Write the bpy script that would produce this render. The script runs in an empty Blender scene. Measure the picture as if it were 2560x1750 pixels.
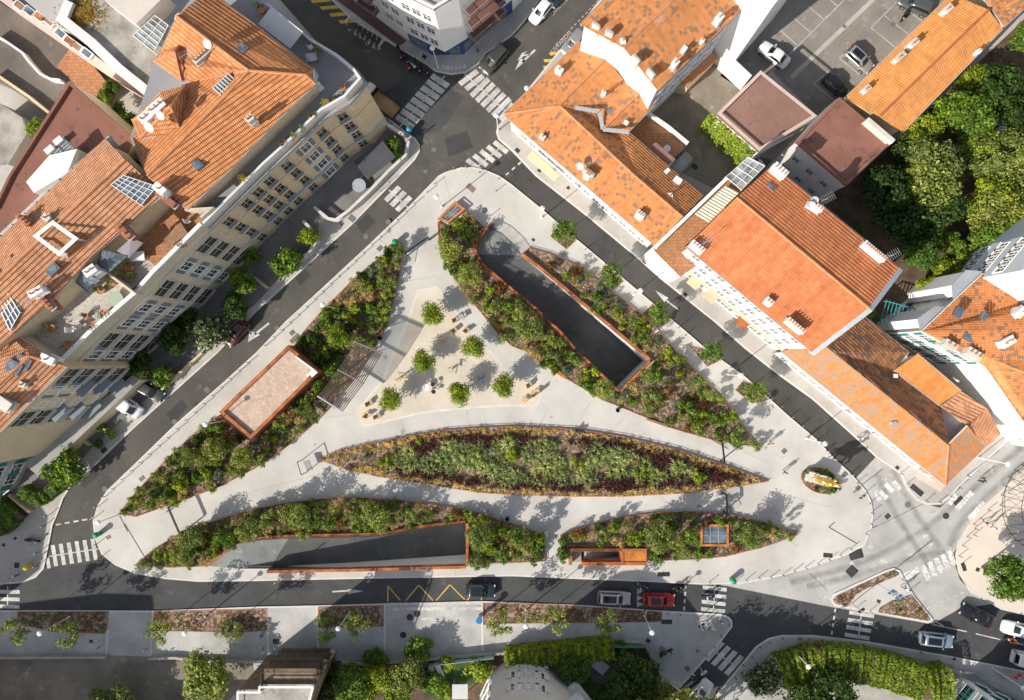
import bpy, math, random
from mathutils import Vector, Matrix
from mathutils.geometry import tessellate_polygon
random.seed(11)
RND = random.Random(5)
S = 19.0; HC = 93.4; NX, NY = 1315.0, 900.0       # pixels per metre on the ground, camera height, nadir
SUNEL = math.radians(32.5); SD = Vector((.785*math.cos(SUNEL), .62*math.cos(SUNEL), -math.sin(SUNEL))).normalized()
PV = .12                                            # pavement level
C = bpy.context.scene.collection
def P(px, py, z=0.0):
    k = (1 - z/HC)/S
    return Vector(((px-NX)*k, (NY-py)*k, z))
CO = (0, 640, 1280, 1920); RO = (0, 440, 880, 1310)
def q(c, r, *v): return [(CO[c]+v[i]/3.611, RO[r]+v[i+1]/3.611) for i in range(0, len(v), 2)]
def q1(c, r, x, y): return q(c, r, x, y)[0]
def G(pts, z=0.0): return [P(a, b, z) for a, b in pts]
ORD = ['first','second','third','fourth','fifth','sixth','seventh','eighth','ninth','tenth','eleventh','twelfth','thirteenth','fourteenth','fifteenth','sixteenth','seventeenth','eighteenth','nineteenth']
TENS = {2:'twent',3:'thirt',4:'fort',5:'fift',6:'sixt',7:'sevent',8:'eight',9:'ninet'}
def ordn(i):
    if i < 20: return ORD[i-1]
    t, u = divmod(i, 10)
    return TENS[t]+'ieth' if u == 0 else TENS[t]+'y-'+ORD[u-1]
# ---------------------------------------------------------------- materials
MATS = {}
def lin(c): return tuple(((x/255)/12.92 if x/255 <= .04045 else ((x/255+.055)/1.055)**2.4) for x in c)
class NT:
    def __init__(s, name):
        s.m = bpy.data.materials.new(name); s.m.use_nodes = True; s.t = s.m.node_tree
        s.b = s.t.nodes['Principled BSDF']; s.o = s.t.nodes['Material Output']
    def n(s, ty, **k):
        x = s.t.nodes.new(ty)
        for a, b in k.items():
            if a.startswith('i_'): x.inputs[int(a[2:])].default_value = b
            else: setattr(x, a, b)
        return x
    def l(s, a, b): s.t.links.new(a, b)
    def math(s, op, a, b=None):
        x = s.n('ShaderNodeMath', operation=op)
        for i, v in enumerate((a, b)):
            if v is None: continue
            if hasattr(v, 'links'): s.l(v, x.inputs[i])
            else: x.inputs[i].default_value = v
        return x.outputs[0]
    def ramp(s, f, stops, const=False):
        r = s.n('ShaderNodeValToRGB'); e = r.color_ramp
        if const: e.interpolation = 'CONSTANT'
        while len(e.elements) < len(stops): e.elements.new(.5)
        for el, (p, c) in zip(e.elements, stops): el.position = p; el.color = (*c, 1) if len(c) == 3 else c
        s.l(f, r.inputs[0]); return r.outputs[0]
    def mix(s, f, a, b, bt='MIX'):
        x = s.n('ShaderNodeMix', data_type='RGBA', blend_type=bt)
        for i, v in ((0, f), (6, a), (7, b)):
            if hasattr(v, 'links'): s.l(v, x.inputs[i])
            else: x.inputs[i].default_value = v if i == 0 else ((*v, 1) if len(v) == 3 else v)
        return x.outputs[2]
    def noise(s, scale, det=3, vec=None, rough=.6):
        x = s.n('ShaderNodeTexNoise'); x.inputs['Scale'].default_value = scale; x.inputs['Detail'].default_value = det
        x.inputs['Roughness'].default_value = rough
        if vec is not None: s.l(vec, x.inputs['Vector'])
        return x.outputs[0]
    def bump(s, h, dist, strength=1):
        x = s.n('ShaderNodeBump'); x.inputs['Strength'].default_value = strength; x.inputs['Distance'].default_value = dist
        s.l(h, x.inputs['Height']); s.l(x.outputs[0], s.b.inputs['Normal'])
def mat(name, col, rough=.85, var=.12, scale=1.5, metal=0, fine=9, bump=0, spots=None, col2=None, spec=.3, emit=0):
    """base colour worn by a coarse and a fine world-space noise"""
    if name in MATS: return MATS[name]
    n = NT(name); geo = n.n('ShaderNodeNewGeometry').outputs['Position']
    a = n.noise(scale*.12, 5, geo); b = n.noise(fine, 3, geo, .7)
    lo = tuple(c*(1-var) for c in col); hi = tuple(min(1, c*(1+var)) for c in (col2 or col))
    c1 = n.ramp(a, [(.32, lo), (.68, hi)])
    c2 = n.mix(min(1, var*2.2), c1, n.ramp(b, [(.3, (.45,)*3), (.7, (1.45,)*3)]), 'MULTIPLY')
    if spots:
        sp = n.noise(spots[1], 4, geo, .65); c2 = n.mix(n.ramp(sp, [(spots[2], (0,0,0)), (spots[2]+.08, (1,1,1))]), c2, spots[0])
    n.l(c2, n.b.inputs['Base Color'])
    n.b.inputs['Roughness'].default_value = rough; n.b.inputs['Metallic'].default_value = metal
    n.b.inputs['Specular IOR Level'].default_value = spec
    if bump: n.bump(n.noise(fine*1.2, 4, geo), bump)
    MATS[name] = n.m; return n.m
def paint(name, col, rough=.3, metal=0, coat=.6, spec=.5):
    if name in MATS: return MATS[name]
    n = NT(name); geo = n.n('ShaderNodeNewGeometry').outputs['Position']
    n.l(n.mix(.12, col, n.ramp(n.noise(2.5, 3, geo), [(.3, tuple(c*.6 for c in col)), (.7, tuple(min(1, c*1.25+.01) for c in col))])), n.b.inputs['Base Color'])
    n.b.inputs['Roughness'].default_value = rough; n.b.inputs['Metallic'].default_value = metal
    n.b.inputs['Coat Weight'].default_value = coat; n.b.inputs['Coat Roughness'].default_value = .08; n.b.inputs['Specular IOR Level'].default_value = spec
    MATS[name] = n.m; return n.m
def glass(name, col=(.02,.03,.035), rough=.06):
    if name in MATS: return MATS[name]
    n = NT(name); geo = n.n('ShaderNodeNewGeometry').outputs['Position']
    n.l(n.ramp(n.noise(.8, 2, geo), [(.35, tuple(c*.5 for c in col)), (.65, tuple(min(1, c*1.8) for c in col))]), n.b.inputs['Base Color'])
    n.b.inputs['Roughness'].default_value = rough; n.b.inputs['Specular IOR Level'].default_value = .8
    MATS[name] = n.m; return n.m
def tiles(name, cols, old=None, oldamt=.6, pu=.30, pv=.42, b=.03, oldscale=.35, jit=.75, cl=.12):
    """clay tile roof in metres of the face's own uv: rounded channels down the slope, courses across it"""
    n = NT(name); uv = n.n('ShaderNodeUVMap').outputs[0]; geo = n.n('ShaderNodeNewGeometry').outputs['Position']
    sp = n.n('ShaderNodeSeparateXYZ'); n.l(uv, sp.inputs[0])
    u = n.math('DIVIDE', sp.outputs[0], pu); v = n.math('DIVIDE', sp.outputs[1], pv)
    fv = n.math('FLOOR', v); fu = n.math('FLOOR', n.math('MULTIPLY', u, .5))
    cb = n.n('ShaderNodeCombineXYZ'); n.l(fu, cb.inputs[0]); n.l(fv, cb.inputs[1])
    wn = n.n('ShaderNodeTexWhiteNoise', noise_dimensions='2D'); n.l(cb.outputs[0], wn.inputs['Vector'])
    c = n.ramp(wn.outputs['Value'], [(i/(len(cols)-1), x) for i, x in enumerate(cols)])
    c = n.mix(1-jit, c, cols[len(cols)//2]) if jit < 1 else c
    c = n.mix(.30, c, n.ramp(n.noise(.35, 4, geo), [(.3, (.6,.6,.6)), (.7, (1.3,1.3,1.3))]), 'MULTIPLY')
    cs_ = n.n('ShaderNodeCombineXYZ'); n.l(n.math('MULTIPLY', sp.outputs[0], 1.3), cs_.inputs[0]); n.l(n.math('MULTIPLY', sp.outputs[1], .16), cs_.inputs[1])
    c = n.mix(.45, c, n.ramp(n.noise(1.0, 4, cs_.outputs[0], .7), [(.3, (.62,.56,.5)), (.6, (1.1,1.1,1.1))]), 'MULTIPLY')
    if old:
        cb2 = n.n('ShaderNodeCombineXYZ'); n.l(n.math('FLOOR', n.math('DIVIDE', sp.outputs[0], pu*2)), cb2.inputs[0]); n.l(fv, cb2.inputs[1])
        w2 = n.n('ShaderNodeTexWhiteNoise', noise_dimensions='2D'); n.l(cb2.outputs[0], w2.inputs['Vector'])
        f = n.math('ADD', n.math('MULTIPLY', w2.outputs['Value'], .55), n.math('MULTIPLY', n.noise(oldscale, 4, geo), .8))
        c = n.mix(n.ramp(f, [(oldamt, (0,0,0)), (oldamt+.05, (.85,.85,.85))]), c, old)
    st = n.math('SINE', n.math('MULTIPLY', u, 2*math.pi)); h = n.math('ABSOLUTE', n.math('SINE', n.math('MULTIPLY', u, math.pi)))
    fr = n.math('FRACT', v)
    h2 = h
    c = n.mix(n.math('MULTIPLY', n.math('LESS_THAN', h, .34), .38), c, tuple(x*.35 for x in cols[0]))  # shade of the channel hollows put into the tile colour
    c = n.mix(n.math('MULTIPLY', n.math('LESS_THAN', fr, .16), cl), c, tuple(x*.22 for x in cols[0]))
    n.l(c, n.b.inputs['Base Color']); n.b.inputs['Roughness'].default_value = .88; n.b.inputs['Specular IOR Level'].default_value = .2
    n.bump(h2, b)
    MATS[name] = n.m; n.m['pv'] = pv; return n.m
def leafmat(name, cols, trans=.3):
    n = NT(name); geo = n.n('ShaderNodeNewGeometry'); oi = n.n('ShaderNodeObjectInfo')
    c = n.ramp(geo.outputs['Random Per Island'], [(i/(len(cols)-1), x) for i, x in enumerate(cols)])
    c = n.mix(1, c, n.ramp(n.noise(1.3, 3, geo.outputs['Position']), [(.32, (.5,.55,.5)), (.68, (1.5,1.45,1.3))]), 'MULTIPLY')
    c = n.mix(1, c, n.ramp(oi.outputs['Random'], [(0, (.75,.8,.8)), (1, (1.25,1.15,.95))]), 'MULTIPLY')
    n.l(c, n.b.inputs['Base Color']); n.b.inputs['Roughness'].default_value = .55; n.b.inputs['Specular IOR Level'].default_value = .25
    tr = n.n('ShaderNodeBsdfTranslucent'); n.l(n.mix(1, c, (1.3,1.3,.6), 'MULTIPLY'), tr.inputs[0])
    ms = n.n('ShaderNodeMixShader'); ms.inputs[0].default_value = trans
    n.l(n.b.outputs[0], ms.inputs[1]); n.l(tr.outputs[0], ms.inputs[2]); n.l(ms.outputs[0], n.o.inputs[0])
    MATS[name] = n.m; return n.m
def roadmat(name, col, dark, track=None):
    n = NT(name); geo = n.n('ShaderNodeNewGeometry').outputs['Position']
    c = n.ramp(n.noise(.22, 6, geo, .65), [(.3, dark), (.7, col)])
    c = n.mix(.8, c, n.ramp(n.noise(14, 3, geo, .8), [(.25, (.55,.55,.55)), (.75, (1.45,1.45,1.45))]), 'MULTIPLY')
    c = n.mix(n.ramp(n.noise(.5, 5, geo, .75), [(.58, (0,0,0)), (.68, (.5,.5,.5))]), c, tuple(x*1.6 for x in col))
    c = n.mix(n.ramp(n.noise(.33, 6, geo, .8), [(.60, (0,0,0)), (.66, (.55,.55,.55))]), c, tuple(x*.5 for x in col))
    n.l(c, n.b.inputs['Base Color']); n.b.inputs['Roughness'].default_value = .9; n.b.inputs['Specular IOR Level'].default_value = .2
    n.bump(n.noise(30, 2, geo), .01)
    MATS[name] = n.m; return n.m
def slabmat(name, col, col2, joint=(.25,.24,.22), w=.5, h=.5, mortar=.02, rough=.8):
    n = NT(name); uv = n.n('ShaderNodeUVMap').outputs[0]
    b = n.n('ShaderNodeTexBrick'); n.l(uv, b.inputs['Vector']); b.offset = .5
    b.inputs['Color1'].default_value = (*col, 1); b.inputs['Color2'].default_value = (*col2, 1); b.inputs['Mortar'].default_value = (*joint, 1)
    b.inputs['Scale'].default_value = 1; b.inputs['Mortar Size'].default_value = mortar; b.inputs['Brick Width'].default_value = w; b.inputs['Row Height'].default_value = h
    geo = n.n('ShaderNodeNewGeometry').outputs['Position']
    n.l(n.mix(.6, b.outputs[0], n.ramp(n.noise(2.5, 4, geo), [(.3, (.7,.7,.7)), (.7, (1.25,1.25,1.25))]), 'MULTIPLY'), n.b.inputs['Base Color'])
    n.b.inputs['Roughness'].default_value = rough; MATS[name] = n.m; return n.m
asphalt = roadmat('asphalt', (.118,.110,.10), (.075,.07,.065))
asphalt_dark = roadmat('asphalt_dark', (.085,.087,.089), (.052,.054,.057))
asphalt_mid = roadmat('asphalt_mid', (.09,.085,.08), (.054,.052,.050))
asphalt_pale = roadmat('asphalt_pale', (.5,.49,.465), (.33,.325,.315))
carpark_m = roadmat('carpark_asphalt', (.31,.28,.25), (.2,.18,.165))
courtyard_m = roadmat('courtyard_concrete', (.30,.265,.215), (.15,.13,.105))
plaza_m = mat('plaza_concrete', (.50,.478,.445), .85, .10, 1.2, fine=16, col2=(.55,.528,.495), spots=((.46,.41,.36), .35, .66))
pave_m = mat('pavement_concrete', (.45,.42,.39), .88, .15, 1.6, fine=14, spots=((.36,.31,.27), .5, .66))
pave_s = mat('bush_hammered_paving', (.42,.415,.40), .9, .25, 1.6, fine=22)
gravel_m = mat('playground_gravel', (.60,.53,.445), .95, .14, 1.5, fine=26)
kerb_m = mat('kerb_stone', (.62,.59,.55), .8, .12, 4)
pink_m = mat('pink_paving', (.66,.575,.495), .85, .08, 1.2, fine=14)
white_line = mat('road_paint_white', (.52,.51,.49), .7, .3, 6, fine=7, spots=((.22,.21,.2), 5, .62))
faint_line = mat('road_paint_faint', (.68,.67,.65), .8, .2, 6, fine=7, spots=((.42,.41,.4), 3, .5))
yellow_line = mat('road_paint_yellow', (.66,.42,.07), .7, .25, 6, fine=7, spots=((.2,.15,.06), 5, .64))
corten = mat('corten_steel', (.30,.095,.04), .75, .35, 6, fine=6, col2=(.40,.14,.05), bump=.004, spots=((.14,.05,.03), 1.6, .62))
corten_o = mat('corten_steel_orange', (.52,.185,.045), .8, .25, 5, fine=5, col2=(.55,.2,.04), spots=((.22,.1,.06), 1.3, .6))
soil_m = mat('bark_mulch', (.16,.105,.075), .98, .45, 9, fine=12, bump=.06, spots=((.40,.28,.21), 2.3, .50))
earth_m = mat('garden_earth', (.13,.09,.06), .98, .4, 5, fine=8, bump=.05)
concrete_m = mat('grey_concrete', (.34,.335,.32), .85, .15, 2)
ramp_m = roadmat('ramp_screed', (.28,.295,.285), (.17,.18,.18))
dark_metal = paint('dark_metal', (.025,.025,.028), .5, .4, 0)
grey_metal = mat('zinc_sheet', (.50,.52,.54), .45, .10, 2, metal=.35, fine=5)
zinc_dark = mat('zinc_seam', (.16,.17,.19), .5, .1, 2, metal=.3)
white_m = mat('white_render', (.82,.81,.79), .85, .05, 1.2, fine=3)
cream_m = mat('cream_render', (.66,.53,.35), .88, .10, 1.6, fine=3)
beige_m = mat('beige_render', (.60,.53,.42), .88, .10, 1.6, fine=3)
pinkr_m = mat('pink_render', (.60,.46,.40), .88, .1, 1.6, fine=3)
greyr_m = mat('grey_render', (.42,.43,.44), .88, .1, 1.6, fine=3)
browns_m = mat('brown_brick', (.22,.165,.11), .88, .3, 6, fine=9)
red_felt = mat('red_roof_felt', (.25,.115,.085), .92, .16, 2.5, fine=7, spots=((.17,.085,.07), .9, .58))
brown_felt = mat('brown_roof_felt', (.26,.15,.12), .92, .12, 2.5, fine=9, spots=((.2,.12,.1), .8, .6))
gravel_roof = mat('roof_gravel', (.33,.31,.28), .95, .4, 3, fine=14, spots=((.22,.205,.18), .5, .6))
dry_moss = mat('dry_moss', (.35,.22,.07), .98, .4, 5, fine=8)
roof_grey = mat('grey_terrace', (.27,.275,.29), .8, .1, 1.5)
white_metal = paint('white_enamel', (.78,.78,.77), .4, 0, .1)
lampglobe = paint('lamp_white', (.82,.82,.84), .35, 0, .2)
shutter_m = mat('blue_grey_shutter', (.20,.235,.27), .6, .12, 3)
green_sh = mat('green_shutter', (.05,.22,.19), .6, .12, 3)
iron_b = mat('blue_grey_iron', (.24,.28,.33), .5, .1, 3)
blue_shop = paint('shopfront_blue', (.02,.06,.22), .45, 0, .2)
win_glass = glass('window_glass'); car_glass = glass('car_glass', (.012,.016,.018), .04); sky_glass = glass('skylight_glass', (.10,.13,.16), .1)
pool_glass = glass('pale_glass', (.25,.27,.27), .25)
turf_m = mat('green_turf', (.05,.10,.03), .95, .3, 5)
terra_m = slabmat('terracotta_paving', (.46,.22,.10), (.38,.17,.075), (.2,.1,.05), .4, .4, .02)
paleslab = slabmat('pale_paving', (.55,.51,.45), (.47,.44,.39), (.35,.33,.3), .5, .5, .02)
kioskslab = slabmat('pink_roof_slabs', (.58,.42,.32), (.45,.35,.285), (.38,.29,.23), .6, .45, .012)
darkslab = slabmat('dark_stone_paving', (.14,.12,.11), (.11,.1,.09), (.22,.2,.18), .8, .8, .02)
timber = mat('weathered_timber', (.30,.17,.10), .85, .25, 8)
chairwood = mat('chair_wood', (.55,.36,.13), .7, .15, 6)
gold_m = paint('gold_leaf', (.85,.55,.12), .28, .75, 0)
tile_new = tiles('clay_tiles_bright', [(.60,.20,.08),(.68,.245,.105),(.74,.285,.125)], pu=.30, pv=.45)
tile_left = tiles('clay_tiles_mottled', [(.60,.235,.095),(.68,.285,.12),(.76,.35,.16)], pu=.20, pv=.44, cl=.75)
tile_brown = tiles('clay_tiles_brown', [(.50,.235,.125),(.60,.295,.165),(.68,.36,.21)], pu=.20, pv=.44, cl=.6)
tile_old = tiles('clay_tiles_weathered', [(.42,.14,.06),(.60,.24,.10),(.70,.33,.15)], old=(.20,.14,.10), oldamt=.76, pu=.22, pv=.42)
tile_vold = tiles('clay_tiles_very_weathered', [(.60,.225,.075),(.70,.285,.10),(.76,.34,.13)], old=(.36,.27,.21), oldamt=.66, pu=.22, pv=.42)
tile_flat = tiles('clay_tiles_orange', [(.66,.28,.085),(.74,.325,.105),(.78,.36,.125)], pu=.30, pv=.42, b=.02)
tile_flat_old = tiles('clay_tiles_spotted', [(.60,.235,.085),(.68,.29,.11),(.74,.33,.135)], old=(.27,.17,.12), oldamt=.83, pu=.20, pv=.38)
L_green = leafmat('leaf_green', [(.05,.11,.018),(.12,.21,.028),(.22,.33,.05)])
L_dark = leafmat('leaf_dark_green', [(.02,.05,.012),(.045,.09,.018),(.085,.14,.03)])
L_lime = leafmat('leaf_lime', [(.12,.19,.018),(.22,.30,.025),(.36,.42,.045)])
L_olive = leafmat('leaf_olive', [(.09,.14,.035),(.20,.25,.06),(.36,.40,.13)])
L_grey = leafmat('leaf_blue_grey', [(.08,.12,.10),(.14,.19,.16),(.22,.27,.23)])
L_rust = leafmat('leaf_rust', [(.10,.04,.015),(.20,.09,.03),(.28,.16,.05)])
L_gold = leafmat('grass_gold', [(.30,.22,.08),(.52,.40,.17),(.80,.68,.38)], .4)
L_red = leafmat('grass_dark_red', [(.03,.010,.012),(.075,.025,.025),(.15,.06,.055)], .3)
L_fount = leafmat('grass_fountain', [(.06,.13,.025),(.14,.24,.05),(.26,.36,.11),(.55,.56,.32),(.85,.82,.62)], .4)
L_straw = leafmat('grass_straw', [(.30,.22,.10),(.48,.38,.20),(.62,.52,.32)], .4)
L_white = leafmat('leaf_variegated', [(.03,.07,.02),(.08,.13,.03),(.6,.62,.55)])
bark_m = mat('tree_bark', (.14,.11,.08), .95, .3, 8)
bark_pale = mat('pale_bark', (.42,.30,.19), .9, .2, 8)
rubber = mat('tyre_rubber', (.015,.015,.016), .9, .1)
alloy = paint('alloy_wheel', (.45,.46,.48), .35, .7, 0)
lens_r = paint('lens_red', (.5,.01,.01), .2); lens_w = paint('lens_clear', (.7,.72,.75), .1)
plastic_b = paint('black_plastic', (.02,.02,.022), .55, 0, 0)
skin_m = mat('skin', (.50,.30,.21), .6, .06); hair_m = mat('dark_hair', (.03,.02,.015), .7, .1)
def cloth(name, c): return mat('cloth_'+name, c, .9, .1, 6)
# ---------------------------------------------------------------- mesh building
def tag(o, label=None, cat=None, group=None, kind=None):
    if label: o['label'] = label
    if cat: o['category'] = cat
    if group: o['group'] = group
    if kind: o['kind'] = kind
    return o
def wloc(o):
    v = Vector((0,0,0))
    while o: v = v + o.location; o = o.parent
    return v
class MB:
    def __init__(s): s.v = []; s.f = []; s.m = []; s.uo = {}
    def face(s, pts, m=0):
        i = len(s.v); s.v += [tuple(p) for p in pts]; s.f.append(tuple(range(i, i+len(pts)))); s.m.append(m); return s
    def add(s, vs, fs, m=0):
        i = len(s.v); s.v += [tuple(p) for p in vs]; s.f += [tuple(a+i for a in f) for f in fs]; s.m += [m]*len(fs); return s
    def prism(s, pts, z0, z1, m=0, mt=None, bottom=True):
        """pts: xy list (any winding); vertical walls and caps"""
        p = [(a[0], a[1]) for a in pts]; n = len(p)
        if sum(p[i][0]*p[(i+1)%n][1]-p[(i+1)%n][0]*p[i][1] for i in range(n)) < 0: p.reverse()
        i = len(s.v); s.v += [(x,y,z0) for x,y in p]+[(x,y,z1) for x,y in p]
        for k in range(n):
            s.f.append((i+k, i+(k+1)%n, i+n+(k+1)%n, i+n+k)); s.m.append(m)
        for t in tessellate_polygon([[Vector((x,y,0)) for x,y in p]]):
            a,b,c = t
            if (p[b][0]-p[a][0])*(p[c][1]-p[a][1])-(p[b][1]-p[a][1])*(p[c][0]-p[a][0]) < 0: b,c = c,b
            s.f.append((i+n+a,i+n+b,i+n+c)); s.m.append(m if mt is None else mt)
            if bottom: s.f.append((i+a,i+c,i+b)); s.m.append(m)
        return s
    def sheet(s, polys, z, m=0):
        """flat polygon, first loop outer, others holes"""
        L = [[Vector((a[0],a[1],0)) for a in pl] for pl in polys]; flat = [v for l in L for v in l]; i = len(s.v)
        s.v += [(v.x, v.y, z) for v in flat]
        for a,b,c in tessellate_polygon(L):
            A,B,D = flat[a],flat[b],flat[c]
            if (B.x-A.x)*(D.y-A.y)-(B.y-A.y)*(D.x-A.x) < 0: b,c = c,b
            s.f.append((i+a,i+b,i+c)); s.m.append(m)
        return s
    def box(s, c, d, rz=0, m=0, taper=1.0):
        """centre, full size"""
        M = Matrix.Rotation(rz, 3, 'Z'); c = Vector(c)
        v = []
        for z in (-.5,.5):
            t = taper if z > 0 else 1
            for x,y in ((-.5,-.5),(.5,-.5),(.5,.5),(-.5,.5)): v.append(c+M@Vector((x*d[0]*t,y*d[1]*t,z*d[2])))
        return s.add(v, [(3,2,1,0),(4,5,6,7),(0,1,5,4),(1,2,6,5),(2,3,7,6),(3,0,4,7)], m)
    def bar(s, a, b, w, h=None, m=0, up=Vector((0,0,1))):
        a = Vector(a); b = Vector(b); d = (b-a).normalized(); h = h or w
        if abs(d.dot(up)) > .98: up = Vector((1,0,0))
        x = d.cross(up).normalized(); y = x.cross(d)
        v = [p+x*i*w/2+y*j*h/2 for p in (a,b) for i,j in ((-1,-1),(1,-1),(1,1),(-1,1))]
        return s.add(v, [(3,2,1,0),(4,5,6,7),(0,1,5,4),(1,2,6,5),(2,3,7,6),(3,0,4,7)], m)
    def tube(s, pts, r, n=8, m=0, cap=True):
        pts = [Vector(p) for p in pts]; rs = r if isinstance(r, (list,tuple)) else [r]*len(pts); i0 = len(s.v)
        for k, p in enumerate(pts):
            d = (pts[min(k+1,len(pts)-1)]-pts[max(k-1,0)]).normalized(); up = Vector((0,0,1)) if abs(d.z) < .9 else Vector((1,0,0))
            x = d.cross(up).normalized(); y = x.cross(d)
            s.v += [tuple(p+(x*math.cos(2*math.pi*j/n)+y*math.sin(2*math.pi*j/n))*rs[k]) for j in range(n)]
        for k in range(len(pts)-1):
            for j in range(n):
                a = i0+k*n+j; b = i0+k*n+(j+1)%n; s.f.append((a,b,b+n,a+n)); s.m.append(m)
        if cap:
            s.f.append(tuple(i0+j for j in reversed(range(n)))); s.m.append(m)
            e = i0+(len(pts)-1)*n; s.f.append(tuple(e+j for j in range(n))); s.m.append(m)
        return s
    def disc(s, c, r, h, n=16, m=0, rt=None):
        c = Vector(c); return s.tube([c, c+Vector((0,0,h))], [r, r if rt is None else rt], n, m)
    def lathe(s, prof, c=(0,0,0), n=16, m=0):
        i0 = len(s.v)
        for r,z in prof: s.v += [(c[0]+r*math.cos(2*math.pi*j/n), c[1]+r*math.sin(2*math.pi*j/n), c[2]+z) for j in range(n)]
        for k in range(len(prof)-1):
            for j in range(n):
                a = i0+k*n+j; b = i0+k*n+(j+1)%n; s.f.append((a,b,b+n,a+n)); s.m.append(m)
        return s
    def build(s, name, mats, parent=None, smooth=False, uv=True, origin=None):
        mats = mats if isinstance(mats, (list,tuple)) else [mats]
        base = wloc(parent) if parent else (Vector(origin) if origin is not None else None)
        if base is None:
            xs = [v[0] for v in s.v]; ys = [v[1] for v in s.v]; base = Vector(((min(xs)+max(xs))/2, (min(ys)+max(ys))/2, min(v[2] for v in s.v)))
        me = bpy.data.meshes.new(name)
        me.from_pydata([(v[0]-base.x, v[1]-base.y, v[2]-base.z) for v in s.v], [], s.f)
        for m in mats: me.materials.append(m)
        if len(mats) > 1: me.polygons.foreach_set('material_index', s.m)
        if smooth: me.polygons.foreach_set('use_smooth', [True]*len(s.f))
        if uv:
            ul = me.uv_layers.new(name='UVMap'); U = []
            for p in me.polygons:
                if p.index in s.uo: U += [x for w in s.uo[p.index] for x in w]; continue
                n = p.normal
                if abs(n.z) > .999: ux = Vector((1,0,0)); vx = Vector((0,1,0))
                else: ux = Vector((0,0,1)).cross(n).normalized(); vx = n.cross(ux)
                for li in p.loop_indices:
                    w = me.vertices[me.loops[li].vertex_index].co+base; U += [w.dot(ux), w.dot(vx)]
            ul.data.foreach_set('uv', U)
        o = bpy.data.objects.new(name, me); C.objects.link(o)
        if parent: o.parent = parent
        else: o.location = base
        return o
def empty(name, loc, label=None, cat=None, group=None):
    o = bpy.data.objects.new(name, None); C.objects.link(o); o.location = loc; o.empty_display_size = .3
    return tag(o, label, cat, group)
def kids(o): return [c for c in bpy.data.objects if c.parent == o]
KC = {}
def copy_tree(o, loc=None, rz=None, scale=None, parent=None):
    if o.name not in KC: KC[o.name] = list(o.children)
    c = o.copy(); C.objects.link(c)
    if parent is not None: c.parent = parent
    for ch in KC[o.name]: copy_tree(ch, parent=c)
    if loc is not None: c.location = loc
    if rz is not None: c.rotation_euler = (0,0,rz)
    if scale is not None: c.scale = scale if isinstance(scale, (tuple,list)) else (scale,)*3
    return c
USED = {}
def place(proto, loc, rz=0, scale=None, label=None, group=None):
    """first use moves the prototype itself, later uses copy it"""
    if proto.name not in USED:
        USED[proto.name] = 1; KC[proto.name] = list(proto.children); o = proto
        PENDING.append((proto, tuple(loc), rz, scale)) if False else None
        o = copy_tree(proto, loc, rz, scale)
    else: o = copy_tree(proto, loc, rz, scale)
    if label: o['label'] = label
    if group: o['group'] = group
    return o
PROTOS = []
def proto(o): PROTOS.append(o); return o
def remove_protos():
    for o in PROTOS:
        for ch in list(o.children):
            for g in list(ch.children): bpy.data.objects.remove(g)
            bpy.data.objects.remove(ch)
        bpy.data.objects.remove(o)
def inside(p, poly):
    x, y = p[0], p[1]; r = False; j = len(poly)-1
    for i in range(len(poly)):
        xi, yi = poly[i][0], poly[i][1]; xj, yj = poly[j][0], poly[j][1]
        if (yi > y) != (yj > y) and x < (xj-xi)*(y-yi)/(yj-yi)+xi: r = not r
        j = i
    return r
def edist(p, poly):
    b = 1e9
    for i in range(len(poly)):
        ax, ay = poly[i][0], poly[i][1]; bx, by = poly[(i+1)%len(poly)][0], poly[(i+1)%len(poly)][1]
        dx, dy = bx-ax, by-ay; L = dx*dx+dy*dy or 1e-9; t = max(0, min(1, ((p[0]-ax)*dx+(p[1]-ay)*dy)/L))
        b = min(b, math.hypot(p[0]-ax-t*dx, p[1]-ay-t*dy))
    return b
def area2(p): return sum(p[i][0]*p[(i+1)%len(p)][1]-p[(i+1)%len(p)][0]*p[i][1] for i in range(len(p)))
def offset(poly, d):
    """inset (d>0) of a polygon in xy"""
    p = [Vector((a[0],a[1])) for a in poly]; sg = 1 if area2(p) > 0 else -1; n = len(p); out = []
    for i in range(n):
        a, b, c = p[i-1], p[i], p[(i+1)%n]; u = (b-a).normalized(); v = (c-b).normalized()
        nu = Vector((-u.y,u.x))*sg; nv = Vector((-v.y,v.x))*sg; k = nu+nv; den = max(.35, 1+nu.dot(nv))
        out.append(b+k/den*d)
    return out
def smooth_poly(p, it=1):
    for _ in range(it):
        o = []
        for i in range(len(p)):
            a = p[i]; b = p[(i+1)%len(p)]; o += [(a[0]*.75+b[0]*.25, a[1]*.75+b[1]*.25), (a[0]*.25+b[0]*.75, a[1]*.25+b[1]*.75)]
        p = o
    return p
def scatter(poly, dmin, n, margin=0, holes=(), rnd=RND, tries=30):
    xs = [p[0] for p in poly]; ys = [p[1] for p in poly]; out = []
    for _ in range(n*tries):
        if len(out) >= n: break
        p = (rnd.uniform(min(xs),max(xs)), rnd.uniform(min(ys),max(ys)))
        if not inside(p, poly) or (margin and edist(p, poly) < margin) or any(inside(p,h) for h in holes): continue
        if dmin and any((p[0]-a)**2+(p[1]-b)**2 < dmin*dmin for a,b in out): continue
        out.append(p)
    return out
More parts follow.
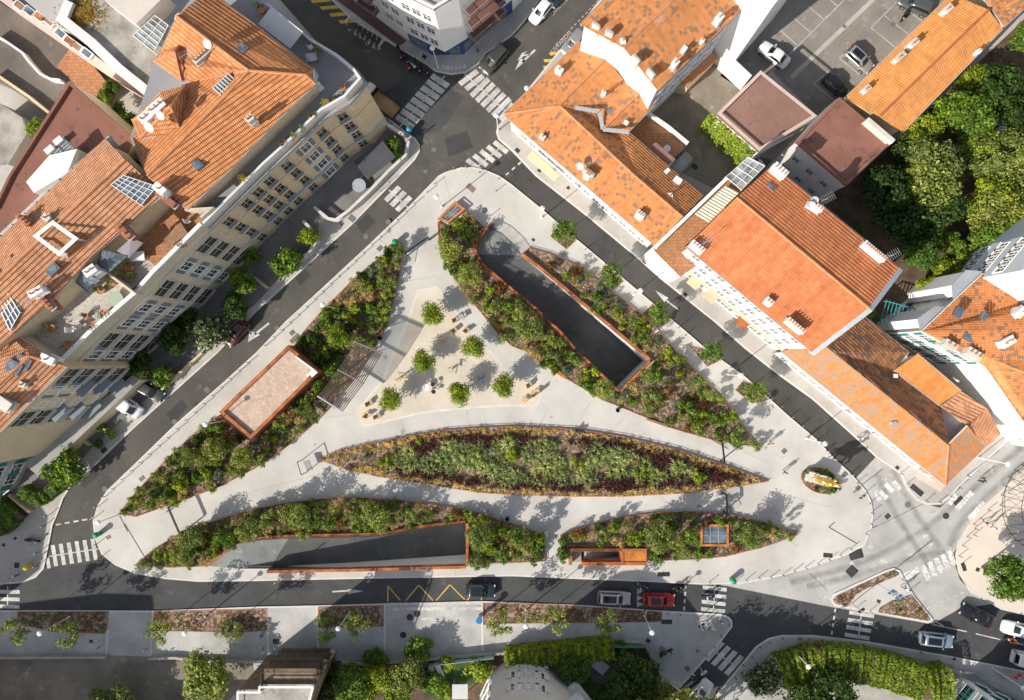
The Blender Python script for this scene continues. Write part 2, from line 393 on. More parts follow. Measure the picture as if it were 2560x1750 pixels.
# ---------------------------------------------------------------- foliage prototypes (built once at the origin, copied, then removed)
def leaf(mb, c, nrm, s, rnd, long=1.5):
    t = nrm.cross(Vector((rnd.uniform(-1,1), rnd.uniform(-1,1), rnd.uniform(-1,1)))).normalized(); b = nrm.cross(t)
    a = c-t*s*long*.5; d = c+t*s*long*.5
    mb.face([a, c+b*s*.5-t*s*.1, d, c-b*s*.5-t*s*.1])
def crown_mb(seed, R, z0, z1, lobes, n, ls, spread=.62, lobr=(.34,.52), gap=.0, flat=1.0):
    rnd = random.Random(seed); mb = MB(); zc = (z0+z1)/2; hz = (z1-z0)/2; L = []
    for i in range(lobes):
        a = rnd.uniform(0, 2*math.pi); u = rnd.uniform(-.8, 1); rr = spread*math.sqrt(rnd.uniform(.05, 1))*math.sqrt(max(.1, 1-u*u*.6))
        L.append((Vector((math.cos(a)*rr*R, math.sin(a)*rr*R, zc+u*hz*.62)), rnd.uniform(*lobr)*R, rnd.uniform(.6, 1.1)))
    for _ in range(n):
        c, r, dn = L[rnd.randrange(lobes)]
        d = Vector((rnd.gauss(0,1), rnd.gauss(0,1), rnd.gauss(.25,1))).normalized()
        if rnd.random() < gap: continue
        k = r*(rnd.uniform(.55, 1.08) if rnd.random() < .8 else rnd.uniform(.9, 1.35))
        p = c+Vector((d.x*k, d.y*k, d.z*k*min(1, hz/R*1.1)))
        nv = (d+Vector((rnd.gauss(0,.55), rnd.gauss(0,.55), rnd.gauss(.2,.55)))).normalized()
        leaf(mb, p, nv, ls*rnd.uniform(.6, 1.35), rnd)
    return mb
def trunk_mb(h, r, R, n=5, seed=1, lean=.0):
    rnd = random.Random(seed); mb = MB(); top = Vector((lean, lean*.4, h))
    mb.tube([(0,0,0), (lean*.3,0,h*.45), top], [r, r*.75, r*.55], 7)
    for i in range(n):
        a = i*2*math.pi/n+rnd.uniform(-.4,.4); e = top+Vector((math.cos(a)*R*.55, math.sin(a)*R*.55, R*.45))
        mb.tube([top*.92, (top+e)/2+Vector((0,0,.12*R)), e], [r*.5, r*.33, r*.12], 5)
    return mb
def blades_mb(seed, n, L, spread, w=.035, droop=.45):
    rnd = random.Random(seed); mb = MB()
    for _ in range(n):
        a = rnd.uniform(0, 2*math.pi); l = L*rnd.uniform(.55, 1.15); o = Vector((math.cos(a), math.sin(a), 0)); s = spread*rnd.uniform(.25, 1.1)
        b = o*rnd.uniform(0, .12)*L; m_ = b+o*l*s*.5+Vector((0,0,l*.62)); e = b+o*l*s+Vector((0,0,l*(.62+.2-droop*s)))
        t = Vector((-o.y, o.x, 0))*w*rnd.uniform(.7,1.4)
        mb.face([b-t, b+t, m_+t*.9, m_-t*.9]); mb.face([m_-t*.9, m_+t*.9, e+t*.15, e-t*.15])
    return mb
def plant(name, parts):
    """parts: list of (name, MB, mat); returns proto thing"""
    if len(parts) == 1: return proto(parts[0][1].build(name, parts[0][2], uv=False, origin=(0,0,0)))
    r = empty(name, (0,0,0))
    for nm, mb, m in parts: mb.build(nm, m, r, uv=False)
    return proto(r)
TREE = {}
def treeproto(key, name, seed, R, z0, z1, lobes, n, ls, m, trunk_r, bark=bark_m, **k):
    TREE[key] = [plant(name, [('trunk', trunk_mb(z0+(z1-z0)*.3, trunk_r, R, 5, seed+i), bark), ('crown', crown_mb(seed+i*7, R, z0, z1, lobes, n, ls, **k), m)]) for i in range(2)]
treeproto('clip', 'round_tree', 21, 1.75, 1.1, 3.5, 16, 2600, .15, L_lime, .07, lobr=(.38,.5))
treeproto('slim', 'young_tree', 31, 1.25, 1.5, 4.9, 9, 620, .15, L_olive, .045, spread=.75, lobr=(.22,.36))
treeproto('slimg', 'young_tree', 37, 1.3, 1.5, 4.8, 9, 700, .15, L_green, .045, spread=.75, lobr=(.22,.36))
treeproto('street', 'street_tree', 41, 1.7, 1.9, 4.9, 15, 1150, .16, L_green, .06, spread=.8, lobr=(.2,.34))
treeproto('tall', 'street_tree', 43, 1.9, 3.4, 6.9, 15, 900, .17, L_olive, .06, spread=.82, lobr=(.18,.32))
treeproto('feather', 'feathery_tree', 45, 2.1, .9, 4.4, 16, 2600, .14, L_olive, .06, spread=.7, lobr=(.25,.42))
treeproto('big', 'garden_tree', 51, 3.3, 2.4, 7.2, 22, 4600, .25, L_green, .2, spread=.72, lobr=(.24,.40))
treeproto('bigl', 'garden_tree', 57, 3.3, 2.2, 7.0, 22, 4400, .25, L_lime, .2, spread=.72, lobr=(.22,.38))
treeproto('bigd', 'garden_tree', 63, 3.3, 2.2, 6.6, 22, 4600, .25, L_dark, .2, spread=.72, lobr=(.24,.42))
treeproto('bigo', 'garden_tree', 69, 3.3, 2.4, 7.0, 24, 5200, .22, L_olive, .2, spread=.72, lobr=(.22,.38))
treeproto('bush', 'garden_shrub', 75, 1.5, .1, 2.4, 12, 1500, .18, L_lime, .05, spread=.7, lobr=(.28,.45))
treeproto('bushg', 'garden_shrub', 81, 1.5, .1, 2.4, 12, 1500, .18, L_green, .05, spread=.7, lobr=(.28,.45))
treeproto('bushv', 'flowering_shrub', 83, 1.5, .1, 2.6, 12, 1700, .16, L_white, .05, spread=.7, lobr=(.28,.45))
SHRUB = {}
for key, m, n, ls, nm in (('green', L_green, 700, .12, 'leafy_shrub'), ('lime', L_lime, 700, .12, 'leafy_shrub'), ('olive', L_olive, 900, .09, 'feathery_shrub'), ('grey', L_grey, 700, .09, 'lavender_shrub'), ('rust', L_rust, 520, .10, 'rusty_shrub'), ('dark', L_dark, 700, .12, 'leafy_shrub'), ('straw', L_straw, 520, .09, 'dry_shrub')):
    SHRUB[key] = [plant(nm, [('shrub', crown_mb(100+i*3+len(key), .8, .02, 1.15, 8, n, ls, spread=.72, lobr=(.24,.44)), m)]) for i in range(2)]
FOUNT = [plant('fountain_grass', [('g', blades_mb(7+i, 170, .85, 1.05, .022, .5), L_fount)]) for i in range(3)]
CLUMP = [plant('spiky_plant', [('g', blades_mb(17+i, 60, .7, .8, .035, .5), L_green)]) for i in range(2)]
PALM = plant('palm_tree', [('trunk', trunk_mb(3.2, .16, .3, 3, 3), bark_m), ('crown', None, None)][:1]) if False else None
# ---------------------------------------------------------------- vehicles, heading +X, standing on z = 0
def loft(mb, rings, m=0, cap=True):
    i0 = len(mb.v); n = len(rings[0])
    for r in rings: mb.v += [tuple(p) for p in r]
    for k in range(len(rings)-1):
        for j in range(n):
            a = i0+k*n+j; b = i0+k*n+(j+1)%n; mb.f.append((a,b,b+n,a+n)); mb.m.append(m)
    if cap:
        mb.f.append(tuple(i0+j for j in reversed(range(n)))); mb.m.append(m)
        e = i0+(len(rings)-1)*n; mb.f.append(tuple(e+j for j in range(n))); mb.m.append(m)
PALETTE = {}
def car(label, cat, p, L=4.3, W=1.78, H=1.48, kind='hatch', roofm=None, group=None, name='parked_car'):
    r = empty(name, (0,0,0), label, cat, group); hl = L/2; hw = W/2; belt = .92 if kind != 'suv' else 1.0
    if kind == 'van': belt = 1.05
    F = {'hatch': (.62,.22,-.34,-.47), 'suv': (.60,.24,-.40,-.485), 'van': (.74,.46,-.47,-.497), 'sedan': (.56,.2,-.2,-.36)}[kind]
    x_ws, x_rf, x_rr, x_rg = [(F[0]-.5)*2*hl*1.0+.0, F[1]*L*.9, F[2]*L, F[3]*L]
    x_ws = {'hatch': .24, 'suv': .25, 'van': .36, 'sedan': .20}[kind]*L; x_rf = {'hatch': .07, 'suv': .09, 'van': .20, 'sedan': .03}[kind]*L
    mb = MB(); rings = []
    for t, w, zt in ((-.5,.72,belt-.34),(-.49,.84,belt-.12),(-.46,.94,belt-.01),(-.38,.99,belt),(-.2,1,belt+.01),(0,1,belt),(.2,.995,belt-.02),(.33,.97,belt-.08),(.42,.92,belt-.15),(.475,.82,belt-.24),(.5,.66,belt-.40)):
        x = t*L; h = hw*w; zb = .22 if abs(t) < .47 else .30
        rings.append([(x,-h*.9,zb),(x,-h,zb+.16),(x,-h,zt-.18),(x,-h*.95,zt-.05),(x,-h*.80,zt),(x,0,zt+.035),(x,h*.80,zt),(x,h*.95,zt-.05),(x,h,zt-.18),(x,h,zb+.16),(x,h*.9,zb)])
    loft(mb, rings); mb.build('body', p, r, smooth=True, uv=False)
    # cabin: belt ring and roof ring joined by rounded rings
    cw = hw*.90; rw = hw*(.70 if kind != 'van' else .80)
    def ring(k):   # k 0 belt, 1 roof
        z = belt-.03+(H-belt+.03)*k; w = cw+(rw-cw)*k; xf = x_ws+(x_rf-x_ws)*k; xb = x_rg+(x_rr-x_rg)*k; c = .16
        return [(xf,-w*.62,z),(xf-c,-w,z),(xb+c*.8,-w,z),(xb,-w*.75,z),(xb,w*.75,z),(xb+c*.8,w,z),(xf-c,w,z),(xf,w*.62,z),(xf+.05,0,z)]
    def shrink(rg, s, z): cx = sum(a[0] for a in rg)/len(rg); return [(cx+(a[0]-cx)*s, a[1]*s, z) for a in rg]
    mb = MB(); r1 = ring(.93); loft(mb, [ring(0), r1, shrink(ring(1), .97, H-.015), shrink(ring(1), .86, H+.01)]); mb.build('cabin', p, r, smooth=True, uv=False)
    def pane(nm, ks, idx, out, sh=.90):
        a = ring(ks[0]); b = ring(ks[1]); pts = [Vector(a[i]) for i in idx]+[Vector(b[i]) for i in reversed(idx)]; c = sum(pts, Vector())/len(pts)
        g = MB(); n = Vector(out).normalized()*.014
        pp = [c+(v-c)*sh+n for v in pts]; g.face(pp); g.face([v-n*1.6 for v in reversed(pp)])
        for i in range(len(pp)): g.face([pp[i], pp[i]-n*1.6, pp[(i+1)%len(pp)]-n*1.6, pp[(i+1)%len(pp)]])
        g.build(nm, car_glass, r, uv=False)
    hz = H-belt
    pane('windscreen', (.10,.90), (7,8,0), (hz, 0, x_ws-x_rf), .96)
    pane('rear_window', (.22,.86), (3,4), (-hz, 0, max(.05, x_rr-x_rg)), .94)
    if kind != 'van':
        pane('side_window', (.12,.86), (1,2), (0,-hz, cw-rw), .9); pane('side_window', (.12,.86), (6,5), (0,hz, cw-rw), .9)
    else:
        for s in (-1,1):
            g = MB(); g.box((x_rf-.15, s*(cw*.5+rw*.5+.01), belt+hz*.45), (.85,.03,hz*.5)); g.build('side_window', car_glass, r, uv=False)
    if roofm is not None:
        g = MB(); x0 = x_rf-.18; x1 = x_rr+.25; g.prism([(x0,-rw*.7),(x0,rw*.7),(x1,rw*.7),(x1,-rw*.7)], H-.01, H+.022); g.build('roof_panel', roofm, r, uv=False)
    for sx in (.30,-.30):
        for s in (-1,1):
            w = MB(); c = Vector((sx*L, s*(hw-.10), .33)); w.tube([c-Vector((0,.11,0)), c+Vector((0,.11,0))], .33, 14); wo = w.build('wheel', rubber, r, uv=False)
            w = MB(); w.tube([c+Vector((0,s*.10,0)), c+Vector((0,s*.125,0))], .19, 10); w.build('rim', alloy, wo, uv=False)
    for s in (-1,1):
        g = MB(); g.box((.462*L, s*hw*.66, belt-.27), (.16,.34,.12), rz=-s*.35); g.build('headlight', lens_w, r, uv=False)
        g = MB(); g.box((-.478*L, s*hw*.76, belt-.16), (.13,.26,.22), rz=s*.3); g.build('tail_light', lens_r, r, uv=False)
        g = MB(); g.box((x_ws-.32, s*(hw+.06), belt+.05), (.13,.22,.13)); g.build('wing_mirror', p, r, uv=False)
    g = MB(); g.box((.497*L, 0, .42), (.03,.52,.11)); g.build('number_plate', white_metal, r, uv=False)
    return r
def drive(o, px, py, dx, dy, z=0.0):
    """stand a vehicle at a pixel of the photograph, nose along (dx, dy) in image axes"""
    o.location = P(px, py, .7); o.location.z = z; o.rotation_euler = (0,0,math.atan2(-dy, dx)); return o
def flatbed():
    r = empty('flatbed_truck', (0,0,0), 'white flatbed truck loaded with boards and a red hose beside the cream corner building', 'truck')
    m = MB(); loft(m, [[(x,-w,.5),(x,-w,z-.2),(x,-w*.85,z),(x,w*.85,z),(x,w,z-.2),(x,w,.5)] for x,w,z in ((1.0,.95,2.05),(1.6,.95,2.12),(2.0,.93,1.95),(2.45,.92,1.25),(2.85,.85,1.05),(2.95,.7,.8))]); m.build('cab', white_metal, r, smooth=False, uv=False)
    m = MB(); m.face([(2.06,-.78,1.9),(2.06,.78,1.9),(2.47,.80,1.30),(2.47,-.80,1.30)][::-1]); m.face([(2.06,-.78,1.92),(2.06,.78,1.92),(2.47,.80,1.32),(2.47,-.80,1.32)]); m.build('windscreen', car_glass, r, uv=False)
    m = MB(); m.box((-1.0,0,.72), (3.9,2.0,.12)); m.build('flatbed', mat('plywood', (.42,.28,.14), .85, .2, 5), r)
    m = MB()
    for a in ((-1.0,.98,.95,3.9,.05),(-1.0,-.98,.95,3.9,.05)): m.box(a[:3], (a[3],a[4],.38))
    m.box((-2.95,0,.95), (.05,2.0,.38)); m.box((.93,0,1.25), (.06,2.0,1.0)); m.build('side_rail', dark_metal, r)
    for x in (2.1,-1.9):
        for s in (-1,1):
            m = MB(); m.tube([(x,s*.72,.36),(x,s*.98,.36)], .36, 14); m.build('wheel', rubber, r, uv=False)
    for s in (-1,1): m = MB(); m.box((2.9,s*.62,.85), (.1,.26,.16)); m.build('headlight', lens_w, r)
    return r
def scooter(label, p, cat='scooter', group=None, name='parked_scooter', big=False):
    r = empty(name, (0,0,0), label, cat, group)
    m = MB(); loft(m, [[(x,-w,z0),(x,-w,z1-.05),(x,0,z1),(x,w,z1-.05),(x,w,z0)] for x,w,z0,z1 in ((-.85,.08,.5,.72),(-.6,.2,.4,.78),(-.2,.2,.3,.72),(.1,.16,.25,.40),(.35,.17,.25,.45),(.5,.2,.3,.95),(.62,.14,.4,1.0),(.7,.05,.5,.9))]); m.build('body', p, r, smooth=True, uv=False)
    m = MB(); loft(m, [[(x,-w,.76),(x,-w*.8,z),(x,w*.8,z),(x,w,.76)] for x,w,z in ((-.8,.12,.84),(-.5,.17,.88),(-.1,.15,.82),(.05,.08,.78))]); m.build('seat', plastic_b, r, uv=False)
    for x in (-.62,.68): m = MB(); m.tube([(x,-.06,.27),(x,.06,.27)], .27, 14); m.build('wheel', rubber, r, uv=False)
    m = MB(); m.tube([(.42,-.36,1.08),(.52,-.15,1.05),(.55,0,1.02),(.52,.15,1.05),(.42,.36,1.08)], .022, 6); m.tube([(.55,0,1.02),(.68,0,.35)], .03, 6)
    for s in (-1,1): m.tube([(.5,s*.22,1.05),(.48,s*.3,1.22)], .012, 5); m.box((.48,s*.31,1.25), (.03,.12,.08))
    m.build('handlebar', dark_metal, r, uv=False)
    m = MB(); m.box((.70,0,.86), (.06,.16,.12)); m.build('headlight', lens_w, r, uv=False)
    if big: m = MB(); m.box((-.88,0,1.0), (.38,.42,.32), taper=.85); m.build('top_box', plastic_b, r, uv=False)
    return r
def bicycle(label, group):
    r = empty('bicycle', (0,0,0), label, 'bicycle', group)
    for x in (-.52,.52):
        m = MB(); ring = [(x+.33*math.cos(a*math.pi/8), 0, .34+.33*math.sin(a*math.pi/8)) for a in range(17)]; m.tube(ring, .022, 5, cap=False)
        for k in range(4): a = k*math.pi/4; m.bar((x+.32*math.cos(a),0,.34+.32*math.sin(a)), (x-.32*math.cos(a),0,.34-.32*math.sin(a)), .006)
        m.build('wheel', white_metal, r, uv=False)
    m = MB()
    for a,b in (((-.52,0,.34),(-.05,0,.30)),((-.05,0,.30),(-.18,0,.82)),((-.18,0,.75),(.36,0,.80)),((-.05,0,.3),(.38,0,.72)),((-.52,0,.34),(-.16,0,.72)),((.52,0,.34),(.36,0,.92))): m.tube([a,b], .02, 5)
    m.build('frame', dark_metal, r, uv=False)
    m = MB(); m.tube([(.3,-.28,.98),(.38,-.1,.96),(.38,.1,.96),(.3,.28,.98)], .014, 5); m.build('handlebar', dark_metal, r, uv=False)
    m = MB(); m.box((-.2,0,.88), (.26,.14,.06), taper=.7); m.build('saddle', plastic_b, r, uv=False)
    return r
# ---------------------------------------------------------------- people: one skinned body each
POSES = {}
def pose_mesh(key):
    if key in POSES: return POSES[key]
    J = {'pelvis':(0,0,.95),'belly':(0,0,1.10),'chest':(0,0,1.32),'neck':(0,0,1.47),'headb':(.01,0,1.55),'head':(.02,0,1.66),'headt':(.01,0,1.74)}
    R = {'pelvis':.135,'belly':.12,'chest':.145,'neck':.055,'headb':.075,'head':.098,'headt':.06}
    E = [('pelvis','belly'),('belly','chest'),('chest','neck'),('neck','headb'),('headb','head'),('head','headt')]
    for s, d in ((-1,'r'),(1,'l')):
        if key == 'walk': kn = (.16*s,.10*s,.52); an = (.10 if s > 0 else -.42,.10*s,.10 if s > 0 else .16); el = (-.10*s,.24*s,1.14); ha = (-.02-.22*s*.8,.25*s,.90)
        elif key == 'stand': kn = (.02,.10*s,.50); an = (0,.11*s,.09); el = (-.03,.25*s,1.13); ha = (.06,.26*s,.88)
        else: kn = (.42,.20*s,.78); an = (.30,.20*s,.36); el = (.22,.28*s,1.14); ha = (.50,.28*s,1.10)
        hip = (0,.10*s,.90) if key != 'ride' else (.02,.12*s,.88)
        J.update({'hip'+d:hip,'knee'+d:kn,'ank'+d:an,'toe'+d:(an[0]+.17,an[1]+.02*s,max(.04,an[2]-.05)),'sho'+d:(0,.19*s,1.40),'elb'+d:el,'wri'+d:ha,'fin'+d:(ha[0]+.05,ha[1],ha[2]-.10 if key != 'ride' else ha[2]-.03)})
        R.update({'hip'+d:.095,'knee'+d:.062,'ank'+d:.045,'toe'+d:.038,'sho'+d:.062,'elb'+d:.043,'wri'+d:.03,'fin'+d:.026})
        E += [('pelvis','hip'+d),('hip'+d,'knee'+d),('knee'+d,'ank'+d),('ank'+d,'toe'+d),('chest','sho'+d),('sho'+d,'elb'+d),('elb'+d,'wri'+d),('wri'+d,'fin'+d)]
    names = list(J); off = Vector((0,0,0))
    me = bpy.data.meshes.new('body'); me.from_pydata([J[n] for n in names], [(names.index(a), names.index(b)) for a,b in E], [])
    o = bpy.data.objects.new('tmp', me); C.objects.link(o); md = o.modifiers.new('s', 'SKIN')
    sv = me.skin_vertices[0].data
    for i, n in enumerate(names): sv[i].radius = (R[n], R[n]*(1.18 if n in ('chest','belly','pelvis') else 1)); sv[i].use_root = n == 'pelvis'
    o.modifiers.new('u', 'SUBSURF').levels = 1
    dg = bpy.context.evaluated_depsgraph_get(); m2 = bpy.data.meshes.new_from_object(o.evaluated_get(dg)); bpy.data.objects.remove(o)
    m2.materials.clear()
    for _ in range(5): m2.materials.append(skin_m)
    for p in m2.polygons:                       # 0 skin, 1 hair or helmet, 2 top, 3 trousers, 4 shoes
        c = p.center; k = 0
        if c.z > 1.50: k = 1 if (c.z > 1.69 or (c.x < -.005 and c.z > 1.55)) else 0
        elif c.z > 1.47: k = 0
        elif key == 'ride': k = 4 if c.z < .42 else (0 if abs(c.y) > .2 and c.x > .42 and c.z > .98 else (3 if c.z < .97 else 2))
        elif c.z < .10: k = 4
        elif c.z < .97 and not (abs(c.y) > .2): k = 3
        elif abs(c.y) > .2 and c.z < 1.12: k = 0
        else: k = 2
        p.material_index = k
    m2.polygons.foreach_set('use_smooth', [True]*len(m2.polygons)); POSES[key] = m2; return m2
def person(px, py, key, label, top, trousers, head=None, dx=1, dy=0, z=PV, group=None):
    me = pose_mesh(key); o = bpy.data.objects.new('person', me); C.objects.link(o)
    for i, m in enumerate((skin_m, head or hair_m, top, trousers, plastic_b)):
        o.material_slots[i].link = 'OBJECT'; o.material_slots[i].material = m
    o.location = P(px, py, 0); o.location.z = z; o.rotation_euler = (0,0,math.atan2(-dy,dx)); tag(o, label, 'person', group); return o
# ---------------------------------------------------------------- the setting
plaza = [(1096,440),(1110,432),(1124,427),(1152,419),(1183,418),(1216,426),(1249,440),(1280,462),(1355,523),(1441,598),(1524,667),(1632,758),(1765,872),(1862,941),(1920,993),(1975,1043),(2042,1099),(2086,1146),(2130,1187),(2164,1226),(2178,1254),(2183,1290),(2178,1320),(2161,1363),(2114,1388),(2017,1421),(1920,1447),(1850,1459),(1756,1461),(1640,1455),(1446,1447),(1280,1440),(917,1446),(640,1452),(498,1454),(415,1447),(340,1434),(288,1412),(255,1385),(238,1346),(233,1304),(244,1265),(268,1226),(332,1165),(443,1057),(554,960),(640,882),(715,803),(806,720),(917,617),(958,578),(1019,520)]
# the two car ramps: left wall, right wall (going down), as pixels at pavement level
r1L = [(1232.6,564.6),(1221,578),(1205,600),(1195,618),(1194,636),(1210,659),(1249,695),(1280,720),(1335,764),(1402,828),(1435,866),(1546,975)]
r1R = [(1232.6,564.6),(1252,585),(1272,603),(1287,617),(1301,639),(1318,652),(1340,668),(1380,700),(1430,742),(1502,802),(1545,838),(1620,901)]
r2L = [(523,1414),(560,1385),(606,1352),(660,1344),(723,1340),(800,1338),(860,1337),(931,1335),(980,1330),(1041,1318),(1094,1311),(1166,1304)]
r2R = [(523,1414),(560,1418),(600,1421),(640,1421),(673,1421),(740,1419),(800,1418),(880,1417),(950,1415),(1020,1413),(1090,1411),(1166,1409)]
stairO = [(1431,1378),(1548,1378),(1548,1397),(1431,1399)]
hole1 = G(r1L+r1R[:0:-1]); hole2 = G(r2L+r2R[:0:-1]); hole3 = G(stairO)
mb = MB(); mb.sheet([[(-170,-150),(170,-150),(170,150),(-170,150)], hole1, hole2, hole3], -.01)
tag(mb.build('ground', asphalt), 'grey asphalt of the streets around the square', kind='structure')
def struct(name, mb, m, label=None): return tag(mb.build(name, m), label, kind='structure')
def kerbed(name, poly, m, holes=(), z=PV, kw=.22, label=None):
    g = G(poly); mb = MB(); mb.sheet([g, *holes], z)
    n = len(g)
    for i in range(n):
        a, b = g[i], g[(i+1)%n]; mb.face([(a.x,a.y,-.05),(b.x,b.y,-.05),(b.x,b.y,z),(a.x,a.y,z)] if area2(g) > 0 else [(b.x,b.y,-.05),(a.x,a.y,-.05),(a.x,a.y,z),(b.x,b.y,z)])
    struct(name, mb, m, label)
    if kw:
        inn = offset(g, kw); mk = MB()
        for i in range(n):
            a, b, c, d = g[i], g[(i+1)%n], inn[(i+1)%n], inn[i]
            if max(abs(a.x), abs(b.x)) > 72 or max(abs(a.y), abs(b.y)) > 52: continue
            f = [(a.x,a.y,z+.006),(b.x,b.y,z+.006),(c.x,c.y,z+.006),(d.x,d.y,z+.006)]
            mk.face(f if area2(g) > 0 else f[::-1])
        struct('kerb', mk, kerb_m)
kerbed('plaza', plaza, plaza_m, (hole1, hole2, hole3), label='pale concrete floor of the triangular square')
leftp = [(1050,363),(1050,379),(1039,399),(1000,440),(981,459),(881,562),(751,681),(640,781),(548,880),(443,974),(332,1074),(249,1154),(180,1215),(160,1245),(143,1290),(133,1312),(125,1354),(119,1382),(111,1421),(91,1443),(55,1457),(0,1461),(-260,1463),(-260,-160),(560,-160),(930,262),(1011,327),(1039,346)]
kerbed('left_pavement', leftp, pave_m)
rightp = [(1246,349),(1280,379),(1338,440),(1468,542),(1598,650),(1648,695),(1787,806),(1862,872),(1942,935),(2031,999),(2136,1093),(2189,1143),(2250,1185),(2266,1221),(2288,1248),(2316,1262),(2352,1261),(2374,1243),(2396,1218),(2560,1062),(2760,880),(2760,-160),(1540,-160),(1500,0),(1262,295),(1243,318),(1240,332)]
kerbed('right_pavement', rightp, pave_m)
topp = [(828,0),(878,50),(997,122),(1066,163),(1089,180),(1127,188),(1166,183),(1197,160),(1215,135),(1280,91),(1310,57),(1350,0),(1440,-140),(640,-140)]
kerbed('top_pavement', topp, pave_s)
botp = [(-260,1525),(0,1525),(194,1525),(388,1526),(640,1516),(792,1513),(964,1508),(1205,1502),(1280,1505),(1474,1513),(1640,1525),(1800,1534),(1820,1540),(1830,1551),(1830,1567),(1806,1598),(1751,1662),(1695,1725),(1665,1703),(1600,1760),(1500,1900),(-260,1900)]
kerbed('bottom_pavement', botp, pave_s)
brp = [(1773,1760),(1820,1698),(1889,1615),(1920,1595),(1953,1587),(2031,1587),(2169,1603),(2363,1637),(2560,1676),(2760,1712),(2760,1950),(1680,1950)]
kerbed('bottom_right_pavement', brp, pave_s)
rp2 = [(2432,1295),(2421,1310),(2396,1351),(2388,1387),(2396,1432),(2427,1482),(2501,1523),(2560,1537),(2760,1570),(2760,1010),(2560,1173),(2468,1254)]
kerbed('right_corner_pavement', rp2, pink_m)
isl = [(2075,1498),(2083,1484),(2211,1426),(2233,1419),(2249,1426),(2258,1443),(2285,1490),(2332,1548),(2330,1556),(2319,1558),(2186,1531),(2086,1515)]
kerbed('traffic_island', isl, plaza_m)
# carriageways
def sheet(name, poly, m, z, label=None): mb = MB(); mb.sheet([G(poly)], z); return struct(name, mb, m, label)
sheet('bottom_street', [(-260,1455),(60,1455),(140,1415),(300,1405),(1280,1430),(1817,1464),(2075,1512),(2200,1540),(2332,1556),(2400,1519),(2480,1505),(2780,1580),(2780,1730),(2100,1610),(1920,1600),(1700,1800),(1600,1800),(1830,1560),(1640,1530),(-260,1530)], asphalt_dark, -.005, 'dark new asphalt street along the bottom of the square')
sheet('right_street', [(1240,395),(1290,385),(1350,440),(1870,870),(2040,990),(2189,1143),(2139,1196),(1980,1060),(1250,450),(1215,430)], asphalt_mid, -.005)
sheet('pale_roadway', [(2139,1196),(2189,1143),(2270,1190),(2300,1255),(2350,1270),(2560,1050),(2760,880),(2760,1010),(2470,1260),(2430,1300),(2380,1390),(2400,1450),(2440,1490),(2480,1510),(2400,1521),(2332,1560),(2075,1517),(1817,1465),(1740,1456),(2100,1380),(2170,1320)], asphalt_pale, -.004, 'pale concrete carriageway at the right end of the square')
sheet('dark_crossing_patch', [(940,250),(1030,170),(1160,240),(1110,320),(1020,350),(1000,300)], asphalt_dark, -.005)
sheet('red_brown_footway', [(840,0),(885,0),(1017,103),(1003,115),(985,108)], mat('maroon_paving', (.13,.075,.07), .9, .15, 3), PV+.006)
# ground patches behind the houses
def patch(name, poly, m, z=PV+.008, label=None): return sheet(name, poly, m, z, label)
patch('car_park', [(1800,190),(1960,-60),(2420,-60),(2370,10),(2112,246),(2040,290),(1930,180),(1860,230)], carpark_m, label='beige asphalt car park between the roofs')
patch('courtyard', [(1700,430),(1600,300),(1700,180),(1800,120),(1870,180),(1890,250),(1790,300),(1850,380),(1930,400),(1870,480),(1780,470)], courtyard_m)
patch('garden_soil', [(2110,470),(2240,350),(2600,10),(2760,-60),(2760,700),(2480,690),(2300,860),(2220,900),(2170,780),(2240,690),(1960,440),(2060,400)], earth_m)
patch('garden_path', [(2235,775),(2270,745),(2330,690),(2350,660),(2365,672),(2300,725),(2255,770),(2245,790)], pink_m, PV+.016)
patch('lower_garden_soil', [(780,1652),(961,1650),(1205,1632),(1280,1627),(1446,1612),(1571,1602),(1609,1602),(1651,1700),(1690,1760),(1690,1900),(760,1900)], earth_m)
patch('terrace_floor', [(-200,1642),(271,1637),(388,1641),(631,1650),(640,1690),(560,1760),(560,1900),(-200,1900)], courtyard_m)
patch('villa_lawn', [(1130,1650),(1200,1635),(1235,1640),(1190,1700),(1150,1740),(1080,1745),(1040,1700),(1075,1660)], turf_m, PV+.016)
patch('villa_terrace', [(1470,1640),(1500,1625),(1560,1680),(1515,1720),(1440,1665)], darkslab, PV+.016)
patch('artificial_lawn', [(1440,1665),(1500,1715),(1505,1760),(1450,1760),(1430,1700)], turf_m, PV+.014)
patch('hotel_garden_ground', [(1953,1610),(2030,1595),(2160,1622),(2380,1660),(2400,1700),(2330,1780),(2000,1900),(1900,1800)], mat('pale_gravel', (.36,.34,.31), .95, .2, 3, fine=18))
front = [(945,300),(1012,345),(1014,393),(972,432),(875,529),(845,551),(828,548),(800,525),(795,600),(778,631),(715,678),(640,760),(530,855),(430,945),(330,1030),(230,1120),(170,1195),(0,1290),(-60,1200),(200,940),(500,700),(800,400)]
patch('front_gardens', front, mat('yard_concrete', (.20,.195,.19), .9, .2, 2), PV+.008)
# gravel play area with its pale border
play = q(1,1,1455,1030,1635,990,1890,1330,2130,1589)+q(1,1,2311,1800)+[(1349,945)]+q(2,2,285,320,230,500,0,490)+q(1,2,2000,505,1500,555,985,680,890,540,1130,265)+q(1,1,1370,1290)
mb = MB(); mb.sheet([G(play)], PV+.006); struct('playground_border', mb, kerb_m)
mb = MB(); mb.sheet([offset(G(play), .28)], PV+.012); struct('playground_gravel', mb, gravel_m, 'beige gravel floor of the play area')
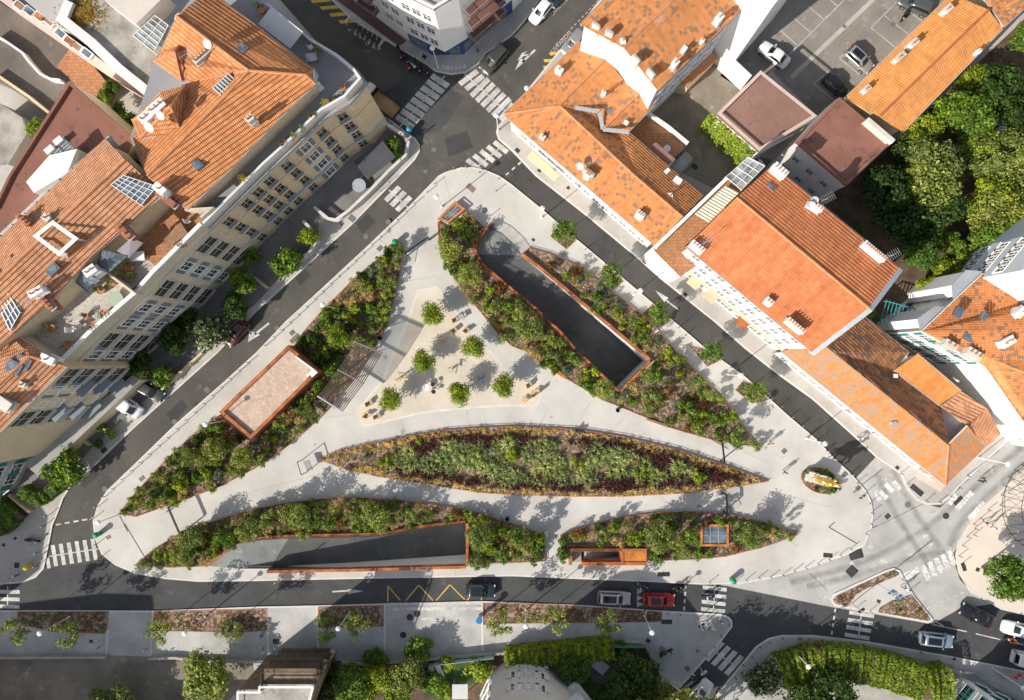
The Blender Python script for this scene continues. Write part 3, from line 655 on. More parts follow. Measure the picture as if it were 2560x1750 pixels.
# ---------------------------------------------------------------- ramps
ramp_d = roadmat('ramp_asphalt_shaded', (.13,.137,.135), (.075,.08,.082))  # surface below the joint, colour darkened for the shade deep in the ramp
def cartramp(L, R, flat, depth, name, split=4):
    n = len(L); gl, gr = G(L), G(R); tot = (gr[-1]+gl[-1]-gr[0]-gl[0]).length/2; mb = MB(); rows = []
    for i in range(n):
        t = ((gr[i]+gl[i]-gr[0]-gl[0]).length/2)/tot; z = PV-.004-max(0, (t-flat)/(1-flat))**1.1*depth; rows.append(z)
    for i in range(n-1):
        a,b,c,d = gl[i],gl[i+1],gr[i+1],gr[i]
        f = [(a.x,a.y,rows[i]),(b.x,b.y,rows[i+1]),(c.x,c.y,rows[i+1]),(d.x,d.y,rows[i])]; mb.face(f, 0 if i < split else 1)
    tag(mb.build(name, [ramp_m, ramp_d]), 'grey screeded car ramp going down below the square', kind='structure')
    m2 = MB()
    for g in (gl, gr):
        for i in range(n-1):
            a,b = g[i],g[i+1]; m2.face([(a.x,a.y,rows[i]-.02),(b.x,b.y,rows[i+1]-.02),(b.x,b.y,PV),(a.x,a.y,PV)])
    a,b = gl[-1],gr[-1]; m2.face([(a.x,a.y,rows[-1]-.02),(b.x,b.y,rows[-1]-.02),(b.x,b.y,PV),(a.x,a.y,PV)])
    tag(m2.build(name+'_wall', mat('ramp_wall_concrete', (.62,.64,.64), .8, .06, 1.5)), kind='structure')
    return rows
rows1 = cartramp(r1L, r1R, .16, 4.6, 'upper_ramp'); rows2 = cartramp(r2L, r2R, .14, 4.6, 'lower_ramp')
def wallstrip(mb, g, w, z0, z1, side=1, closed=False, m=0):
    """wall of width w along an open ground polyline, to the given side"""
    n = len(g); O = []
    for i in range(n):
        if closed: u = (g[i]-g[i-1]).normalized(); v = (g[(i+1)%n]-g[i]).normalized()
        else: u = (g[i]-g[max(i-1,0)]).normalized() if i else (g[1]-g[0]).normalized(); v = (g[min(i+1,n-1)]-g[i]).normalized() if i < n-1 else u
        k = Vector((-u.y-v.y, u.x+v.x, 0)); den = max(.5, (1+u.dot(v))); O.append(g[i]+k/den*w*side)
    for i in range(n if closed else n-1):
        a,b,c,d = g[i],g[(i+1)%n],O[(i+1)%n],O[i]
        v = [(p.x,p.y,z) for z in (z0,z1) for p in (a,b,c,d)]
        if side < 0: v = [v[0],v[3],v[2],v[1],v[4],v[7],v[6],v[5]]
        mb.add(v, [(0,1,5,4),(2,3,7,6),(4,5,6,7),(3,2,1,0)]+([] if closed else [(3,0,4,7),(1,2,6,5)]), m)
    return O
def railing(name, g, z, h, label, cat='railing', m=None, step=.16, post=2.0, parent=None):
    m = m or dark_metal; mb = MB(); d = 0
    for i in range(len(g)-1):
        a, b = g[i].copy(), g[i+1].copy(); L = (b-a).length; a.z = b.z = 0
        mb.bar(a+Vector((0,0,z+h)), b+Vector((0,0,z+h)), .05); mb.bar(a+Vector((0,0,z+.1)), b+Vector((0,0,z+.1)), .03)
        k = int(L/step)
        for j in range(k+1): p = a+(b-a)*(j/max(1,k)); mb.bar(p+Vector((0,0,z)), p+Vector((0,0,z+h)), .045 if j % 12 == 0 else .02)
    o = mb.build(name, m, parent, uv=False)
    return tag(o, label, cat) if not parent else o
mb = MB(); wallstrip(mb, G(r1R[4:]), .34, -.02, 1.0, 1); wallstrip(mb, G([r1R[-1], r1L[-1]]), .34, -.02, 1.0, 1)
tag(mb.build('ramp_parapet', corten), 'rust red steel parapet along the right side and end of the upper ramp', 'parapet')
mb = MB(); g = G(r1L); wallstrip(mb, g, .34, -.02, .95, -1); tag(mb.build('ramp_parapet', corten), 'curved rust steel parapet between the upper ramp and the planted bed', 'parapet')
railing('ramp_railing', [p for p in g], .95, .45, 'dark slatted handrail on the curved parapet of the upper ramp', step=.14)
railing('ramp_railing', [P(1236,562),P(1226,572)]+G(r1R[1:5]), PV, 1.1, 'curved barred railing at the mouth of the upper ramp', step=.13)
mb = MB(); g = G(r2L); wallstrip(mb, g, .36, -.02, .9, 1); tag(mb.build('ramp_parapet', corten), 'rust steel parapet between the lower ramp and the bushes above it', 'parapet')
railing('ramp_railing', G(r2L[2:]), .9, .45, 'slatted handrail along the planted side of the lower ramp', step=.14)
mb = MB(); wallstrip(mb, G(r2R[4:]), .36, -.02, 1.0, -1); wallstrip(mb, G([r2R[-1], r2L[-1]]), .36, -.02, 1.0, -1)
tag(mb.build('ramp_parapet', corten), 'rust steel parapet beside the pavement and across the end of the lower ramp', 'parapet')
# ---------------------------------------------------------------- planted beds
BEDS = {}
def bed(name, label, poly, top=.45, edge=True, soil=soil_m, eh=.55, ew=.09, cat='planting bed'):
    g = G(poly)
    r = empty('planting_bed', sum(g, Vector())/len(g), label, cat)
    mb = MB(); s = offset(g, ew*.9); mb.prism([(p.x,p.y) for p in s], 0, top, bottom=False); mb.build('soil', soil, r)
    if edge: mb = MB(); wallstrip(mb, g, ew, -.02, eh, 1 if area2(g) > 0 else -1, True); mb.build('steel_edging', corten, r)
    BEDS[name] = ([(p.x,p.y) for p in s], top); return r
bedN = [(1163,526),(1216,574),(1190,606),(1186,636),(1203,664),(1243,701),(1275,727),(1330,771),(1396,834),(1428,872),(1543,986),(1636,903),(1598,866),(1555,832),(1512,794),(1440,734),(1390,692),(1350,658),(1327,640),(1314,632),(1321,621),(1371,634),(1435,661),(1501,706),(1557,750),(1612,792),(1690,880),(1751,941),(1806,999),(1861,1074),(1896,1119),(1778,1099),(1670,1068),(1612,1043),(1510,1002),(1413,946),(1349,908),(1316,880),(1280,866),(1249,839),(1208,789),(1166,739),(1127,684),(1105,639),(1097,598),(1095,556),(1120,570),(1153,546)]
bed('N', 'long planted bed wrapping round the upper car ramp', bedN)
bedW = [(975,613),(1003,612),(1006,640),(1000,689),(989,739),(972,800),(953,839),(925,890),(880,955),(831,1013),(800,1046),(751,1090),(695,1135),(640,1171),(554,1215),(471,1246),(346,1290),(299,1284),(332,1243),(415,1151),(498,1074),(552,1037),(632,1103),(812,932),(735,868),(762,828),(806,778),(889,695),(967,631)]
bed('W', 'sickle shaped planted bed beside the left street and the steel kiosk', bedW)
bedC = [(798,1148),(848,1126),(917,1110),(1028,1088),(1111,1074),(1200,1068),(1280,1064),(1446,1072),(1557,1090),(1695,1123),(1806,1160),(1920,1202),(1861,1212),(1723,1231),(1557,1240),(1420,1240),(1280,1236),(1194,1230),(1055,1207),(944,1190),(861,1171)]
bed('C', 'lens shaped bed of ornamental grasses in the middle of the square', bedC, .42)
bedS1 = [(338,1412),(388,1371),(443,1340),(512,1308),(640,1270),(723,1254),(806,1245),(889,1241),(1000,1248),(1111,1262),(1194,1279),(1260,1301),(1308,1314),(1349,1332),(1360,1343),(1363,1401),(1280,1405),(1174,1407),(1174,1297),(1094,1304),(1041,1311),(978,1323),(931,1328),(723,1333),(660,1337),(603,1346),(560,1378),(518,1413),(429,1416)]
bed('S1', 'crescent planted bed above the lower car ramp', bedS1)
bedS2 = [(1402,1385),(1400,1338),(1446,1320),(1490,1306),(1557,1290),(1640,1279),(1751,1276),(1820,1283),(1920,1306),(1993,1335),(1920,1361),(1900,1367),(1812,1389),(1737,1396),(1622,1400),(1622,1360),(1416,1360),(1416,1385)]
bed('S2', 'pointed planted bed holding the steel stairwell and a skylight', bedS2)
ell = [(2047+48*math.cos(a)*math.cos(.33)-31*math.sin(a)*math.sin(.33), 1200+48*math.cos(a)*math.sin(.33)+31*math.sin(a)*math.cos(.33)) for a in [i*math.pi/14 for i in range(28)]]
bed('E', 'small oval planted bed around the golden statue', ell, .5)
pits = [q(2,1,430,440,580,580,490,665,345,545), q(2,1,850,815,1005,955,910,1020,765,890), q(2,1,1265,1155,1420,1300,1330,1370,1180,1240), [(1722,864),(1765,874),(1796,903),(1767,916)], q(2,2,2080,260,2180,300,2311,430,2160,465,2010,340)]
for i, p in enumerate(pits): bed('P%d'%i, 'small planted tree pit by the right street, %s from the top' % ordn(i+1), p, .2, True, soil_m, .25, .06, 'tree pit')
bots = [q(0,3,165,785,985,785,980,940,950,985,500,970,165,900), q(0,3,1385,785,2311,765)+q(1,3,100,760,105,955)+q(0,3,2200,975,1385,960), q(1,3,565,745,1155,728,1155,920,565,930), q(1,3,2050,715,2311,705)+q(2,3,700,745,1350,790,1350,880,0,895)+q(1,3,2050,905)]
for i, p in enumerate(bots): bed('B%d'%i, 'strip bed along the bottom street pavement, %s from the left' % ordn(i+1), p, .16, True, soil_m, .2, .08, 'planting bed')
ib = [q(3,3,578,680,612,642,1060,432,1130,408,1188,442,1160,470,1000,535,850,600,780,645,745,700,735,738,620,728,582,705), q(3,3,1290,628,1465,855,1440,875,980,798,1000,750,1100,690)]
bed('I0', 'narrow curved bed on the traffic island', ib[0], .2, False, cat='planting bed'); bed('I1', 'triangular bed on the right of the traffic island', ib[1], .2, False)
# ---------------------------------------------------------------- ground cover inside the beds (nobody could count it)
def cover(key, dens, mixes, label, size=.13, holes=(), hmax=.45):
    poly, z = BEDS[key]; rnd = random.Random(len(key)*77+ord(key[-1])); A = abs(area2(poly))/2; mbs = [MB() for _ in mixes]
    cl = scatter(poly, 0, max(3, int(A/1.6)), .2, holes, rnd)
    for cx, cy in cl:
        k = rnd.choices(range(len(mixes)), [m[1] for m in mixes])[0]; rr = rnd.uniform(.3, .95); hh = rnd.uniform(.15, hmax)
        for _ in range(int(dens*rr*rr*3.1)):
            a = rnd.uniform(0, 6.283); d = rr*math.sqrt(rnd.random()); p = (cx+d*math.cos(a), cy+d*math.sin(a))
            if not inside(p, poly): continue
            zz = z+rnd.uniform(.02, hh*(1-(d/rr)**2*.7)); nv = Vector((rnd.gauss(0,.6), rnd.gauss(0,.6), 1)).normalized()
            leaf(mbs[k], Vector((p[0],p[1],zz)), nv, size*rnd.uniform(.6,1.5), rnd)
    big = MB()
    for i, m_ in enumerate(mbs): big.add(m_.v, m_.f, i)
    tag(big.build('ground_cover', [m[0] for m in mixes], uv=False), label, 'ground cover', kind='stuff')
std = [(L_green,3),(L_olive,4),(L_rust,1.2),(L_grey,1),(L_lime,2),(L_straw,2.2)]
cover('N', 26, std, 'mixed low plants covering the bed around the upper ramp'); cover('W', 26, std, 'mixed low plants covering the sickle shaped bed'); cover('S1', 26, std, 'mixed low plants in the crescent bed above the lower ramp'); cover('S2', 24, std, 'mixed low plants in the pointed bed with the stairwell')
cover('E', 40, [(L_green,3),(L_grey,2),(L_rust,1)], 'low plants in the oval statue bed', .12)
for i in range(5): cover('P%d'%i, 50, [(L_green,3),(L_rust,1),(L_olive,2)], 'low plants in the %s tree pit by the right street' % ordn(i+1), .12, hmax=.35)
for i in range(4): cover('B%d'%i, 26, [(L_green,1.6),(L_rust,4),(L_olive,1.6),(L_dark,2)], 'reddish low plants in the %s strip bed by the bottom street' % ordn(i+1), .12, hmax=.4)
for i in range(2): cover('I%d'%i, 30, [(L_rust,3),(L_lime,1),(L_olive,3)], 'low plants in the %s island bed' % ordn(i+1), .12, hmax=.35)
# lens bed: bands of grass by distance from the edge
poly, zb = BEDS['C']; A = abs(area2(poly))/2; rnd = random.Random(99)
gold, red, under = MB(), MB(), MB()
def tuft(mb, p, z, n, L, sp, w, bias=None):
    for _ in range(n):
        a = rnd.uniform(0, 6.283); o = Vector((math.cos(a), math.sin(a), 0)); l = L*rnd.uniform(.5,1.2); s = sp*rnd.uniform(.2,1.1)
        b = Vector((p[0],p[1],z)); m_ = b+o*l*s*.5+Vector((0,0,l*.6)); e = b+o*l*s*1.05+Vector((0,0,l*(.75-.4*s)))
        t = Vector((-o.y,o.x,0))*w; mb.face([b-t,b+t,m_+t,m_-t]); mb.face([m_-t,m_+t,e+t*.2,e-t*.2])
for p in scatter(poly, 0, int(A*9), .1, (), rnd):
    d = edist(p, poly); w = .5+.35*math.sin(p[0]*.9)+.3*math.sin(p[0]*2.3+p[1]); left = p[0] < -20
    nz = math.sin(p[0]*.37+2)+math.sin(p[0]*.83+p[1]*.5)+.6*math.sin(p[1]*1.7+p[0]*.2)
    if d < .7+w*.35: 
        if rnd.random() < (.85 if nz > -.5 else .45): tuft(gold, p, zb, 12, .5, .95, .03)
    elif d < 1.9+w*.8+nz*.35 and (p[0] > -17+nz*2) and not (1.0 < p[0] < 7 and p[1] < -9 and p[1] > -12 and rnd.random() < .85): tuft(red, p, zb, 14, .75, .85, .04)
    elif rnd.random() < .22: tuft(under, p, zb, 10, .4, .8, .025)
tag(gold.build('golden_grass', L_gold, uv=False), 'golden feather grass edging the lens shaped bed', 'grass', kind='stuff')
tag(red.build('dark_red_grass', L_red, uv=False), 'dark red fountain grass band inside the lens shaped bed', 'grass', kind='stuff')
tag(under.build('green_undergrowth', L_olive, uv=False), 'low green undergrowth in the middle of the lens shaped bed', 'ground cover', kind='stuff')
fs = sorted([p for p in [p for p in scatter(poly, .95, 420, 1.7, (), rnd) if math.sin(p[0]*.7+p[1])+math.sin(p[0]*.31-p[1]*1.3) > -1.15]])
for i, p in enumerate(fs): place(FOUNT[i%3], (p[0],p[1],zb), rnd.uniform(0,6), rnd.uniform(.75,1.55), 'pale green fountain grass tuft in the lens shaped bed, %s from the left' % ordn(i+1) if i < 99 else 'pale green fountain grass tuft near the right end of the lens shaped bed', 'fountain grass tufts in the lens shaped bed')['kind'] = 'thing'
# ---------------------------------------------------------------- shrubs and young trees
BN = {'N':'upper ramp bed','W':'sickle shaped bed','C':'lens shaped bed','S1':'crescent shaped bed','S2':'stairwell bed','E':'oval statue bed','I0':'curved island bed','I1':'triangular island bed'}
KN = {'green':'round mid green shrub','lime':'bright yellow green shrub','olive':'feathery grey green shrub','grey':'blue grey lavender shrub','rust':'rusty brown dry shrub','dark':'dark green shrub','straw':'straw coloured dry grass clump'}
REG = {}
def reg(o, key, text, cat, group, pos): REG.setdefault((text, key), []).append((pos[0], o, cat, group))
kiosk_hole = [(p.x,p.y) for p in G([(545,1030),(630,1103),(818,932),(722,860)])]
sky1 = [(p.x,p.y) for p in G([(1090,550),(1138,500),(1166,524),(1125,565)])]; st = [(p.x,p.y) for p in G([(1415,1360),(1620,1360),(1620,1410),(1415,1410)])]; sk2 = [(p.x,p.y) for p in G([(1745,1305),(1828,1305),(1828,1372),(1745,1372)])]
per = [(p.x,p.y) for p in G([(800,1000),(900,850),(960,880),(860,1035)])]
def shrubs(key, n, w, dmin=1.15, smin=.55, smax=1.15, holes=()):
    poly, z = BEDS[key]; rnd = random.Random(300+ord(key[0])+len(key))
    for p in scatter(poly, dmin, n, .2, holes, rnd):
        k = rnd.choices(list(w), list(w.values()))[0]; s = rnd.uniform(smin, smax)
        o = place(rnd.choice(SHRUB[k]), (p[0],p[1],z-.03), rnd.uniform(0,6), (s,s,s*rnd.uniform(.8,1.2)))
        reg(o, key, KN[k], 'shrub', 'shrubs planted in the beds of the square', p)
shrubs('N', 100, {'green':3,'olive':4.5,'grey':1.4,'lime':2.2,'rust':1,'straw':2}, 1.15, .75, 1.35, (sky1,))
shrubs('W', 95, {'green':4.5,'olive':3.5,'dark':1,'lime':2,'rust':1.2,'straw':1.8,'grey':.6}, 1.12, .8, 1.4, (kiosk_hole, per))
shrubs('S1', 85, {'green':3.5,'olive':4.5,'lime':2.4,'rust':1,'grey':.6,'straw':1}, 1.12, .8, 1.4)
shrubs('S2', 44, {'green':3,'olive':3,'rust':1.3,'grey':1.4,'lime':1.6,'straw':1.6}, 1.1, .7, 1.2, (st, sk2))
shrubs('C', 8, {'grey':2,'olive':1}, 1.5, .5, .8)
shrubs('E', 7, {'green':3,'olive':1,'dark':1}, .8, .5, .75)
TN = {'slim':'slender grey green young tree','slimg':'slender mid green young tree','feather':'broad feathery olive green tree','lime':'dense lime green shrub','clip':'round clipped yellow green tree','street':'street tree','green':'dense bright green shrub'}
def tree(key, kind, px, py, s=1.0, bh=None, zt=2.6, fz=1.0):
    z = BEDS[key][1] if key in BEDS else (bh if bh is not None else PV); zm = z+zt*s
    g = P(px, py, zm); rnd2 = random.Random(int(px*7+py)); pr = (TREE if kind in TREE else SHRUB)[kind]
    o = place(pr[rnd2.randrange(2)], (g.x, g.y, z-.03), rnd2.uniform(0,6), (s,s,s*fz*rnd2.uniform(.92,1.08)))
    return o, (g.x, g.y)
TL = {'N': [('feather',q1(1,1,1760,660),1.0),('lime',q1(1,1,1840,450),1.5),('feather',q1(1,1,1930,900),.95),('slim',q1(1,1,2180,1180),.95),('feather',q1(2,1,170,1370),1.0),('slim',q1(2,1,60,1250),.9),('feather',q1(2,2,840,330),.85),('lime',q1(2,2,700,190),1.4),('green',q1(2,2,560,60),1.4),('slim',q1(2,2,1250,430),1.3),('slimg',q1(2,2,1210,200),.8),('lime',q1(2,2,1430,40),1.5),('lime',q1(2,2,1680,590),1.6),('slim',q1(2,2,2050,740),1.1),('lime',q1(2,1,500,900),1.1),('lime',q1(2,1,940,1240),1.2),('lime',q1(2,1,1140,1360),1.0),('slimg',q1(2,1,760,1200),.7),('green',q1(2,2,1560,480),1.3),('slim',q1(2,1,380,1500),.8),('lime',q1(1,1,1960,560),.9),('slim',q1(2,2,1780,380),.8),('slimg',q1(2,1,1200,1470),.8),('lime',q1(2,1,1140,1360),1.0)],
 'W': [('lime',q1(1,1,860,1250),1.6),('clip',q1(1,1,740,1450),.95),('feather',q1(1,1,1270,670),.6),('slim',q1(1,1,1120,780),.8),('green',q1(1,1,620,1310),1.4),('dark',q1(1,1,480,1500),1.6),('green',q1(0,2,2050,820),1.5),('feather',q1(0,2,1950,880),.9),('lime',q1(0,2,1640,1190),1.5),('lime',q1(0,2,1880,1110),1.4),('feather',q1(0,2,1740,960),.8),('feather',q1(0,2,2200,950),.9),('slim',q1(0,2,1450,1130),.9),('slim',q1(0,2,1260,1370),.8),('slim',q1(0,2,2180,1080),.8),('slimg',q1(1,2,430,500),.8),('slimg',q1(1,2,520,600),.7),('slim',q1(1,2,230,630),.8),('green',q1(1,1,1060,1200),1.2),('slim',q1(1,2,60,960),.7),('dark',q1(1,2,600,80),1.4)],
 'S1': [('feather',q1(0,3,1730,110),1.0),('lime',q1(0,3,1480,290),1.3),('feather',q1(0,3,1650,280),.8),('slimg',q1(0,3,2010,140),1.1),('feather',q1(0,3,2260,60),1.0),('slim',q1(1,2,120,1500),1.2),('feather',q1(1,2,370,1450),1.1),('slim',q1(1,2,860,1480),1.0),('feather',q1(1,2,1110,1480),1.15),('slim',q1(1,2,1400,1470),.9),('slimg',q1(1,2,640,1540),.9),('green',q1(1,2,1870,1460),.9),('feather',q1(1,3,2020,110),1.0),('green',q1(1,3,2180,80),1.5),('lime',q1(1,3,2100,200),1.5),('green',q1(1,3,2170,260),1.3),('slim',q1(2,3,120,180),1.1),('green',q1(2,3,230,210),1.3),('slimg',q1(2,3,30,120),1.1),('slim',q1(2,3,40,250),.9)],
 'S2': [('feather',q1(2,3,1330,130),1.15),('lime',q1(2,3,1130,120),1.7),('slimg',q1(2,3,1600,120),1.1),('slim',q1(2,3,1500,190),1.0),('slim',q1(2,3,820,100),.85),('feather',q1(2,3,2140,110),.95),('green',q1(2,3,1690,280),1.0),('green',q1(2,3,1290,270),1.1),('rust',q1(2,3,600,80),1.2),('green',q1(2,3,470,300),1.0),('slim',q1(3,3,90,90),.7)],
 'C': [('lime',q1(2,2,1700,1140),1.25),('lime',q1(2,2,10,930),1.3),('lime',q1(1,2,1165,985),1.15),('lime',q1(2,2,590,1000),1.0),('lime',q1(2,2,1160,1080),1.2),('lime',q1(1,2,1470,810),.7),('lime',q1(2,2,1280,1120),.8)]}
for key, L in TL.items():
    for kind, (px, py), s in L:
        o, p = tree(key, kind, px, py, s, zt=(2.6 if kind in TREE else .5))
        reg(o, key, TN.get(kind, KN.get(kind)) if kind in TREE or kind in ('lime','green') else 'large '+KN[kind], 'tree' if kind in TREE else 'shrub', 'young trees and large shrubs in the beds', p)
for (text, key), L in REG.items():
    L.sort(key=lambda t: t[0])
    for i, (x, o, cat, grp) in enumerate(L): tag(o, ('%s in the %s' % (text, BN[key])) + (', %s from the left' % ordn(i+1) if len(L) > 1 else ''), cat, grp)
for i, (px, py) in enumerate([q1(1,1,1590,1240), q1(1,1,1950,1540), q1(1,2,1515,90), q1(1,2,1215,420), q1(1,2,1830,380), (1261,963)]):
    o, p = tree('x', 'clip', px, py, 1.0); tag(o, 'round clipped yellow green tree on the gravel, %s' % ['at the top of the play area','beside the upper right border','left of the middle','nearest the lower left chairs','at the bottom of the play area','at the lower right by the chairs'][i], 'tree', 'clipped trees on the playground gravel')
for i, (px, py) in enumerate([(1409,577), (1530,688), (1651,783), (1783,882), (1888,980)]):
    o, p = tree('P%d'%i, 'street', px, py, 1.05, zt=3.3); tag(o, 'leafy street tree in the %s pit from the top of the right street' % ordn(i+1), 'tree', 'street trees along the right street')
for i, (px, py, b) in enumerate([(*q1(0,3,130,990),0), (*q1(0,3,640,970),0), (*q1(0,3,1450,960),1), (*q1(0,3,2080,950),1), (*q1(1,3,640,940),2), (*q1(1,3,930,900),2), (*q1(1,3,2200,900),3), (*q1(2,3,400,890),3), (*q1(2,3,870,890),3)]):
    o, p = tree('B%d'%b, 'tall', px, py-2, 1.0, zt=5.0); tag(o, 'airy young tree in the strip bed by the bottom street, %s from the left' % ordn(i+1), 'tree', 'young trees along the bottom street')
# trees on the right corner pavement
o, p = tree('x', 'big', 2515, 1445, 1.0, zt=4.6); tag(o, 'dense street tree on the pink corner pavement at the right edge', 'tree')
# ---------------------------------------------------------------- buildings
def house(label, foot, zf, h, wall, z0=0, cap=None, name='house', cat='building', inset=0):
    g = [P(a,b,zf) for a,b in foot]; c = sum(g, Vector())/len(g); c.z = 0
    r = empty(name, c, label, cat); mb = MB(); pts = [(p.x,p.y) for p in (offset(g, inset) if inset else g)]
    mb.prism(pts, z0, h, 0, 1, bottom=False); mb.build('wall', [wall, cap or wall], r); return r, [Vector((x,y,0)) for x,y in pts]
def storey(r, foot, zf, z0, z1, wall, inset=.35):
    g = [P(a,b,zf) for a,b in foot]; mb = MB(); mb.prism([(p.x,p.y) for p in offset(g, inset)], z0, z1, bottom=False); return mb.build('upper_wall', wall, r)
def roof(r, faces, m, th=.16, name='roof', gut=None, ridge=None):
    """faces given as pixel + height; solid with a skirt"""
    mb = MB(); E = {}; pv = m.get('pv', 0)
    def courses(v, tri):
        nn = Vector((0,0,0))
        for i in range(len(v)): a_, b_ = v[i], v[(i+1)%len(v)]; nn += Vector(((a_.y-b_.y)*(a_.z+b_.z), (a_.z-b_.z)*(a_.x+b_.x), (a_.x-b_.x)*(a_.y+b_.y)))
        nn.normalize(); ux = Vector((0,0,1)).cross(nn)
        if ux.length < .02: mb.face(tri); return
        ux.normalize(); vx = nn.cross(ux); vs = [p.dot(vx) for p in tri]
        for k in range(math.floor(min(vs)/pv), math.floor(max(vs)/pv)+1):
            lo, hi = k*pv, (k+1)*pv; P_ = list(tri)
            for lim, sg in ((lo,1),(hi,-1)):
                O_ = []
                for i in range(len(P_)):
                    a_, b_ = P_[i], P_[(i+1)%len(P_)]; da = (a_.dot(vx)-lim)*sg; db = (b_.dot(vx)-lim)*sg
                    if da >= 0: O_.append(a_)
                    if da*db < 0: O_.append(a_.lerp(b_, da/(da-db)))
                P_ = O_
                if len(P_) < 3: break
            if len(P_) < 3: continue
            up = [p+nn*(.10*(1-(p.dot(vx)-lo)/pv)) for p in P_]; mb.uo[len(mb.f)] = [(p.dot(ux), min(hi-1e-3, max(lo+1e-3, p.dot(vx)))) for p in P_]; mb.face(up)
            for i in range(len(P_)):
                a_, b_ = P_[i], P_[(i+1)%len(P_)]
                if abs(a_.dot(vx)-lo) < 1e-4 and abs(b_.dot(vx)-lo) < 1e-4 and (a_-b_).length > .01:
                    mb.uo[len(mb.f)] = [(p.dot(ux), lo+.01) for p in (a_,b_,b_,a_)]; mb.face([a_-nn*.01, b_-nn*.01, up[(i+1)%len(P_)], up[i]])
    for f in faces:
        v = [P(*p) for p in f]
        if area2(v) < 0: v = v[::-1]
        ids = [tuple(round(x, 2) for x in p) for p in v]
        if len(v) > 4:
            for t in tessellate_polygon([[Vector((p.x,p.y,0)) for p in v]]):
                a,b,c = [v[i] for i in t]
                if area2([a,b,c]) < 0: b,c = c,b
                (courses(v, [a,b,c]) if pv else mb.face([a,b,c]))
        elif pv:
            for t in tessellate_polygon([[Vector((p.x,p.y,0)) for p in v]]):
                a,b,c = [v[i] for i in t]
                if area2([a,b,c]) < 0: b,c = c,b
                courses(v, [a,b,c])
        else: mb.face(v)
        mb.face([p-Vector((0,0,th)) for p in v][::-1])
        for i in range(len(v)): E.setdefault(frozenset((ids[i], ids[(i+1)%len(v)])), []).append((v[i], v[(i+1)%len(v)]))
    eaves = []
    for k, L in E.items():
        if len(L) == 1: a,b = L[0]; d = Vector((0,0,th)); mb.face([a-d,b-d,b,a]); eaves.append((a,b))
    o = mb.build(name, m, r)
    if gut:
        for a,b in eaves:
            if abs(a.z-b.z) < .4: g = MB(); g.bar(a+Vector((0,0,-.07)), b+Vector((0,0,-.07)), .17, .13); g.build('gutter', gut, r, uv=False)
    if ridge:
        g = MB()
        for k, L in E.items():
            if len(L) > 1:
                a,b = L[0]; g.tube([a+Vector((0,0,.06)), b+Vector((0,0,.06))], .14, 6)
        if g.v: g.build('ridge_tiles', ridge, r, uv=False)
    return o
ridge_m = mat('ridge_clay', (.55,.25,.12), .9, .2, 8)
def glazing(r, pts, nb, nc=3, bar=white_metal, gl=None, name='skylight', lift=.25):
    v = [P(*p)+Vector((0,0,lift)) for p in pts]; mb = MB(); d = Vector((0,0,.12)); w = [p-d for p in v]
    mb.face(v if area2(v) > 0 else v[::-1]); 
    for i in range(4): mb.face([w[i], w[(i+1)%4], v[(i+1)%4], v[i]])
    o = mb.build(name, gl or sky_glass, r, uv=False); b = MB(); u = Vector((0,0,.04))
    for i in range(nb+1):
        t = i/nb; b.bar(v[0].lerp(v[1],t)+u, v[3].lerp(v[2],t)+u, .09, .08)
    for i in range(nc+1):
        t = i/nc; b.bar(v[0].lerp(v[3],t)+u, v[1].lerp(v[2],t)+u, .06, .06)
    for i in range(4): 
        b.bar(Vector((v[i].x, v[i].y, v[i].z-lift-.5)), v[i], .1)
    b.build('glazing_bars', bar, o, uv=False); return o
pot_m = mat('clay_pot', (.48,.24,.13), .85, .2, 8); chim_m = mat('chimney_render', (.60,.56,.50), .9, .12, 4, fine=5)
def chimney(r, px, py, z, w=.7, d=.5, h=1.3, a=40, pots=2, m=None, zbase=1.2, potm=None):
    """z is the roof height under the stack; a is the long side's image angle (degrees, clockwise down)"""
    h *= .72; w *= .85; d *= .85; p = P(px,py,z+h*.5); rz = -math.radians(a); mb = MB(); mb.box((p.x,p.y,z+h/2-zbase/2), (w,d,h+zbase), rz); mb.box((p.x,p.y,z+h+.05), (w+.16,d+.16,.1), rz)
    mb.box((p.x,p.y,z+.12), (w+.28,d+.28,.1), rz, 1)
    o = mb.build('chimney', [m or chim_m, grey_metal], r)
    for i in range(pots):
        t = (i+.5)/pots-.5; g = MB(); q_ = Vector((p.x+math.cos(rz)*t*w, p.y+math.sin(rz)*t*w, z+h+.1)); g.lathe([(.09,0),(.11,.1),(.09,.35),(.12,.38),(.12,.42),(.0,.43)], q_, 8); g.build('chimney_pot', potm or pot_m, o, uv=False)
def velux(r, px, py, z, w=.8, h=1.1, a=40, tilt=0.0):
    p = P(px,py,z+.1); rz = -math.radians(a); mb = MB(); mb.box((p.x,p.y,z+.05), (w,h,.3), rz); mb.box((p.x,p.y,z+.21), (w*.72,h*.76,.03), rz, 1); mb.build('roof_window', [zinc_dark, sky_glass], r)
def dish(px, py, z, s=.45, label='round white satellite dish on a tiled roof'):
    p = P(px,py,z+1); mb = MB(); mb.tube([(p.x,p.y,z-.3),(p.x,p.y,z+.9)], .03, 6); ax = Vector((-.3,-.6,.75)).normalized(); t = ax.cross(Vector((0,0,1))).normalized(); b = ax.cross(t); c = Vector((p.x,p.y,z+1))
    ringv = [[c-ax*.12*(1-k*k)+(t*math.cos(i*.5236)+b*math.sin(i*.5236))*s*k for i in range(12)] for k in (.05,.5,1)]
    loft(mb, ringv, cap=False); mb.face(ringv[0]); mb.bar(c-b*s, c+ax*.45, .02); tag(mb.build('satellite_dish', grey_metal, uv=False), label, 'satellite dish', 'satellite dishes')
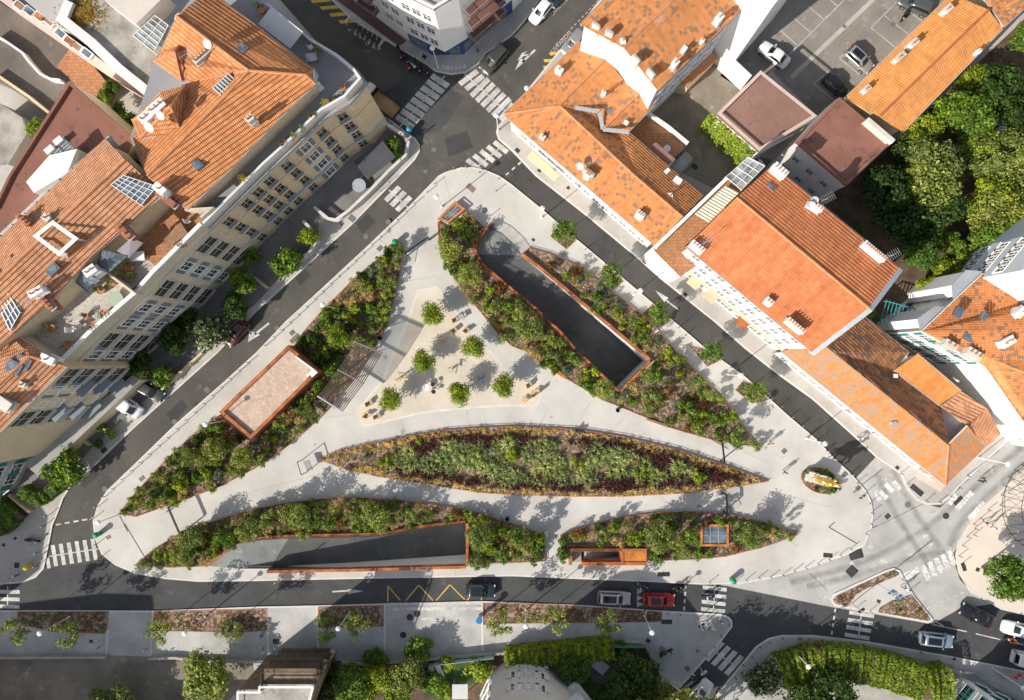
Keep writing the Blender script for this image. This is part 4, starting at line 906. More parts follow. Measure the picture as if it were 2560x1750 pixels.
def aerial(px, py, z, label, h=2.2):
    p = P(px,py,z+h/2); mb = MB(); mb.tube([(p.x,p.y,z-.2),(p.x,p.y,z+h)], .025, 6); mb.bar((p.x-.7,p.y-.4,z+h-.1),(p.x+.7,p.y+.4,z+h-.1), .025)
    for i in range(7): t = -1+i/3; mb.bar((p.x+t*.65+.25,p.y+t*.37-.42,z+h-.1),(p.x+t*.65-.25,p.y+t*.37+.42,z+h-.1), .018)
    mb.bar((p.x-.4,p.y,z+h*.6),(p.x+.4,p.y,z+h*.6), .02); tag(mb.build('tv_aerial', grey_metal, uv=False), label, 'aerial')
# window prototypes: wall plane y = 0, outward +Y, sill height z = 0
def winproto(w, h, frame, sh=None, rail=None, key='w', nm='window', arch=False):
    r = MB()
    for x in (-w/2-.06, w/2+.06): r.box((x,.03,h/2), (.12,.1,h+.24))
    r.box((0,.03,h+.06), (w+.24,.1,.12)); r.box((0,.09,-.06), (w+.4,.24,.12)); r.box((0,.05,h/2), (.06,.05,h)); r.box((0,.05,h*.62), (w,.05,.05))
    o = r.build(nm, frame, origin=(0,0,0), uv=False)
    g = MB(); g.box((0,.015,h/2), (w,.03,h)); g.build('pane', win_glass, o, uv=False)
    if sh:
        for s in (-1,1):
            g = MB(); g.box((s*(w/2+.12+w*.24),.06,h/2), (w*.46,.05,h))
            for k in range(int(h/.16)): g.box((s*(w/2+.12+w*.24),.09,.1+k*.16), (w*.36,.02,.07))
            g.build('shutter', sh, o, uv=False)
    if rail:
        g = MB(); g.box((0,.20,-.06), (w+.3,.32,.1)); g.box((0,.33,.62), (w+.3,.06,.06)); g.box((0,.33,.3), (w+.3,.03,.03))
        for k in range(int((w+.3)/.2)+1): g.box((-w/2-.12+k*.2,.33,.3), (.03,.03,.62))
        g.build('balcony', rail, o, uv=False)
    return proto(o)
W_cream = winproto(1.1, 1.9, cream_m, None, iron_b); W_shut = winproto(1.1, 1.8, white_m, shutter_m, None); W_plain = winproto(1.0, 1.4, white_m)
W_grn = winproto(1.1, 1.7, white_m, green_sh); W_wide = winproto(2.3, 2.1, beige_m, None, mat('pale_balcony', (.62,.58,.5), .85, .1, 3)); W_pale = winproto(1.0, 1.6, white_m, mat('pale_shutter', (.66,.66,.64), .7, .08, 3)); W_small = winproto(.8, 1.0, greyr_m)
W_green_b = winproto(1.3, 1.9, green_sh, None, white_m)
def windows(r, A, B, zs, n, pr, m0=.5, m1=.5, skip=(), side=1):
    A = Vector((A.x,A.y,0)); B = Vector((B.x,B.y,0)); d = (B-A); L = d.length; d.normalize(); nrm = Vector((d.y,-d.x,0))*side; rz = math.atan2(nrm.y,nrm.x)-math.pi/2; base = wloc(r)
    for j, z in enumerate(zs):
        for i in range(n):
            if (i,j) in skip: continue
            t = m0+(L-m0-m1)*((i+.5)/n); p = A+d*t+nrm*.004; pp = pr[i%len(pr)] if isinstance(pr, list) else pr
            copy_tree(pp, (p.x-base.x, p.y-base.y, z), rz, parent=r)
def band(r, pts, z0, z1, out, m, name='cornice', closed=False, side=1):
    mb = MB(); wallstrip(mb, pts, out, z0, z1, side, closed); return mb.build(name, m, r)
H1 = 15.2
# --- corner apartment building, top left
f2 = [(908,203),(868,249),(809,283),(717,371),(668,415),(570,512),(515,567)]
L2, g2 = house('cream corner apartment building with grey roof terrace and orange tiled roofs at the top left', f2+[(440,500),(360,430),(325,345),(385,160),(430,60),(520,-60),(600,-30),(640,3),(676,17),(723,53),(784,105),(845,141),(890,178)], H1, H1, cream_m, cap=roof_grey, name='apartment_building')
R2z, E2z = 20.6, 18.6
storey(L2, [(443,41),(407,119),(385,155),(454,202),(457,213),(331,341),(368,440),(468,523),(676,318),(789,208),(784,175),(640,64),(520,-25)], E2z, H1, E2z-.1, cream_m, .5)
roof(L2, [[(443,41,R2z),(623,177,R2z),(767,188,R2z-.9),(784,175,E2z),(640,64,E2z),(520,-25,E2z)], [(443,41,R2z),(407,119,E2z),(385,155,E2z),(454,202,E2z),(487,202,E2z),(623,177,R2z)],
   [(623,177,R2z),(559,246,R2z),(368,440,R2z),(385,462,E2z),(468,523,E2z),(573,425,E2z),(676,318,E2z),(789,208,E2z),(767,188,R2z-.9)], [(623,177,R2z),(487,202,E2z),(457,213,E2z),(331,341,E2z),(368,440,R2z),(559,246,R2z)], [(767,188,R2z-.9),(789,208,E2z),(784,175,E2z)]], tile_left, gut=grey_metal, ridge=ridge_m)
# small hipped turret roofs on the courtyard side
roof(L2, [[(331,301,19.6),(428,268,21.2),(463,215,19.6),(400,232,19.6)],[(331,301,19.6),(350,347,19.6),(428,268,21.2)],[(350,347,19.6),(455,335,19.6),(428,268,21.2)],[(455,335,19.6),(463,215,19.6),(428,268,21.2)]], tile_left, gut=grey_metal, ridge=ridge_m, name='hipped_roof')
storey(L2, [(331,301),(350,347),(455,335),(463,215),(400,232)], 19.6, H1, 19.5, cream_m, .35)
roof(L2, [[(385,155,18.9),(438,130,20),(454,202,18.9)],[(385,155,18.9),(407,128,18.9),(455,105,18.9),(438,130,20)],[(455,105,18.9),(468,190,18.9),(454,202,18.9),(438,130,20)]], tile_left, gut=grey_metal, ridge=ridge_m, name='hipped_roof')
glazing(L2, [(535,222,20.5),(573,187,20.2),(638,245,19.2),(601,281,19.3)], 6, 4, pool_glass and white_metal, pool_glass)
roof(L2, [[(762,185,19.6),(785,170,18.7),(795,188,18.6),(790,208,18.7)]], grey_metal, name='zinc_roof')
chimney(L2, 515,137,19.6, 3.2,.5,1.0, -42, 7); chimney(L2, 395,270,20.6, 2.0,1.0,1.0, -40, 3, white_m); chimney(L2, 372,292,20.2, 2.0,1.0,1.0, -40, 3, white_m); chimney(L2, 628,300,19.9,.8,.6,1.4,-42,2)
velux(L2, 492,410,19.6,.9,1.2,-42); velux(L2, 605,121,20,1.0,.9,40)
dish(518,110,20.8, .5, 'grey satellite dish beside the long chimney of the corner apartment building'); dish(372,318,21.2,.55,'dark satellite dish on the small white chimney, nearer the brown felt roof'); dish(400,288,21.4,.5,'dark satellite dish on the small white chimney, nearer the hipped roof'); aerial(478,145,20,'white aerial beside the long chimney of the corner building')
fr = [P(a,b,H1) for a,b in [(676,17),(723,53),(784,105),(845,141),(890,178),(908,203)]+f2[1:]]
wp = MB(); wallstrip(wp, fr, .26, H1-.1, H1+.9, -1); wp.build('parapet', mat('parapet_stone', (.66,.66,.66), .8, .08, 2), L2)
band(L2, fr, 14.3, 14.7, .32, mat('slate_cornice', (.30,.32,.35), .7, .12, 3), side=1); band(L2, fr[5:], 3.5, 3.8, .25, greyr_m, side=1); band(L2, fr[5:], 10.2, 10.4, .15, cream_m, side=1)
gF = [P(a,b,H1) for a,b in f2]
for i, n in ((1,1),(2,2),(3,1),(4,3),(5,1)): windows(L2, gF[i], gF[i+1], (1.0,4.6,7.9,11.2), n, W_cream if i != 2 else [W_cream, W_shut], .3, .3, side=-1)
band(L2, [P(640,3,H1),P(676,17,H1)], 14.2, 14.75, .5, greyr_m, side=1)
# terrace awning and furniture
mb = MB(); 
for i in range(4):
    a = P(672+i*20, 47+i*15.5, 16.8); mb.box((a.x,a.y,16.8+.03*i), (1.15,2.3,.05), math.radians(-38))
tag(mb.build('terrace_awning', mat('awning_cloth', (.6,.6,.58), .85, .1, 2), uv=False), 'white striped awning panels on the top edge terrace', 'awning')
def chairth(px, py, z, rz, m, label, group, name='terrace_chair', s=1.0):
    p = P(px,py,z+.4); r = empty(name, (p.x,p.y,z), label, 'chair', group); r.rotation_euler = (0,0,rz); r.scale = (s,)*3
    mb = MB(); mb.box((0,0,.44), (.48,.5,.04)); mb.v = [(v[0]+p.x,v[1]+p.y,v[2]+z) for v in mb.v]; mb.build('seat', m, r, uv=False)
    mb = MB(); mb.box((-.25,0,.72), (.05,.5,.5)); mb.v = [(v[0]+p.x,v[1]+p.y,v[2]+z) for v in mb.v]; mb.build('backrest', m, r, uv=False)
    for a in (-.2,.2):
        for b in (-.2,.2):
            mb = MB(); mb.box((a,b,.22), (.05,.05,.44)); mb.v = [(v[0]+p.x,v[1]+p.y,v[2]+z) for v in mb.v]; mb.build('leg', m, r, uv=False)
    return r
def table(px, py, z, sx, sy, rz, m, label, legs=True, name='terrace_table', rnd_=False, group=None):
    p = P(px,py,z+.7); r = empty(name, (p.x,p.y,z), label, 'table', group); mb = MB()
    if rnd_: mb.disc((p.x,p.y,z+.7), sx, .06, 24)
    else: mb.box((p.x,p.y,z+.73), (sx,sy,.06), rz)
    mb.build('table_top', m, r); mb = MB()
    for a in (-.35,.35):
        for b in (-.35,.35): mb.box((p.x+(a*sx*math.cos(rz)-b*sy*math.sin(rz))*(.6 if rnd_ else 1), p.y+(a*sx*math.sin(rz)+b*sy*math.cos(rz))*(.6 if rnd_ else 1), z+.35), (.06,.06,.7))
    mb.build('legs', dark_metal, r, uv=False)
    return r
def pot(px, py, z, s, label, flow=None):
    p = P(px,py,z+.3); r = empty('potted_plant', (p.x,p.y,z), label, 'potted plant', 'potted plants on the terraces'); mb = MB(); mb.lathe([(0,0),(.22*s,0),(.30*s,.42*s),(.32*s,.42*s),(.26*s,.38*s),(0,.38*s)], p*1, 12)
    mb.v = [(v[0],v[1],v[2]-p.z+z) for v in mb.v]; mb.build('pot', pot_m, r, uv=False); rnd = random.Random(int(px)); mb = crown_mb(int(px+py), .45*s, .35*s, 1.1*s, 6, 130, .10, spread=.6)
    mb.v = [(v[0]+p.x,v[1]+p.y,v[2]+z) for v in mb.v]; mb.build('leaves', flow or L_green, r, uv=False)
chairth(777,118,H1,.6,white_metal,'white armchair on the grey roof terrace near the street parapet','terrace chairs on the corner building'); chairth(802,221,H1,-.8,white_metal,'white reclining chair beside the tiled roof corner on the grey terrace','terrace chairs on the corner building',s=1.3); chairth(752,260,H1,2.4,white_metal,'white chair beside the cushions on the lower part of the grey terrace','terrace chairs on the corner building')
table(779,143,H1,1.2,.9,.2,pool_glass,'pale glass garden table on the grey roof terrace')
for i,(a,b,s,l) in enumerate([(795,127,1.0,'empty looking pot beside the white armchair'),(857,218,1.0,'brown pot at the right corner of the grey terrace'),(838,247,.9,'brown pot near the white parapet bend'),(816,259,1.3,'yellow green potted plant on the grey terrace'),(778,292,1.0,'small flowering pot on the parapet of the grey terrace'),(788,290,1.0,'orange flowering pot beside the parapet'),(779,240,1.1,'dark pot beside the tiled eave'),(746,272,1.1,'leafy pot behind the red cushion'),(757,325,1.1,'spiky potted plant along the lower parapet'),(737,345,1.2,'green potted plant along the lower parapet'),(712,360,1.3,'bushy potted plant at the bottom corner of the grey terrace'),(655,26,1.6,'large leafy pot on the top terrace')]): pot(a,b,H1,s,l, L_lime if i%3==0 else (L_rust if i%3==1 else L_green))
# white stone gable caps on the parapet
for a,b,c_,d_ in ((862,240,868,262),(820,283,850,270)):
    pass
patchm = MB(); patchm.box((*(P(600,350,15.3).xy),15.3),(4.6,3.4,.14), math.radians(-48)); patchm.build('terracotta_deck', pink_m, L2)
# --- middle apartment building with terraces
f1 = [(515,567),(396,686),(349,739),(249,825),(166,908)]
L1, g1 = house('beige apartment building with planted roof terraces along the left street', f1+[(60,870),(-90,960),(-250,900),(-250,760),(-60,640),(150,440),(270,370),(330,420),(440,500)], H1, H1, beige_m, cap=paleslab, name='apartment_building')
e1, k1 = 19.3, 21.2
storey(L1, [(263,346),(405,483),(363,520),(230,639),(130,747),(41,828),(-60,910),(-60,650),(0,595),(149,454)], e1, H1, e1-.1, cream_m, .3)
roof(L1, [[(263,346,e1),(313,399,k1),(144,559,k1),(0,697,k1),(-60,755,k1),(-60,650,e1),(0,595,e1),(149,454,e1)], [(313,399,k1),(405,483,e1),(363,520,e1),(230,639,e1),(130,747,e1),(41,828,e1),(-60,910,e1),(-60,755,k1),(0,697,k1),(144,559,k1)]], tile_brown, gut=None, ridge=ridge_m)
def zinc(r, pts, z, w, side):
    g = [P(a,b,z) for a,b in pts]; mb = MB(); O = wallstrip(mb, g, w, z-.12, z, side)
    for i in range(len(g)-1):
        n = max(1, int((g[i+1]-g[i]).length/1.5))
        for k in range(n+1): a = g[i].lerp(g[i+1], k/n); b = O[i].lerp(O[i+1], k/n); a.z = b.z = z+.03; mb.bar(a, b, .07, .05, 1)
    mb.build('zinc_strip', [grey_metal, zinc_dark], r)
zinc(L1, [(412,488),(363,524),(300,583),(230,643),(130,751),(41,832)], 19.1, 1.0, -1); zinc(L1, [(272,338),(149,447),(60,533),(0,588),(-60,645)], 19.1, 1.5, 1)
lw = q(0,1,300,545,480,400,715,565,540,725); g = [P(a,b,21.3) for a,b in lw]; mb = MB(); wallstrip(mb, g, .4, 19.0, 21.4, 1 if area2(g) > 0 else -1, True); o = mb.build('light_well', white_m, L1)
mb = MB(); gi = offset(g, .38); mb.prism([(p.x,p.y) for p in gi], 19.0, 20.9, bottom=False); mb.build('light_well_floor', terra_m, L1)
glazing(L1, [(282,463,20.9),(313,440,20.9),(396,468,19.7),(356,514,19.6)], 4, 6, white_metal, sky_glass); glazing(L1, [(-30,700,20.9),(-10,680,21),(55,782,19.7),(30,826,19.5)], 4, 6, white_metal, sky_glass)
chimney(L1, 66,552,19.9,1.6,.5,1.2,40,3,brick := mat('brick_red', (.33,.13,.08), .9, .2, 8, fine=6)); chimney(L1, 121,546,20.6,.8,.6,1.0,40,1); chimney(L1, 97,731,19.9,1.6,.7,1.4,-30,2,white_m); chimney(L1, 405,475,19.8,1.4,.8,1.5,40,1,white_m); chimney(L1, 418,498,19.0,2.6,.6,1.0,40,1,brick); chimney(L1, 312,579,19.2,2.0,.7,1.0,45,2,brick); chimney(L1, 118,754,19.3,2.2,.5,.8,50,4,brick); chimney(L1, 231,678,18.0,1.4,.9,1.2,-35,2,white_m)
velux(L1, 132,674,20.2,.9,1.4,45); aerial(75,760,19.8,'thin white aerial on the roof above the left terraces')
velux(L1, 31,640,20.6,.3,.3,45)
fr1 = [P(a,b,H1) for a,b in f1]; wp = MB(); wallstrip(wp, fr1, .3, H1-.1, H1+.9, -1); wp.build('parapet', beige_m, L1)
band(L1, fr1, H1+.9, H1+1.02, .0+.42, white_m, name='parapet_cap', side=-1); band(L1, fr1, 13.6, 13.8, .18, beige_m, side=1)
for k in range(4): 
    n = [2,1,2,2][k]; windows(L1, fr1[k], fr1[k+1], (.9,4.2,7.5,10.8), n, [[W_wide, W_shut],[W_wide],[W_shut],[W_wide, W_shut]][k], .3, .3, side=-1)
band(L1, fr1, 3.6, 3.85, .3, beige_m, side=1)
# terraces: orange paving, dividing walls, conservatories
mb = MB(); mb.sheet([[P(a,b,15.3) for a,b in [(508,545),(500,565),(396,672),(330,615),(440,505)]]], 15.3-.06); mb.build('terracotta_deck', terra_m, L1)
for pts in ([(278,690),(345,740)],[(510,548),(540,520),(468,524)],[(60,842),(150,905)]):
    g = [P(a,b,16.2) for a,b in pts]; mb = MB(); wallstrip(mb, g, .25, H1, 16.8, 1); mb.build('terrace_wall', beige_m, L1)
glazing(L1, [(243,660,17.6),(262,626,18.7),(318,641,17.9),(275,680,17.2)], 4, 2, zinc_dark, sky_glass, 'conservatory', .1); glazing(L1, [(190,705,17.4),(210,682,18.6),(252,700,17.8),(218,727,17.2)], 4, 2, zinc_dark, sky_glass, 'conservatory', .1)
roof(L1, [[(292,627,18.6),(328,594,18.8),(357,607,17.9),(322,645,17.8)]], mat('ribbed_sheet', (.33,.28,.29), .6, .1, 3), name='lean_to_roof')
table(437,587,H1,2.6,1.5,math.radians(35),timber,'oval wooden dining table on the terracotta terrace',group=None); table(343,641,H1,1.6,1.0,.1,white_metal,'white covered spa box on the terracotta terrace'); table(289,748,H1,.85,.85,0,mat('pale_green_paint',(.38,.46,.34),.6,.08,3),'round pale green table on the sunlit paved terrace',rnd_=True)
chairth(470,552,H1,.5,white_metal,'white chair at the upper corner of the terracotta terrace','chairs on the beige building terraces'); chairth(180,825,H1,.1,white_metal,'white lounge chair lying flat in the shade of the lower terrace','chairs on the beige building terraces',s=1.2); chairth(200,815,H1,.9,white_metal,'white lounge chair beside the terrace sunshade','chairs on the beige building terraces',s=1.2)
for i,(a,b,s,l,m_) in enumerate([(305,685,1.5,'yellow spiky potted plant by the conservatory',L_lime),(330,690,1.3,'square planter with a thin shrub on the terracotta terrace',L_green),(327,668,1.4,'flower pot beside the small conservatory',L_rust),(345,722,1.2,'square white pot at the parapet bend',L_green),(255,725,1.5,'yellow flowering pot by the trellis',L_lime),(268,785,1.8,'large grey leafed pot by the terrace parapet',L_grey),(180,865,2.0,'big red flowering pot at the lower terrace corner',L_rust),(238,815,1.6,'orange flowering pot on the parapet line',L_rust),(283,705,1.6,'climbing plant on the terrace wall',L_lime),(130,820,1.6,'dark green pot near the terrace house wall',L_dark),(215,790,1.0,'small rusty pot on the paved terrace',L_rust),(460,612,1.2,'row of planter boxes by the terracotta terrace edge',L_dark),(505,452,1.3,'potted tree on the small grey terrace',L_dark),(612,452,1.6,'climbing yellow plant at the end of the small terrace',L_lime)]): pot(a,b,H1,s,l,m_)
# --- lower left building
f3 = [(166,916),(80,1000),(0,1075),(-120,1180)]
L3, g3 = house('beige apartment building with grey balconies at the left edge', f3+[(-300,1100),(-250,900),(-60,830),(47,862),(140,893)], 16.6, 16.5, cream_m, name='apartment_building')
roof(L3, [[(166,916,16.9),(0,1078,16.9),(-120,1186,16.9),(-160,1120,18.6),(0,960,18.8),(75,890,18.4)],[(166,916,16.9),(75,890,18.4),(0,960,18.8),(-160,1120,18.6),(-200,900,17),(0,815,17.2),(60,850,17.2)]], tile_vold if False else tile_brown, gut=white_metal, ridge=ridge_m)
gg = [P(a,b,16.6) for a,b in f3]; windows(L3, gg[0], gg[2], (1.2,4.4,7.6,10.8,13.6), 4, [W_wide, W_shut, W_plain], .4, .4, side=-1)
for z in (4.0,7.2,10.4): 
    mb = MB(); a, b = gg[0].copy(), gg[2].copy(); d = (b-a).normalized()
    for t0,t1 in ((.2,.42),(.62,.85)): p0 = a.lerp(b,t0); p1 = a.lerp(b,t1); p0.z = p1.z = 0; wallstrip(mb, [p0,p1], 1.1, z-.15, z, 1)
    mb.build('balcony', shutter_m, L3)
velux(L3, 58,906,18.2,1.3,1.6,-60); velux(L3, 35,918,18.4,1.3,1.6,-60); chimney(L3, 122,898,17.4,1.6,.8,.8,25,1,white_m); chimney(L3, 60,961,17.7,.6,.5,.7,20,1); chimney(L3, 5,1005,18.0,2.6,1.2,.7,35,0,chim_m)
L3b, gb = house('single storey garage range with a flat top in front of the left apartment building', [(331,937),(352,950),(95,1190),(60,1160)], 3.0, 3.0, cream_m, cap=concrete_m, name='garage_building')
L4, g4 = house('pale grey apartment building at the lower left edge of the picture', [(85,1140),(45,1215),(0,1250),(-150,1330),(-400,1200),(-200,1020)], 0, 13.5, greyr_m, name='apartment_building')
windows(L4, g4[0], g4[1], (1.5,4.7,7.9,11.0), 2, W_grn, side=-1 if area2(g4) < 0 else 1); windows(L4, g4[1], g4[2], (1.5,4.7,7.9,11.0), 2, W_grn, side=-1 if area2(g4) < 0 else 1)
# --- yards and flat roofs, upper left
L5, g5 = house('triangular building with a red brown felt roof behind the tiled roofs', q(0,0,635,740,1215,1250,1140,1400,950,1250,300,1850,-60,2250,-60,1900,90,1589), 14.2, 14.0, cream_m, cap=red_felt, name='flat_roofed_building')
wp = MB(); wallstrip(wp, [P(a,b,14.2) for a,b in q(0,0,-60,1900,90,1589,635,740,1215,1250)], .3, 14.0, 14.45, -1); wp.build('parapet', red_felt, L5)
glazing(L5, [(*q1(0,0,480,1400),15.6),(*q1(0,0,610,1270),15.6),(*q1(0,0,690,1345),15.4),(*q1(0,0,540,1470),15.4)], 2, 4, zinc_dark, pool_glass)
L5b, _ = house('low white conservatory block on the red brown roof', q(0,0,440,1400,690,1340,600,1560,300,1740,230,1640), 16.2, 16.1, white_m, z0=13.9, name='roof_conservatory')
for a,b in ((545,1280),(465,1360)): chimney(L5, *q1(0,0,a,b), 14.0, 1.0,.6,1.0,-40,0,white_m)
L6, g6 = house('courtyard building with a wide gravel covered flat roof', q(0,0,600,-60,1000,-60,1230,200,1240,300,1470,430,1390,560,1650,740,1400,900,1060,640,850,400,520,190,600,0), 13.2, 13.0, white_m, cap=gravel_roof, name='flat_roofed_building')
wp = MB(); wallstrip(wp, [P(a,b,13.4) for a,b in q(0,0,1390,930,1050,660,800,420,510,190,590,0)], 1.1, 12.9, 13.6, -1); wp.build('parapet', mat('parapet_stone', (.6,.6,.6)), L6)
mb = MB(); rnd = random.Random(3)
for _ in range(1500):
    p = q1(0,0,rnd.gauss(730,85), rnd.gauss(120,75)); v = P(*p,13.1); leaf(mb, Vector((v.x,v.y,13.05+rnd.uniform(0,.12))), Vector((rnd.gauss(0,.5),rnd.gauss(0,.5),1)).normalized(), .16, rnd)
tag(mb.build('moss_patch', leafmat('moss_leaf', [(.20,.11,.02),(.32,.2,.04),(.42,.3,.08)]), uv=False), 'rusty yellow moss growing on the gravel roof', 'moss', kind='stuff')
L7, _ = house('small white flat topped block beside the gravel roof', q(0,0,940,0,1220,215,1440,0,1480,-60,900,-60), 15.6, 15.5, white_m, z0=12.9, cap=mat('pale_felt', (.6,.54,.48), .9, .08, 2), name='roof_block')
glazing(L6, [(*q1(0,0,1215,330),14.4),(*q1(0,0,1410,150),14.4),(*q1(0,0,1530,240),14.2),(*q1(0,0,1400,480),14.2)], 6, 2, white_metal, pool_glass)
p = P(430,25,16); mb = MB(); mb.lathe([(0,0),(.75,.0),(.8,.9),(.55,1.3),(0,1.45)], (p.x,p.y,13), 16); tag(mb.build('water_tank', pinkr_m, uv=False), 'round pale tank beside the orange roof at the top edge', 'tank')
L8, g8 = house('grey flat roofed house in the top left corner', q(0,0,150,-60,640,-60,600,0,500,200,420,170), 12.2, 12.0, greyr_m, cap=mat('pale_grey_felt', (.43,.41,.40), .9, .06, 1.5), name='flat_roofed_building')
L9, g9 = house('long narrow pink building with a row of roof hatches beside the shaded yard', q(0,0,-60,-40,30,-40,420,170,1040,640,1010,690,850,600,200,150), 9.2, 9.0, pinkr_m, cap=pinkr_m, name='townhouse')
for i,(x,y) in enumerate(((170,50),(260,100),(350,150),(440,190),(540,300),(620,370),(690,420),(780,480))):
    m = MB(); p = P(*q1(0,0,x,y),9.3); m.box((p.x,p.y,9.15), (1.4,.9,.3), math.radians(-38)); m.box((p.x,p.y,9.32), (1.1,.65,.04), math.radians(-38), 1); m.build('roof_hatch', [white_m, [timber, sky_glass, corten][i%3]], L9)
mb = MB(); mb.prism([(p.x,p.y) for p in G(q(0,0,-300,-200,0,20,840,560,760,800,600,900,440,1030,0,730,-300,600),6.0)], 0, 6.0, bottom=False); tag(mb.build('raised_yard', roadmat('yard_screed', (.20,.17,.145), (.11,.095,.085))), 'stained concrete raised yard in the upper left corner', 'yard')
cw = [P(*p,7.0) for p in q(0,0,-60,320,30,370,190,480,250,560,350,670,450,720,540,730)]; mb = MB(); wallstrip(mb, cw, .25, 5.9, 7.0, 1); tag(mb.build('yard_wall', white_m), 'curved pale balustrade wall in the shaded yard', 'wall')
cw = [P(*p,6.8) for p in q(0,0,-60,670,0,710,250,880,430,1025)]; mb = MB(); wallstrip(mb, cw, .3, 5.9, 6.8, 1); tag(mb.build('yard_wall', cream_m), 'straight pale wall below the shaded yard', 'wall')
L10, _ = house('grey gravel topped shed at the left edge', q(0,0,-200,850,0,930,190,1060,240,1190,60,1480,-60,1500,-200,1300), 6.2, 6.0, greyr_m, cap=gravel_roof, name='shed')
o, _p = tree('x', 'bush', *q1(0,0,290,1130), 1.1, 6.0); tag(o, 'pink flowering shrub beside the red brown felt roof', 'shrub')
patch('back_court', q(0,0,800,780,920,620,1040,690,1250,950,1190,1150), terra_m, 6.4)
for i,(x,y,s) in enumerate(((870,850,.8),(1000,950,.9),(1100,1060,.9),(960,760,.7))): o, _p = tree('x','bushg', *q1(0,0,x,y), s, 6.0); tag(o, 'dark shrub in the narrow tiled court, %s from the top' % ordn(i+1), 'shrub', 'shrubs in the narrow court')
# --- top centre: white building with the blue shopfront
T1, t1 = house('white apartment building with a pointed prow above a blue shopfront', [(1112,130),(1026,87),(966,47),(860,-25),(1000,-200),(1400,-100),(1255,20),(1165,98)], 3.5, 14.0, white_m, z0=3.5, cap=gravel_roof, name='apartment_building')
g = G([(1280,30),(1235,61),(1158,134),(1083,137),(1028,105),(966,62),(870,-10),(1000,-200),(1400,-100)]); mb = MB(); mb.prism([(p.x,p.y) for p in g], 0, 3.5, bottom=False); mb.build('shop_wall', white_m, T1)
mb = MB(); wallstrip(mb, g[:5], .12, .1, 3.3, 1); mb.build('shopfront', blue_shop, T1)
for a,b,n in ((1,2,3),(2,3,2),(3,4,1)):
    A,B = g[a],g[b]; d = (B-A); L = d.length; d.normalize(); nr = Vector((-d.y,d.x,0))
    for i in range(n): c = A+d*L*((i+.5)/n)+nr*.14; m = MB(); m.box((c.x,c.y,1.6), (L/n*.72,.06,2.1), math.atan2(d.y,d.x)); m.build('shop_window', win_glass if i%2 else sky_glass, T1, uv=False)
s1 = -1 if area2(t1) < 0 else 1
for i,n in ((0,3),(1,2),(2,4)): windows(T1, t1[i], t1[i+1], (4.6,7.6,10.8), n, W_plain, .5, .2, side=s1)
def balc(r, A, B, z, dep, side, railm=dark_metal, fl=None):
    A = Vector((A.x,A.y,0)); B = Vector((B.x,B.y,0)); mb = MB(); O = wallstrip(mb, [A,B], dep, z-.15, z, side); o = mb.build('balcony', fl or mat('brown_deck', (.17,.08,.06), .8, .2, 5), r)
    mb = MB(); 
    for a,b in ((A,O[0]),(O[0],O[1]),(O[1],B)):
        L = (b-a).length; u = Vector((0,0,1)); mb.bar(a+u*(z+1), b+u*(z+1), .06)
        for k in range(int(L/.14)+1): p = a.lerp(b, k*.14/L); mb.bar(p+u*z, p+u*(z+1), .025)
    mb.build('balcony_railing', railm, o, uv=False)
sd = -1
A_, B_ = t1[-1], t1[-2]
for z in (4.2,7.2,10.2): balc(T1, A_.lerp(B_, .05), A_.lerp(B_, .95), z, 1.3, s1, iron_b)
for z in (5.0,8.0,11): balc(T1, t1[2].lerp(t1[3], .1), t1[2].lerp(t1[3], .55), z, 1.1, -s1, iron_b)
wp = MB(); gt = offset(t1, .0); wallstrip(wp, [Vector((v[0],v[1],0)) for v in gt], .3, 13.9, 14.5, 1 if area2(t1) > 0 else -1, True); wp.build('parapet', white_m, T1)
T2, t2 = house('tall windowless white building above the courtyard at the top', [(1837,152),(1772,97),(1840,-20),(1940,-120),(2000,-80),(1960,10)], 4.0, 18.0, white_m, name='apartment_building')
windows(T2, t2[-1], t2[0], (4,7.5,11), 3, W_shut, side=1)
mb = MB(); wallstrip(mb, G([(1798,165),(1856,219)]), .5, 0, 4.0, -1); tag(mb.build('court_wall', white_m), 'white wall between the courtyard and the car park', 'wall')
# --- R0 top centre-right big roof
T0, t0 = house('tall house with a spotted orange roof and rows of chimneys at the top', [(1453,62),(1513,-10),(1700,-220),(1900,-60),(1843,34),(1645,225),(1560,125)], 13.4, 13.3, white_m, inset=.25)
roof(T0, [[(1450,59.5,13.5),(1560,119,15.6),(1684,0,15.6),(1880,-190,15.6),(1790,-300,13.5),(1510,0,13.5)],[(1560,119,15.6),(1645.5,227,13.5),(1843.5,34.6,13.5),(1960,-90,13.5),(1880,-190,15.6),(1684,0,15.6)]], tile_flat_old, gut=zinc_dark, ridge=ridge_m)
chimney(T0,1489,70,13.6,1.0,.35,1.6,30,4,potm=grey_metal); chimney(T0,1522,88,14.4,1.0,.35,1.6,30,4,potm=grey_metal); chimney(T0,1588,152,14.6,1.1,.35,1.6,45,4,potm=grey_metal); chimney(T0,1625,187,13.9,1.1,.35,1.6,45,4,potm=grey_metal); chimney(T0,1686,162,14.0,.8,.6,1.8,-50,2,white_m,potm=grey_metal); chimney(T0,1795,50,14.0,.9,.7,1.8,-50,2,white_m,potm=grey_metal); chimney(T0,1755,103,14,.4,.3,.7,-50,1,white_m); chimney(T0,1557,104,15.4,.5,.5,.5,0,1,white_m); chimney(T0,1709,125,14.2,.6,.4,.9,-50,0,white_m)
velux(T0,1621,25,14.8,1.2,.8,25); aerial(1648,55,15.4,'white aerial near the ridge of the spotted orange roof')
windows(T0, t0[5], t0[4], (4.5,7.5,10.5), 6, [W_shut, W_pale], side=1)
lt, _ = house('brown tiled lean-to roof along the shaded court', q(2,0,1400,745,1500,640,1790,440,1865,520,1600,800), 3.0, 2.4, cream_m, name='lean_to', inset=.2)
